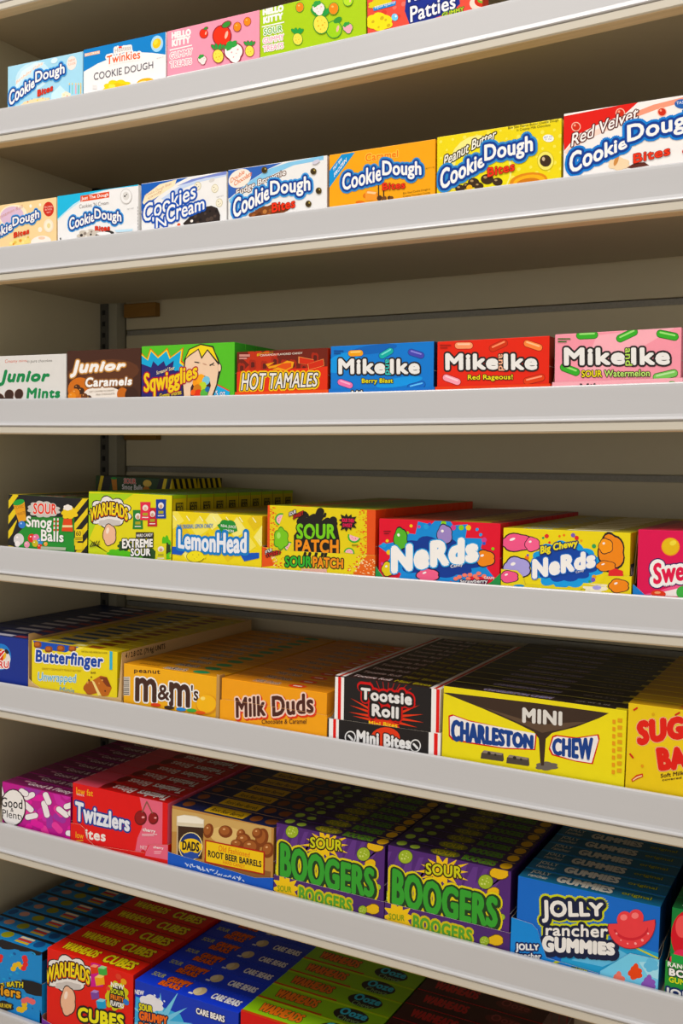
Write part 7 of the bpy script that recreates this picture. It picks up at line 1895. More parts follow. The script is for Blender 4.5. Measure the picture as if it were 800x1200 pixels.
  ["e","p","#9A5A30",[119.2,79.1,5,0.2,-1,-5.1]],
  ["e","p","#D8A878",[119.3,80.6,1.5,0.3,0,-0.9]],
  ["e","p","#7A3E1E",[124.8,68.9,12.7,0.6,-2.2,-11.4]],
  ["e","p","#9A5A30",[123.2,69.9,8.9,0.4,-1.5,-8]],
  ["e","p","#D8A878",[122.1,72.8,2.6,0.5,0,-1.4]],
  ["e","p","#7A3E1E",[137.7,62.6,15.1,0.8,-2.1,-11.3]],
  ["e","p","#9A5A30",[136.2,63.6,10.6,0.5,-1.5,-7.9]],
  ["e","p","#D8A878",[134.6,66.4,3.1,0.6,0,-1.4]],
  ["e","p","#7A3E1E",[155.5,79.4,10.5,0.5,-2.6,-14]],
  ["e","p","#9A5A30",[154,80.4,7.4,0.3,-1.8,-9.8]],
  ["e","p","#D8A878",[153.3,84.4,2.1,0.4,0,-1.8]],
  ["e","p","#7A3E1E",[114.4,62.4,10.3,0.5,-1.3,-6.9]],
  ["e","p","#9A5A30",[112.8,63.4,7.2,0.4,-0.9,-4.8]],
  ["e","p","#D8A878",[112.3,64.6,2.1,0.4,0,-0.9]],
  ["e","p","#7A3E1E",[165.8,63.9,9.9,0.5,-2.1,-11.2]],
  ["e","p","#9A5A30",[164.3,64.9,7,0.3,-1.5,-7.9]],
  ["e","p","#D8A878",[163.7,67.8,2,0.4,0,-1.4]],
  ["e","p","#7A3E1E",[147.8,84.5,8.5,0.4,-1.4,-7.7]],
  ["e","p","#9A5A30",[146.3,85.5,6,0.3,-1,-5.4]],
  ["e","p","#D8A878",[146.1,87.1,1.7,0.3,0,-1]],
  ["p","p","#3A2416",[10.5,73.8,57.1,79.2,54.7,27.7,12.1,25.8]],
  ["p","p","#D8CDB4",[9.1,82.7,22.9,87.6,44.9,89.4,57.9,86.9,57.2,74.7,9.1,68.5]],
  ["p","p","#EFE8D8",[10.4,83,22.9,86.7,43.5,88,56.3,85.9,56.3,80.2,10.5,74.2]],
  ["p","p","#C8B090",[9.8,25.3,12.1,25.8,11.9,69.5,9.7,69]],
  ["e","p","#E8D8A0",[34.7,43,21.3,4.3,0.1,-21]],
  ["e","p","#1C3474",[34.7,43,19.6,3.9,0.1,-19.7]],
  ["p","p","#EBC41E",[15.3,46,53.8,50.7,54.4,41.3,15.4,35.7]],
  ["e","p","#EBC41E",[34.7,42.3,19.1,3.8,0.1,-12.3]],
  ["t","l","DADS","#1E1A1A",[19.8,34.7,50,37.6,50,51.7,19.8,48.9],[],0.06,0.0,0.0],
  ["b","p","#2A4A9A",[35.6,29.4,12.6,2.6,0,-5],6,0.2],
  ["p","p","#A82A1E",[60,57.8,160.8,61.1,161.1,27.7,60.1,24.3]],
  ["p","p","#EBC41E",[62.1,56,158.7,58.7,159,29.5,62.3,26.5]],
  ["t","v","Old Fashioned","#D87A1E",[83.4,46,136.6,47.3,136.5,54.8,83.3,55],[],0.02,0.1,0.0],
  ["t","v","ROOT BEER BARRELS","#1E1A1A",[65.5,34,155.9,37.2,155.8,46.4,65.4,44],[],0.05,0.0,0.0],
  ["t","v","HARD CANDY","#D87A1E",[91.5,29,129,30.2,128.9,35.1,91.4,34.4],[],0.02,0.0,0.0],
 ],
 top=[
  ["e","b","#7A4424",[17.5,18.2,8.7,0,0,10.9]],
  ["p","b","#C8A01E",[52.5,5.5,118.9,5.5,118.9,31,52.5,31]],
  ["t","b","Root Beer Barrels","#3A2A14",[59.5,10.9,113.7,10.9,113.7,23.7,59.5,23.7],[],0.02,0,0],
  ["e","b","#7A4424",[134.7,18.2,8.7,0,0,11.7]],
  ["e","b","#7A4424",[160.9,18.2,10.5,0,0,10.9]],
 ],
 tray=dict(x0=-0.917,w=179.4,prof=[[0,24.1],[-1.7,28.5],[5.3,27.6],[150.1,21.8],[179.4,28.3]],col="#1E58B8",inside="#3A4A6A",out="#1E58B8",sideh=30,depth=360,art=[
  ["c","b","#C8D4E8",[30,17.9,34.3,14.9,0.8,0.2,0,-0.7],0.82],
  ["c","b","#C8D4E8",[33.4,14,35.1,17,0.8,0.2,0,-0.7],-1.06],
  ["c","b","#C8D4E8",[38.2,15.9,39.6,13.5,0.8,0.2,0,-0.7],1.15],
  ["c","b","#C8D4E8",[39.1,17.8,42.7,17.7,0.8,0.2,0,-0.7],0.29],
  ["c","b","#C8D4E8",[42.4,19,43.8,15.6,0.8,0.2,0,-0.7],1.27],
  ["c","b","#C8D4E8",[45.2,15.6,47.5,16.5,0.8,0.2,0,-0.7],-0.25],
  ["c","b","#C8D4E8",[50.6,16.8,53.6,14.5,0.8,0.2,0,-0.7],0.86],
  ["c","b","#C8D4E8",[51,18.3,55.1,14.4,0.8,0.2,0,-0.7],0.94],
  ["c","b","#C8D4E8",[54.2,18,57.8,13.5,0.8,0.2,0,-0.7],1.06],
  ["c","b","#C8D4E8",[57.1,13.1,61,15.7,0.8,0.2,0,-0.7],-0.49],
  ["c","b","#C8D4E8",[60.8,18.6,62,12.9,0.8,0.2,0,-0.7],1.4],
  ["c","b","#C8D4E8",[63.2,14.6,65.1,13.8,0.8,0.2,0,-0.7],0.65],
  ["c","b","#C8D4E8",[67.3,17.4,69,14.6,0.8,0.2,0,-0.7],1.16],
  ["c","b","#C8D4E8",[68.6,17.4,71.5,13.6,0.8,0.2,0,-0.7],1.07],
  ["c","b","#C8D4E8",[73.3,17.4,77.3,18.3,0.8,0.2,0,-0.7],-0.01],
  ["c","b","#C8D4E8",[74.3,17,76.8,18.4,0.8,0.2,0,-0.7],-0.39],
  ["c","b","#C8D4E8",[77.8,16.4,80.7,18.1,0.8,0.2,0,-0.7],-0.4],
  ["c","b","#C8D4E8",[81.4,13.2,85.6,15.1,0.8,0.2,0,-0.7],-0.28],
  ["c","b","#C8D4E8",[85.3,15.3,86.8,18.7,0.8,0.2,0,-0.7],-1.17],
  ["c","b","#C8D4E8",[86.1,12.8,89.4,12.7,0.8,0.2,0,-0.7],0.27],
  ["c","b","#C8D4E8",[89.1,14.4,91.7,14,0.8,0.2,0,-0.7],0.44],
  ["c","b","#C8D4E8",[93,12.3,94.2,15,0.8,0.2,0,-0.7],-1.14],
  ["c","b","#C8D4E8",[97.2,13.2,100.6,14.7,0.8,0.2,0,-0.7],-0.27],
  ["c","b","#C8D4E8",[100.3,13.1,102.4,14.5,0.8,0.2,0,-0.7],-0.49],
  ["c","b","#C8D4E8",[103.5,13.4,105.9,13.9,0.8,0.2,0,-0.7],-0.03],
  ["c","b","#C8D4E8",[106.3,15.2,109.3,16.6,0.8,0.2,0,-0.7],-0.28],
  ["c","b","#C8D4E8",[108.3,14.7,109.6,14.3,0.8,0.2,0,-0.7],0.52],
  ["c","b","#C8D4E8",[112.5,13.2,115.8,16.6,0.8,0.2,0,-0.7],-0.75],
  ["c","b","#C8D4E8",[114.6,14.9,117,13.3,0.8,0.2,0,-0.7],0.78],
  ["c","b","#C8D4E8",[115.4,13.3,116.6,14.1,0.8,0.2,0,-0.7],-0.46],
  ["c","b","#C8D4E8",[119.5,16.8,122.8,15.4,0.8,0.2,0,-0.7],0.65],
  ["c","b","#C8D4E8",[122.8,12.5,124.6,18.2,0.8,0.2,0,-0.7],-1.28],
  ["c","b","#C8D4E8",[124.7,13.8,126.4,16.9,0.8,0.2,0,-0.7],-1.09],
  ["c","b","#C8D4E8",[129.5,14.3,131.9,12.9,0.8,0.2,0,-0.7],0.74],
 ]),),
dict(
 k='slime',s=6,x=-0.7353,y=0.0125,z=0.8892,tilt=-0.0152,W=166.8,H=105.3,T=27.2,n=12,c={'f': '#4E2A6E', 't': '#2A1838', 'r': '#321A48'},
 art=[
  ["p","b","#5E3880",[-1.1,99.1,5.8,100.5,-14.1,45,-2.7,-18.2,-16.2,-21.4,-19.5,41.6]],
  ["p","b","#5E3880",[14.4,99.8,21.2,101.1,15,51.1,12.8,-14.7,-0.5,-17.7,-3.8,44.9]],
  ["p","b","#5E3880",[29.7,100.4,36.5,101.8,31.3,54.6,28.2,-11.1,15,-14.2,11.7,48.1]],
  ["p","b","#5E3880",[44.8,101.1,51.5,102.4,34.5,55.2,43.4,-7.6,30.3,-10.6,27,51.3]],
  ["p","b","#5E3880",[59.8,101.7,66.5,103,35.5,55.4,58.4,-4.1,45.5,-7.1,42.2,54.5]],
  ["p","b","#5E3880",[74.7,102.4,81.3,103.7,47.5,58,73.3,-0.7,60.5,-3.6,57.2,57.7]],
  ["p","b","#5E3880",[89.4,103,95.9,104.3,72.9,63.3,88.1,2.8,75.4,-0.2,72.1,60.8]],
  ["p","b","#5E3880",[104,103.6,110.4,104.9,101.7,69.3,102.7,6.1,90.1,3.2,86.8,63.9]],
  ["p","b","#5E3880",[118.4,104.2,124.8,105.5,121.1,73.4,117.2,9.5,104.7,6.6,101.4,67]],
  ["p","b","#5E3880",[132.7,104.8,139,106.1,126.9,74.6,131.5,12.8,119.1,9.9,115.9,70]],
  ["p","b","#5E3880",[146.8,105.5,153.1,106.7,127,74.6,145.7,16.1,133.4,13.2,130.2,73]],
  ["p","b","#5E3880",[160.8,106.1,167.1,107.3,134.5,76.2,159.7,19.3,147.6,16.5,144.3,76]],
  ["e","p","#3A4A1A",[25.5,97.8,10.5,2,0.1,-9.5]],
  ["e","p","#9AB040",[25.5,97.8,9.7,1.9,0.1,-8.8]],
  ["d","p","#C8D478",[21.5,99.6,27.4,102.5,29.5,97.7,24.5,95,20.5,94.2,26.5,98.8],[1.2,-1.1]],
  ["e","p","#3A4A1A",[135.3,88.7,10.2,2.1,0.1,-9.6]],
  ["e","p","#9AB040",[135.3,88.7,9.4,1.9,0.1,-8.9]],
  ["d","p","#C8D478",[131.4,90.5,137.2,93.5,139.3,88.6,134.4,85.8,130.5,85,136.3,89.7],[1.2,-1.1]],
  ["e","p","#3A4A1A",[5.3,40.9,9.5,2,0.1,-8.6]],
  ["e","p","#9AB040",[5.3,40.9,8.8,1.9,0.1,-7.9]],
  ["d","p","#C8D478",[1.7,42.6,7.1,45.3,9,40.9,4.5,38.4,0.8,37.6,6.2,41.9],[1.1,-1]],
  ["e","p","#3A4A1A",[157.8,48.9,4.5,1,0.1,-4.3]],
  ["e","p","#9AB040",[157.8,48.9,4.2,0.9,0.1,-4]],
  ["d","p","#C8D478",[156.1,49.7,158.7,51.1,159.6,48.9,157.4,47.6,155.7,47.2,158.2,49.4],[0.5,-0.5]],
  ["b","p","#6A4A14",[152.9,104,11.7,2.4,0.1,-8.1],3,0.2],
  ["b","p","#E0B426",[152.9,104,10.7,2.2,0.1,-7.1],3,0.2],
  ["b","p","#6A4A14",[146,78.6,7.7,1.6,0.1,-5.3],3,0.2],
  ["b","p","#E0B426",[146,78.6,7,1.5,0.1,-4.7],3,0.2],
  ["s","p","#E8C02E",[77.4,89.3,35.1,7.1,0.3,-22.9],0.5,14,0],
  ["t","v","SOUR","#3A2A14",[54.4,80.5,103.9,85.6,103.7,101.3,54.2,96.1],[["#3A2A14",1.6]],0.05,0.0,0.0],
  ["t","v","SOUR","#C8C83A",[54.4,81,103.9,86,103.7,101.3,54.2,96.1],[],0.05,0.0,0.0],
  ["t","l","BOOGERS","#D8C832",[7.1,29.6,154.7,31.5,154.1,73.6,6.6,79.7],[["#D8C832",5.1]],0.06,0,-0.06],
  ["t","l","BOOGERS","#1E3A1E",[8.1,30.3,154.7,32,154.1,73,7.6,79.6],[["#1E3A1E",2.8]],0.06,0,-0.06],
  ["t","l","BOOGERS","#3F9A3A",[8.1,31.5,153.2,33.4,152.6,73.3,7.6,79.9],[],0.05,0,-0.06],
 ],
 top=[
  ["e","b","#8AA040",[13.3,15,6.7,0,0,8.2]],
  ["e","b","#8AA040",[33.4,12.2,6.7,0,0,6.8]],
  ["e","b","#6A6A2A",[75.1,13.6,20,0,0,11.4]],
  ["t","b","SOUR","#A89A2A",[60,6.8,90.1,6.8,90.1,20.4,60,20.4],[],0.02,0,0],
  ["t","b","BOOGERS","#2E7A2E",[100.1,5.4,143.4,5.4,143.4,21.8,100.1,21.8],[["#8A8A2A",0.5]],0.02,0,0],
  ["e","b","#C89A1E",[156.8,13.6,7.5,0,0,10.3]],
 ],
 tray=dict(x0=-0.7365,w=169.2,prof=[[0,33],[169.2,32.8]],col="#4A2A68",inside="#2A1A3A",out="#4A2A68",sideh=40,depth=360,art=[
  ["s","p","#E8C02E",[18.1,17.4,25,5.5,0.2,-22.1],0.58,10,0],
  ["t","l","BOOGERS","#C8B83A",[40.6,5.1,122.2,7.8,121.9,25.4,40.4,26.3],[["#C8B83A",2.3]],0.05,0.0,0.0],
  ["t","l","BOOGERS","#5A9A3A",[40.6,5.5,122.2,8.3,121.9,24.9,40.4,25.8],[],0.05,0.0,0.0],
  ["b","p","#6A4A14",[152.7,19.4,9.7,2.2,0.1,-6.8],3,0.2],
  ["b","p","#E0B426",[152.7,19.4,8.9,2.1,0.1,-5.9],3,0.2],
  ["e","p","#3A4A1A",[138.1,14.9,6.7,1.5,0.1,-6.3]],
  ["e","p","#9AB040",[138.1,14.9,6.2,1.4,0.1,-5.8]],
  ["d","p","#C8D478",[135.5,16.1,139.3,18.1,140.6,14.9,137.5,13,134.9,12.4,138.7,15.6],[0.8,-0.7]],
  ["t","v","SOUR","#8A9A2A",[6.2,11.3,28.7,14,28.6,22.3,6.1,19.7],[],0.04,0.0,0.0],
 ]),),
dict(
 k='slime2',s=6,x=-0.565,y=0.0125,z=0.8865,tilt=-0.0159,W=168.4,H=108.5,T=27.2,n=12,c={'f': '#4E2A6E', 't': '#2A1838', 'r': '#321A48'},
 tray=dict(x0=-0.5662,w=170.8,prof=[[0,32.9],[170.8,32.8]],col="#4A2A68",inside="#2A1A3A",out="#4A2A68",sideh=40,depth=360,art=[
 ]),),
dict(
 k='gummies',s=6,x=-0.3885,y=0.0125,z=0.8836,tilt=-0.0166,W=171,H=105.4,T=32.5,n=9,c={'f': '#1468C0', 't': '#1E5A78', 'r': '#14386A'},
 art=[
  ["p","b","#3A9AC8",[58.7,22.3,111.8,54.7,138,53.1,171.3,50.8,172.3,13.9,56.3,5.1]],
  ["p","b","#C8C83A",[127.6,55.9,171.4,45.6,171.5,43.5,127.6,53.8]],
  ["p","b","#6AB8DC",[69.8,16.8,114.7,47.3,138.4,39.8,107.4,18.3]],
  ["t","l","JOLLY","#C8CC3A",[32.4,53.4,106.1,74.5,105.5,96,31.8,83.8],[["#C8CC3A",6.6]],0.05,-0.05,0.0],
  ["t","l","rancher","#C8CC3A",[37.5,38.7,112.4,54.9,112,71.6,37.2,53.1],[["#C8CC3A",5.5]],0.05,0.0,0.0],
  ["t","l","JOLLY","#141C3A",[32.4,53.4,106.1,74.5,105.5,96,31.8,83.3],[["#141C3A",4.4]],0.05,-0.05,0.0],
  ["t","l","rancher","#141C3A",[37.5,38.7,112.4,54.9,112,71,37.2,52.6],[["#141C3A",3.6]],0.05,0.0,0.0],
  ["t","l","GUMMIES","#141C3A",[34.4,16.2,122.4,33.6,121.9,50.2,33.9,38.4],[["#141C3A",4.4]],0.07,0.0,0.0],
  ["t","l","JOLLY","#E9E6E2",[32.4,53.9,106.1,75,105.5,96,31.8,82.7],[],0.05,-0.05,0.0],
  ["t","l","rancher","#E9E6E2",[37.5,39.3,112.4,54.9,112,71,37.2,53.1],[],0.05,0.0,0.0],
  ["t","l","GUMMIES","#E9E6E2",[33.8,18,121.5,35.5,121.1,51.1,33.3,39.1],[],0.1,0.0,0.0],
  ["p","p","#8A1E2A",[111.9,71.8,111.1,67,113.1,60.6,116.4,55.2,120.9,51.1,126.2,48.4,132.2,47.2,138.5,47.8,144.7,49.9,150.6,53.5,155.9,58.4,160.3,64.3,163.5,70.9,165.5,78,166.2,85.1,165.5,90.1,147.9,82.6,129.4,76.8]],
  ["p","p","#E04A4E",[112.7,71.7,112,67.1,113.9,61,117.1,55.8,121.4,51.8,126.6,49.2,132.4,48.2,138.5,48.7,144.5,50.8,150.3,54.2,155.4,58.9,159.7,64.6,162.8,71,164.8,77.8,165.4,84.6,164.7,89.5,147.6,82.2,129.6,76.6]],
  ["e","p","#E04A4E",[130.8,81.4,8.8,2.1,0.3,-10.1]],
  ["e","p","#F0807E",[129.7,83.9,4.1,1,0.1,-3.7]],
  ["e","p","#E04A4E",[143.6,86.6,8.7,2,0.3,-10.1]],
  ["e","p","#F0807E",[142.5,89,4.1,1,0.1,-3.7]],
  ["p","p","#C8343E",[118.4,65.9,121.2,62.1,125.1,59.3,130,57.8,135.4,57.6,141.1,58.8,146.5,61.2,151.4,64.8,155.4,69.1,158.3,74,157.4,79.1,156,74.8,153.4,70.7,149.9,67,145.6,64,140.8,61.9,135.8,60.9,131,61,126.7,62.2,123.3,64.5,120.8,67.6]],
  ["d","p","#F4A0A0",[122.2,62.7,127.6,55.9,135.4,53.8,144.4,56.1,152,61.9,158.1,71.4],[1.3,-1.3]],
 ],
 top=[
  ["t","b","JOLLY","#C8C8BC",[10.3,16.2,34.2,16.2,34.2,29.2,10.3,29.2],[["#14283A",0.6]],0.02,0,0],
  ["t","b","rancher","#C8C8BC",[10.3,6.5,34.2,6.5,34.2,15.6,10.3,15.6],[["#14283A",0.5]],0.02,0,0],
  ["t","b","GUMMIES","#C8C4B8",[44.5,6.5,112.9,6.5,112.9,26.6,44.5,26.6],[["#143A5A",0.7]],0.08,0,0],
  ["t","b","original","#A8A83A",[123.1,9.8,157.3,9.8,157.3,21.1,123.1,21.1],[["#1E3A2A",0.5]],0.02,0,0],
  ["p","b","#3A8AA8",[0,27.9,171,27.9,171,30.2,0,30.2]],
 ],
 tray=dict(x0=-0.3944,w=177.9,prof=[[0,53],[8.2,52.6],[26.7,50.9],[33.3,45.5],[38.4,31.3],[45.8,13.7],[108.5,10.6],[144.4,44.2],[177.9,45]],col="#2A86D0",inside="#2A6AA0",out="#2A86D0",sideh=55,depth=360,art=[
  ["t","l","JOLLY","#E9E6E2",[7,10.4,36.1,18.4,35.9,27.8,6.8,22.2],[["#14285A",1.9]],0.06,-0.05,0.0],
  ["t","l","rancher","#E9E6E2",[10,4.4,39.1,10.2,38.9,17.4,9.9,11.2],[["#14285A",1.7]],0.06,0.0,0.0],
  ["p","b","#7CC8E4",[109,-2.4,111.3,14.5,144.6,44.2,179,45,180.2,0.7]],
  ["p","b","#A8DCEC",[155.1,36.7,177.8,42.5,178.4,21.5,165.7,23.4]],
  ["b","p","#E0502A",[151.6,22.4,6.9,1.8,0.2,-6.4],5,0.3],
  ["e","p","#E0502A",[152,29.5,3.1,0.8,0.1,-4.8]],
  ["b","p","#8A5AB0",[167.2,13.2,6.8,1.8,0.2,-6.4],5,0.3],
  ["e","p","#8A5AB0",[167.5,20.2,3,0.8,0.1,-4.8]],
  ["b","p","#6AB8DC",[169.2,36.3,6.8,1.8,0.2,-6.3],5,0.3],
  ["e","p","#6AB8DC",[169.5,43.3,3,0.8,0.1,-4.8]],
  ["b","p","#E87A6A",[132.5,7.9,7,1.9,0.2,-6.4],5,0.3],
  ["e","p","#E87A6A",[132.9,15.1,3.1,0.8,0.1,-4.8]],
  ["p","p","#C8CC3A",[48.9,6,62.5,17,84.4,18.5,84.4,15.2,62.6,12.3]],
  ["t","v","original","#D8D83A",[76.5,5.4,95.4,6.3,95.3,12.3,76.4,11.5],[["#2A4A1E",1.1]],0.03,0.0,0.0],
 ]),),
dict(
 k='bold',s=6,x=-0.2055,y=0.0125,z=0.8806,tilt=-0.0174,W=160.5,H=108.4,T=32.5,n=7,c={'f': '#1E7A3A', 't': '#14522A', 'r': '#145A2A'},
 art=[
  ["e","p","#C82A34",[17.5,79.2,17,4.2,0.8,-28.6]],
  ["e","p","#E85A5A",[12.3,88.4,7.3,1.8,0.4,-13]],
  ["b","p","#D83A5A",[15.8,49.9,14.6,3.8,0.3,-10.4],5,0.2],
  ["p","b","#2E9A48",[2,54.3,40.2,53.6,40.9,27.8,2.7,28.1]],
 ],
 top=[
  ["t","b","GUMMIES","#B8C8B0",[41.7,6.5,105.9,6.5,105.9,26,41.7,26],[],0.08,0,0],
  ["t","b","JOLLY","#B8C8B0",[9.6,9.8,32.1,9.8,32.1,26,9.6,26],[],0.02,0,0],
 ],
 tray=dict(x0=-0.2085,w=166,prof=[[0,47],[-0.8,46.6],[5.5,45.6],[166,45.1]],col="#2E8A3A",inside="#1E5A2A",out="#2E8A3A",sideh=60,depth=360,art=[
  ["t","v","RANCHER","#F2EFEC",[1.6,39.7,39,41.6,38.8,47.3,1.4,45.5],[],0.04,0.0,0.0],
  ["t","l","BOLD","#F2EFEC",[3.6,29.7,39.3,31.3,39,40.1,3.3,38.6],[["#143A1E",1.4]],0.08,0.0,0.0],
  ["t","v","GUMMIES","#D8D83A",[3.8,21.8,39.5,23,39.3,29.8,3.6,28.6],[],0.05,0.0,0.0],
  ["t","l","JOLLY","#E9E6E2",[0,4.9,44.9,4.2,44.6,15.6,-0.3,15.4],[["#14285A",2.2]],0.07,0.0,0.0],
 ]),),
dict(
 k='crawl',s=7,x=-1.326,y=0.0125,z=0.5864,tilt=-0.0148,W=158,H=124.6,T=33.8,n=8,c={'f': '#1E86C8', 't': '#1A78B0', 'r': '#124A7A'},
 art=[
  ["b","b","#14141A",[157.4,135.2,42.9,7.3,-0.1,-12.3],9,0.4],
  ["b","b","#14141A",[90.9,121,44.6,7.7,-0.1,-7.4],9,0.3],
  ["d","b","#2A9AD0",[69.4,85.7,141,118.7,109.2,91.9,76.4,59.2,7.7,74.2,36.2,85.7,138,119.2,142.3,117.5,25.4,93.4,74.8,58.9,88.9,100.9,93.3,103.2,109.4,66.5,104.4,83.6],[2.7,-1.7]],
  ["d","b","#2A9AD0",[13.8,45.7,84.5,77.1,112.9,107.8,90.5,70.6,104.3,76.7,38.4,55.1,55.1,75.9,91.8,104.3,4.5,60.4,62.1,82.5,93.5,61.9,36.1,44.9,30.9,63.5],[2.8,-1.7]],
  ["d","b","#0E5A9A",[-9,58.8,-2.9,66.9,31.3,89.6,55.9,63,62.5,98.6,24.4,47.4,-6,63.7,88.5,63.8,-6.8,81.3,98.7,107.4,-0.7,58.2,157,120.7,-2.5,67.7],[2.8,-1.8]],
  ["e","p","#E0B83A",[96.3,81.8,6,1.6,0,-4.3]],
  ["e","p","#E0B83A",[100.1,88.5,6,1.5,0,-4.3]],
  ["e","p","#E0B83A",[107.5,92.4,6,1.5,0,-4.2]],
  ["e","p","#E0B83A",[113.1,89,5.9,1.5,0,-4.2]],
  ["e","p","#D83A3A",[118.7,88.5,5.9,1.5,0,-4.2]],
  ["e","p","#D83A3A",[122.4,95.6,5.9,1.5,0,-4.2]],
  ["e","p","#D83A3A",[122.4,102.7,5.9,1.5,0,-4.2]],
  ["e","p","#D83A3A",[120.6,106.4,5.9,1.5,0,-4.2]],
  ["e","p","#E0B83A",[52.6,74.8,6.1,1.6,0,-4.3]],
  ["e","p","#E0B83A",[58.4,82,6.1,1.6,0,-4.3]],
  ["e","p","#D83A3A",[66.1,88.3,6.1,1.6,0,-4.3]],
  ["e","p","#D83A3A",[68,94.5,6.1,1.5,0,-4.3]],
 ],
 top=[
  ["p","b","#101218",[0,27,158,27,158,33.8,0,33.8]],
  ["e","b","#B88A7A",[34.8,16.9,9.5,0,0,8.4]],
  ["e","b","#8A8A2A",[66.4,16.9,11.1,0,0,10.1]],
  ["p","b","#C8A83A",[91.6,6.1,120.1,6.1,120.1,11.5,91.6,11.5]],
  ["p","b","#C83A2A",[91.6,12.8,120.1,12.8,120.1,18.3,91.6,18.3]],
  ["p","b","#E8D8B0",[91.6,19.6,120.1,19.6,120.1,25,91.6,25]],
  ["e","b","#0E4A80",[135.9,16.9,9.5,0,0,10.1]],
  ["e","b","#0E4A80",[12.6,13.5,7.9,0,0,10.1]],
 ],
 side=[
  ["p","b","#14141A",[0,109.7,33.8,109.7,33.8,124.6,0,124.6]],
 ],
 tray=dict(x0=-1.329,w=162.5,prof=[[0,23.5],[116.4,69.6],[122.7,67.1],[162.5,74.1]],col="#1E86C8",inside="#3A5A7A",out="#1E86C8",sideh=70,depth=360,art=[
  ["p","b","#14141A",[118,70.5,165.6,77.5,165.5,55.1,147.3,51.6,129,50.8,121.6,57.3]],
  ["d","b","#2A9AD0",[125.5,45.5,94.1,18.3,92.6,40.1,69,23.6,9.8,-14.4,-1.3,-25.5,114.8,34.4,34.2,-25,139.3,35,136.7,39.8,24.2,-27,-3.3,11.9,98.5,-6.9,90.5,33.4,112.7,43.1,123.8,30,115.7,7.9,11.9,16.7,101.8,39.2,-3.2,5.9],[2.6,-1.7]],
  ["d","b","#0E5A9A",[54.1,-14.2,63.4,-17.9,129.5,34.3,70.7,18.4,12.2,-21.8,130.8,26.1,119.4,26.6,63.4,13.9,108,36.4,3,-34.5,159.6,28.6,30.7,4,55.7,23.8,9.5,-10.6,71.8,-0.9,143.8,46.3,142.6,29.5,85,30.1,126.4,38.9,72.8,6.8],[2.7,-1.7]],
  ["e","p","#E0B83A",[113.9,19.9,6.3,1.8,0,-4.5]],
  ["e","p","#E0B83A",[119.5,20,6.3,1.8,0,-4.5]],
  ["e","p","#E0B83A",[125.1,25,6.3,1.7,0,-4.5]],
  ["e","p","#E0B83A",[125.2,31.5,6.3,1.7,0,-4.5]],
  ["e","p","#E06A6A",[124.4,36.9,6.3,1.7,0,-4.5]],
  ["e","p","#E06A6A",[130.7,40.6,6.3,1.7,0,-4.5]],
  ["e","p","#E06A6A",[138.1,40.7,6.2,1.7,0,-4.5]],
  ["e","p","#E06A6A",[142.9,40,6.2,1.7,0,-4.5]],
  ["t","v","SOUR BATH","#D8C83A",[43.9,41.7,122.3,57.5,122.4,67.7,44,51.5],[["#14141A",1.9]],0.06,0.0,0.0],
  ["t","l","Crawlers","#E0A02E",[6.6,23,117,38.6,117.1,55,6.8,40.5],[["#14141A",2.2]],0.06,0.0,0.0],
  ["b","p","#14141A",[80.1,16.2,19.7,4,-0.1,-7.5],6,0.2],
  ["t","v","SOUR NOW","#D8B83A",[64.8,10.5,97.5,16.2,97.5,23.6,64.9,18],[],0.05,0.0,0.0],
 ]),),
dict(
 k='cubes',s=7,x=-1.1575,y=0.0125,z=0.5838,tilt=-0.0148,W=173,H=135.2,T=43.5,n=8,c={'f': '#D8321C', 't': '#C8301C', 'r': '#B02818'},
 art=[
  ["b","p","#241C1A",[44.3,103.7,43.7,9.4,-0.1,-24.9],9,0.24],
  ["b","p","#E9E4E0",[44.3,103.7,41.7,8.9,-0.1,-23.3],9,0.24],
  ["b","p","#C9C2BE",[44.3,83.9,24.6,5.4,0,-6],6,0.2],
  ["t","l","WARHEADS","#E8641E",[-3,72.1,88,94.9,88.1,120.4,-2.9,99.7],[["#2A1A12",2.1]],0.045,0,0.48],
  ["t","l","WARHEADS","#EBDA2A",[-3,74.4,88,97.2,88.1,120.4,-2.9,99.7],[],0.03,0,0.5],
  ["b","p","#241C1A",[44.2,59.7,15.4,3.6,-0.1,-23.1],5,0.12],
  ["b","p","#E8B89A",[44.2,59.7,13.7,3.2,-0.1,-21.5],5,0.12],
  ["e","p","#F6E2D2",[40,68.2,3.5,0.5,-1.5,-6.9]],
  ["p","b","#C82A8A",[90.1,95.4,114.5,101.9,114.6,139.5,90.1,133.3]],
  ["p","p","#D8442E",[88.1,126.9,104,133.1,105.8,121.6,90.7,115.6]],
  ["p","p","#F09A80",[88.1,126.9,95.2,132.5,105.3,133.1,99.6,128.4]],
  ["p","p","#4AA84A",[103.7,128.6,120.8,135.2,122.6,122.9,106.6,116.5]],
  ["p","p","#9AD89A",[103.7,128.6,111.3,134.7,122.2,135.2,116,130.2]],
  ["p","p","#E8A82E",[97.6,112.5,115.9,119.7,117.9,106.6,100.7,99.5]],
  ["p","p","#F4D080",[97.6,112.5,105.8,119.1,117.4,119.7,110.8,114.4]],
  ["p","p","#7A4A9A",[89.7,86.6,105.7,93.1,107.4,81.6,92.4,75.4]],
  ["p","p","#B08AC8",[89.7,86.6,96.8,92.4,107,93.1,101.3,88.4]],
  ["p","p","#2E9AC8",[101,75.6,119.2,83,121.3,69.8,104,62.6]],
  ["p","p","#8AD0E8",[101,75.6,109.1,82.2,120.8,83,114.2,77.6]],
  ["b","p","#C8C03A",[141.3,94.4,19.8,5.4,0,-19.8],9,0.2],
  ["b","p","#241C1A",[142,93.2,15.2,4.1,0,-17.6],4,0.05],
  ["t","v","NEW","#F2EFEC",[129.7,105.9,155.2,107.4,155.2,115.4,129.7,114],[],0.05,0.0,0.0],
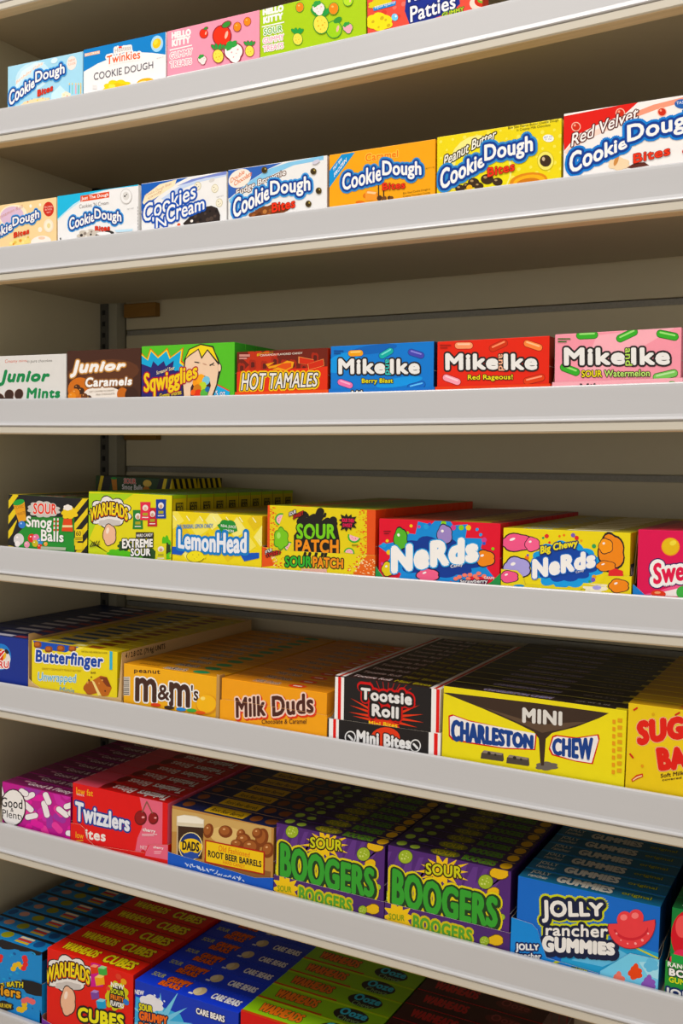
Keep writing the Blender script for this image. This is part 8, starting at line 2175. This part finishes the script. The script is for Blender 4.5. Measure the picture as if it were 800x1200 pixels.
  ["t","v","SOUR","#C8D03A",[129.7,96.3,155.2,97.9,155.2,105.8,129.7,104.3],[],0.05,0.0,0.0],
  ["t","v","FRUITY","#E8822E",[129.7,86.6,155.2,88.3,155.2,96.3,129.7,94.7],[],0.05,0.0,0.0],
  ["t","v","FLAVORS","#F2EFEC",[129.6,77,155.2,78.7,155.2,86.7,129.7,85],[],0.05,0.0,0.0],
  ["d","p","#D84A3A",[144.6,125.9,124.6,101.9],[5.9,-4.8]],
  ["d","p","#E0A03A",[154.5,120.6],[5.9,-4.8]],
  ["d","p","#3A7AC8",[159.5,90],[5.9,-4.8]],
  ["t","l","CUBES","#E8E03A",[64.8,33.9,156.2,47.8,156.2,69.1,64.8,57.2],[["#241C1A",3.3]],0.08,0,0.0],
 ],
 top=[
  ["t","b","WARHEADS","#DCC82A",[17.3,10.9,86.5,10.9,86.5,32.6,17.3,32.6],[["#6A1A12",0.7]],0.05,0,0],
  ["t","b","CUBES","#DCC82A",[100.3,8.7,159.2,8.7,159.2,33.9,100.3,33.9],[["#241C1A",0.9]],0.06,0,0],
  ["p","b","#8A1E14",[0,40.5,173,40.5,173,43.5,0,43.5]],
 ],
 tray=dict(x0=-1.1655,w=182,prof=[[0,24.4],[-5.4,32.6],[1.1,18.2],[19.1,14.9],[182,19.9]],col="#7A3A98",inside="#8A5A4A",out="#7A3A98",sideh=40,depth=360,art=[
 ]),),
dict(
 k='bears',s=7,x=-0.982,y=0.0125,z=0.5811,tilt=-0.0148,W=186.8,H=129.4,T=42.5,n=8,c={'f': '#1A3AB0', 't': '#1A3ABA', 'r': '#16309A'},
 art=[
  ["p","b","#4AA8D8",[2,104,84.6,99.1,114.1,55.6,-1.3,21.4]],
  ["s","b","#7CC4E4",[48.1,75,59.4,16.9,0.1,-50],0.33,12,0],
  ["b","p","#E4E2E8",[31.2,100.8,20.2,2.2,0,-11.1],6,0.2],
  ["t","v","NEW","#F2EFEC",[-0.4,106.8,17.5,109.4,17.5,116.6,-0.4,114.1],[],0.05,0.0,0.0],
  ["t","l","SOUR","#D8D03A",[8.3,83.3,33.9,87.6,33.9,97.7,8.3,95.6],[["#141A3A",1.4]],0.07,0.0,0.0],
  ["t","l","GRUMPY","#E8702E",[9,69.5,62.2,75.6,62.1,89.4,9,83.5],[["#141A3A",1.9]],0.08,0.0,0.0],
  ["t","l","BEARS","#E8702E",[9,52.6,62.2,59.1,62.2,72.9,9,66.6],[["#141A3A",1.9]],0.08,0.0,0.0],
  ["t","v","CARE BEARS","#F2EFEC",[113.2,108.4,163.2,109,163.1,118.6,113.2,117.7],[["#141A3A",0.8]],0.06,0.0,0.0],
  ["d","p","#D8E0F0",[37.9,115.2,46.3,112.7,55.7,111.2],[2,-1.7]],
  ["d","p","#D8E0F0",[31.1,134.2],[1.4,-1.1]],
 ],
 top=[
  ["t","b","SOUR","#B8B82A",[11.2,24.7,33.6,24.7,33.6,36.1,11.2,36.1],[],0.02,0,0],
  ["t","b","GRUMPY","#D8622E",[41.1,21.2,82.2,21.2,82.2,36.1,41.1,36.1],[["#141428",0.8]],0.07,0,0],
  ["t","b","BEARS","#D8622E",[37.4,6.4,74.7,6.4,74.7,20.4,37.4,20.4],[["#141428",0.8]],0.07,0,0],
  ["e","b","#C8B48A",[104.6,21.2,9.3,0,0,11.9]],
  ["e","b","#D8C8A0",[99.9,21.2,5.6,0,0,8.5]],
  ["p","b","#D8D8D8",[91.5,8.5,99,8.5,99,12.8,91.5,12.8]],
  ["t","b","CARE BEARS","#E4E2E8",[127,12.8,175.6,12.8,175.6,28.9,127,28.9],[["#2A1A3A",0.5]],0.05,0,0],
 ],
 tray=dict(x0=-0.983,w=189,prof=[[0,44.6],[0.6,44.7],[189,57.3]],col="#8A6A4A",inside="#6A4A2A",out="#8A6A4A",sideh=125,depth=360,art=[
 ]),),
dict(
 k='apple',s=7,x=-0.7924,y=0.0125,z=0.5782,tilt=-0.0148,W=192.4,H=134.8,T=43.8,n=8,c={'f': '#C82A2A', 't': '#86B41E', 'r': '#5A8A1E'},
 art=[
  ["t","l","WARHEADS","#D8C82A",[18.6,79.1,91.1,83.2,90.9,104.1,18.4,100.5],[["#241C1A",2.1]],0.06,0.0,0.0],
 ],
 top=[
  ["t","b","WARHEADS","#D8722A",[19.2,12.3,88.5,12.3,88.5,35,19.2,35],[["#241C1A",0.9]],0.06,0,0],
  ["e","b","#241C1A",[142.4,21.9,26.9,0,0,17.5]],
  ["t","b","Ooze","#4AB0C8",[123.1,18.4,165.5,18.4,165.5,37.2,123.1,37.2],[["#142A34",0.7]],0.06,0,0],
  ["t","b","Chewz","#7A9A6A",[127,5.3,161.6,5.3,161.6,16.6,127,16.6],[],0.02,0,0],
  ["p","b","#B83A1E",[0,0,105.8,0,105.8,3.5,0,3.5]],
  ["p","b","#A8CC2E",[0,39.4,192.4,39.4,192.4,43.8,0,43.8]],
 ],
 tray=dict(x0=-0.7935,w=195,prof=[[0,94.7],[195,72.1]],col="#8A6A4A",inside="#6A4A2A",out="#8A6A4A",sideh=120,depth=361.6,art=[
 ]),),
dict(
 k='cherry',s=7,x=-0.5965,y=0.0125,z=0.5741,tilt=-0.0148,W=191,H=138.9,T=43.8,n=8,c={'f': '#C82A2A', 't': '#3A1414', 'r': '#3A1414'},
 top=[
  ["t","b","WARHEADS","#A82A2A",[19.1,13.1,87.9,13.1,87.9,35,19.1,35],[],0.06,0,0],
  ["e","b","#5A1E1E",[141.3,21.9,26.7,0,0,13.1]],
  ["t","b","Ooze","#8A3A3A",[122.2,17.5,164.3,17.5,164.3,35,122.2,35],[],0.02,0,0],
 ],),
]

ORD = ['front', 'second', 'third', 'fourth', 'fifth', 'sixth', 'seventh', 'eighth', 'ninth', 'tenth', 'eleventh', 'twelfth', 'thirteenth', 'fourteenth', 'fifteenth']
PART = {'l': 'brand_lettering', 'v': 'flavour_lettering', 'p': 'picture'}
LABELS = {
    'cake': ('pale blue cookie dough bites box with birthday candles, leftmost in its row', '', 'single boxes on the upper shelves'),
    'cream': ('white and blue box with orange lettering and a lemon yellow cake oval', '', 'single boxes on the upper shelves'),
    'pink': ('pink gummy treats box printed with fruit, beside the lime green one', '', 'single boxes on the upper shelves'),
    'lime': ('lime green sour gummy treats box, right of the pink one', '', 'single boxes on the upper shelves'),
    'patties': ('red gummy box with white lettering on dark blue, cut by photo top', '', 'single boxes on the upper shelves'),
    'cinnamon': ('beige cookie dough bites box with a red badge, at the left photo edge', '', 'cookie dough boxes on the second row'),
    'dough': ('white cookie dough box with turquoise corner and orange banner', '', 'cookie dough boxes on the second row'),
    'creamy': ('white and blue cookies and cream box with a large dark cookie', '', 'cookie dough boxes on the second row'),
    'fudge': ('white and blue cookie dough box with brown fudge balls down its right side', '', 'cookie dough boxes on the second row'),
    'caramel': ('orange caramel cookie dough box with a blue corner ribbon', '', 'cookie dough boxes on the second row'),
    'peanut': ('yellow polka dot peanut butter cookie dough box', '', 'cookie dough boxes on the second row'),
    'velvet': ('white and red velvet cookie dough box at the right photo edge', '', 'cookie dough boxes on the second row'),
    'mints': ('white mints box with green lettering at the left photo edge', '', 'single boxes on the eye level shelf'),
    'nougat': ('dark brown caramels box with white lettering, beside the white mints box', '', 'single boxes on the eye level shelf'),
    'worms': ('green sour worms box with blue and yellow starburst', '', 'green worm boxes in a row'),
    'cinnamon_chew': ('orange red box with flames and white slanted lettering', 'orange card tray lip under the flame box', 'single boxes on the eye level shelf'),
    'berry': ('blue chewy candy box with black outlined white lettering', 'blue card tray lip under the blue berry box', 'single boxes on the eye level shelf'),
    'red_chew': ('orange red chewy candy box with pale capsules, between blue and pink boxes', 'red card tray lip under the orange red capsule box', 'single boxes on the eye level shelf'),
    'melon': ('pink watermelon candy box with green capsules', 'pink card tray lip under the pink watermelon box', 'single boxes on the eye level shelf'),
    'smog': ('green box with yellow and black hazard stripes', '', 'striped boxes standing in a row'),
    'extreme': ('yellow green extreme sour box with cloud lettering', '', 'yellow green sour boxes in a row'),
    'lemon': ('pale yellow lemon candy box with blue ribbon', '', 'lemon boxes in a row'),
    'sour': ('yellow box with orange red ends and black edged lettering', 'yellow and orange display tray under the orange ended yellow boxes', 'orange ended boxes in a row'),
    'pebbles': ('red candy box with blue splash and big white lettering', 'green cornered display tray around the red splash boxes', 'red splash boxes in a row'),
    'chewy': ('yellow box with blue splash and pink blob', 'yellow display tray around the yellow splash boxes', 'yellow splash boxes in a row'),
    'hearts': ('magenta candy box with a yellow disc', 'blue cornered display tray under the magenta boxes', 'magenta boxes in a row'),
    'navy': ('navy blue box with red and white badge', '', 'navy boxes in a row'),
    'butter': ('yellow box with blue lettering and a broken bar', 'brown cardboard tray with black print around the blue lettered boxes', 'blue lettered yellow boxes in a row'),
    'peanuts': ('golden yellow peanut box with brown lettering', 'thin brown card tray around the golden peanut boxes', 'golden peanut boxes in a row'),
    'caramel_drop': ('plain orange yellow chocolate caramel box', 'orange front tray with brown slanted lettering', 'plain orange boxes in a row'),
    'rolls': ('black box with red white edge stripes', 'black display tray with red and white stripes, reading mini bites', 'black striped boxes in a row'),
    'nougat_bar': ('wide yellow box with dark brown dripping top', '', 'wide brown topped boxes in a row'),
    'caramel_baby': ('yellow box with big red lettering', '', 'red lettered yellow boxes in a row'),
    'licorice': ('magenta box with white and pink pellets', '', 'magenta pellet boxes in a row'),
    'twists': ('red box with a pink cherry panel', 'torn red display tray lip under the cherry boxes', 'red cherry boxes in a row'),
    'barrels': ('tan root beer box with navy top', 'torn blue display tray under the root beer boxes', 'root beer boxes in a row'),
    'slime': ('purple box with green lettering, left purple row', 'purple display tray of the left purple row', 'purple boxes in the left row'),
    'slime2': ('purple box with green lettering, right purple row', 'purple display tray of the right purple row', 'purple boxes in the right row'),
    'gummies': ('blue gummies box with red melon slice', 'light blue display tray with curved cut front under the gummies', 'blue gummies boxes in a row'),
    'bold': ('dark green gummies box at the right edge', 'green display tray at the right edge of the photo', 'green gummies boxes in a row'),
    'crawl': ('blue worm box with black splashes', 'blue and black display tray lip in front of the worm boxes', 'blue worm boxes in a row'),
    'cubes': ('red box with coloured cubes', 'purple display tray under the red cube boxes', 'red cube boxes in a row'),
    'bears': ('royal blue box with orange lettering', 'brown card tray around the royal blue boxes', 'royal blue boxes in a row'),
    'apple': ('lime green topped box with orange lettering', 'brown card tray around the lime topped boxes', 'lime topped boxes in a row'),
    'cherry': ('dark maroon topped box in the shade', '', 'maroon topped boxes in a row'),
}
rng = random.Random(2)


def carton(pr):
    W, H, T_ = pr['W'] / 1000 - 0.0008, pr['H'] / 1000, pr['T'] / 1000
    c = pr['c']
    sinks = {'b': Mesh()}
    b = sinks['b']
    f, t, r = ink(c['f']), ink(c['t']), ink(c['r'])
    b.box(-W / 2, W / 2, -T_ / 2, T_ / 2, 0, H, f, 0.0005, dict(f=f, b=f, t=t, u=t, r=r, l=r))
    # closure flaps at both ends: a thin tuck line and pale cut edges of the card
    for sx in (-1, 1):
        x = sx * (W / 2 + 0.00005)
        for z in (H * 0.5,):
            b.box(min(x, x + sx * 0.0003), max(x, x + sx * 0.0003), -T_ / 2 + 0.0012, T_ / 2 - 0.0012, z, z + 0.0005, ink('#C9C0B4'))
    draw(pr.get('art', []), pr['W'], pr['H'], lambda u, v, d: (max(-W / 2, min(W / 2, u - W / 2 - 0.0004)), -T_ / 2 - d, v), sinks)
    draw(pr.get('top', []), pr['W'], pr['T'], lambda u, v, d: (max(-W / 2, min(W / 2, u - W / 2 - 0.0004)), v - T_ / 2, H + d), sinks)
    draw(pr.get('side', []), pr['T'], pr['H'], lambda u, v, d: (W / 2 + 0.0004 + d, u - T_ / 2, v), sinks)
    o = b.build('candy_box')
    for k in sinks:
        if k != 'b' and sinks[k].f:
            sinks[k].build(PART[k[0]], o)
    return o


def make_tray(pr):
    t = pr['tray']
    w, dp, sh = t['w'] / 1000, t['depth'] / 1000, t['sideh'] / 1000
    sinks = {'b': Mesh()}
    b = sinks['b']
    col, ins, out = ink(t['col']), mat('tray_card', t['inside'], 0.7, 0.1, 40, 0.08), ink(t['out'])
    th = 0.0004
    prof = [(p[0] / 1000, max(0.004, p[1] / 1000)) for p in t['prof']]
    b.box(0, w, 0, dp, 0, 0.0008, ins)
    y0 = 0.0
    for (xa, za), (xb, zb) in zip(prof, prof[1:]):
        if xb - xa < 1e-5:
            continue
        b.poly([(xa, y0, 0), (xb, y0, 0), (xb, y0, zb), (xa, y0, za)], col)
        b.poly([(xb, y0 + th, 0), (xa, y0 + th, 0), (xa, y0 + th, za), (xb, y0 + th, zb)], ins)
        b.poly([(xa, y0, za), (xb, y0, zb), (xb, y0 + th, zb), (xa, y0 + th, za)], ink('#D8CCB8'))
    fl, fr = prof[0][1], prof[-1][1]
    for x, hf, mo in ((0, fl, out), (w - th, fr, out)):
        hs = max(hf, 0.004)
        # side wall: rises from the lip height to the side height
        ys = [0.0, 0.012, 0.03, dp - 0.03, dp]
        hz = [hs, hs, sh, sh, sh] if sh > hs else [hs, hs, sh, sh, sh]
        for i in range(4):
            q = [(ys[i], 0), (ys[i + 1], 0), (ys[i + 1], hz[i + 1]), (ys[i], hz[i])]
            b.poly([(x, y, z) for y, z in q[::-1]], ins if x > 0 else mo)
            b.poly([(x + th, y, z) for y, z in q], mo if x > 0 else ins)
            b.poly([(x, ys[i], hz[i]), (x + th, ys[i], hz[i]), (x + th, ys[i + 1], hz[i + 1]), (x, ys[i + 1], hz[i + 1])], ink('#B89A70'))
    b.box(0, w, dp, dp + th, 0, sh, ins)
    zmax = max(p[1] for p in t['prof'])

    def under(x):
        for (xa, za), (xb, zb) in zip(prof, prof[1:]):
            if xa <= x <= xb and xb > xa:
                return za + (zb - za) * (x - xa) / (xb - xa)
        return prof[-1][1]

    class Cut(Mesh):
        """keeps only print that lies on the lip below its cut edge"""
        def poly(s, pts, m):
            cx = sum(p[0] for p in pts) / len(pts); cz = sum(p[2] for p in pts) / len(pts)
            if max(p[0] for p in pts) - min(p[0] for p in pts) < 0.02:
                q = list(pts)
                xa, xb = min(p[0] for p in q), max(p[0] for p in q)
                za, zb = under(xa), under(xb)
                out_ = []
                fn = lambda p: (za + (zb - za) * ((p[0] - xa) / (xb - xa) if xb > xa else 0)) - 0.0002 - p[2]
                for i in range(len(q)):
                    a, c_ = q[i - 1], q[i]
                    da, db = fn(a), fn(c_)
                    if (da >= 0) != (db >= 0):
                        k_ = da / (da - db)
                        out_.append(tuple(a[j] + (c_[j] - a[j]) * k_ for j in range(3)))
                    if db >= 0:
                        out_.append(c_)
                if len(out_) >= 3:
                    Mesh.poly(s, out_, m)
            elif cz < under(cx):
                Mesh.poly(s, pts, m)
    cuts = {'b': Cut()}
    draw(t['art'], t['w'], zmax, lambda u, v, d: (u, y0 - d, v), cuts)
    for mm, f_ in zip(cuts['b'].m, cuts['b'].f):
        b.poly([cuts['b'].v[i] for i in f_], cuts['b'].mats[mm])
    if pr['k'] == 'butter':
        draw([['t', 'b', "4 / 2.8 OZ. (79.4g) UNITS", '#3A2A1A', [8, 72, 105, 72, 105, 83, 8, 83], [], 0.03, 0, 0]], t['depth'], t['sideh'],
             lambda u, v, d: (w + d, u, v), {'b': b})
    o = b.build('display_tray')
    for k in cuts:
        if k != 'b' and cuts[k].f:
            cuts[k].build(PART[k[0]], o)
    return o


BYKEY = {p['k']: p for p in PRODUCTS}
for k_ in ('art', 'top'):
    BYKEY['slime2'][k_] = BYKEY['slime'][k_]         # the same box in both purple rows
BYKEY['slime2']['tray']['art'] = BYKEY['slime']['tray']['art']
for pr in PRODUCTS:
    W, T_ = pr['W'] / 1000, pr['T'] / 1000
    key = pr['k']
    desc, trdesc, grp = LABELS[key]
    xm = pr['x'] + W / 2
    ang = -math.atan(pr['tilt'])
    first = carton(pr)
    z0 = pr['z']
    for n in range(pr['n']):
        o = first if n == 0 else first.copy()
        if n:
            COL.objects.link(o)
        j = 0 if n == 0 else 1
        o.location = (xm + j * rng.uniform(-0.00015, 0.00015), pr['y'] + T_ / 2 + n * (T_ + 0.0009), z0)
        o.rotation_euler = (0, ang, j * math.radians(rng.uniform(-0.06, 0.06)))
        if pr['n'] == 1:
            tag(o, desc, 'candy box', grp)
        elif n == 0:
            tag(o, desc + ', front of its row', 'candy box', grp)
        else:
            tag(o, '%s, %s from the front' % (desc, ORD[n]), 'candy box', grp)
    if 'tray' in pr:
        t = pr['tray']
        o = make_tray(pr)
        o.location = (t['x0'], 0.0112, z0 - 0.0011)
        o.rotation_euler = (0, ang, 0)
        dx = t['x0'] - xm
        o.location.z = z0 - 0.0011 + math.tan(pr['tilt']) * dx
        tag(o, trdesc, 'tray', 'card display trays')

# two striped boxes lie flat on the back of their row
src = [o for o in COL.objects if o.name == 'candy_box']
pr = [p for p in PRODUCTS if p['k'] == 'smog'][0]
flat = dict(pr)
for n in range(2):
    Wf, Df, Hf = pr['W'] / 1000, 0.072, 0.0275
    s = {'b': Mesh()}
    b = s['b']
    y_, k_ = ink('#D8BE20'), ink('#1C1A1A')
    b.box(-Wf / 2, Wf / 2, 0, Df, 0, Hf, ink('#26401E'), 0.0005)
    W1, H1 = pr['W'], Hf * 1000
    ops = []
    for x in (0, 12, 128, 148):
        ops.append(['p', 'b', '#1C1A1A', [x, 0, x + 16, 0, x + 26, H1, x + 10, H1]])
    for x in (4, 140, 156):
        ops.append(['p', 'b', '#D8BE20', [x, 0, x + 7, 0, x + 14, H1, x + 7, H1]])
    ops += [['p', 'b', '#B8782A', [38, 4, 48, 3, 46, 24, 34, 25]], ['e', 'b', '#2E8A3A', [40, 24, 7, 0, 0, 2]], ['e', 'b', '#D8B85A', [112, 18, 9, 0, 0, 6]], ['e', 'b', '#B8782A', [110, 8, 7, 0, 0, 5]],
            ['t', 'b', 'SOUR', '#C8401E', [62, 16, 88, 16, 88, 25, 62, 25], [['#D8D0C8', 0.6]], 0.05, 0, 0],
            ['t', 'b', 'Smog Balls', '#D8D4D0', [58, 3, 102, 3, 102, 15, 58, 15], [], 0.04, 0, 0]]
    draw(ops, W1, H1, lambda u, v, d: (u / 1 - Wf / 2, -d, v), s)
    ops = []
    for x in range(-6, 80, 16):
        ops.append(['p', 'b', '#D8BE20', [x, H1, x + 8, H1, x + 18, 0, x + 10, 0]])
        ops.append(['p', 'b', '#1C1A1A', [x + 8, H1, x + 16, H1, x + 26, 0, x + 18, 0]])
    draw(ops, Df * 1000, H1, lambda u, v, d: (Wf / 2 + d, u, v), s)
    o = b.build('candy_box')
    o.location = (-1.137, 0.200 + n * 0.0735, pr['z'] + pr['H'] / 1000 + 0.0008)
    o.rotation_euler = (0, -math.atan(pr['tilt']), 0)
    tag(o, ['green box with yellow and black stripes lying flat on its row, nearer one', 'green box with striped ends lying flat behind the other flat box'][n], 'candy box', 'striped boxes lying flat')
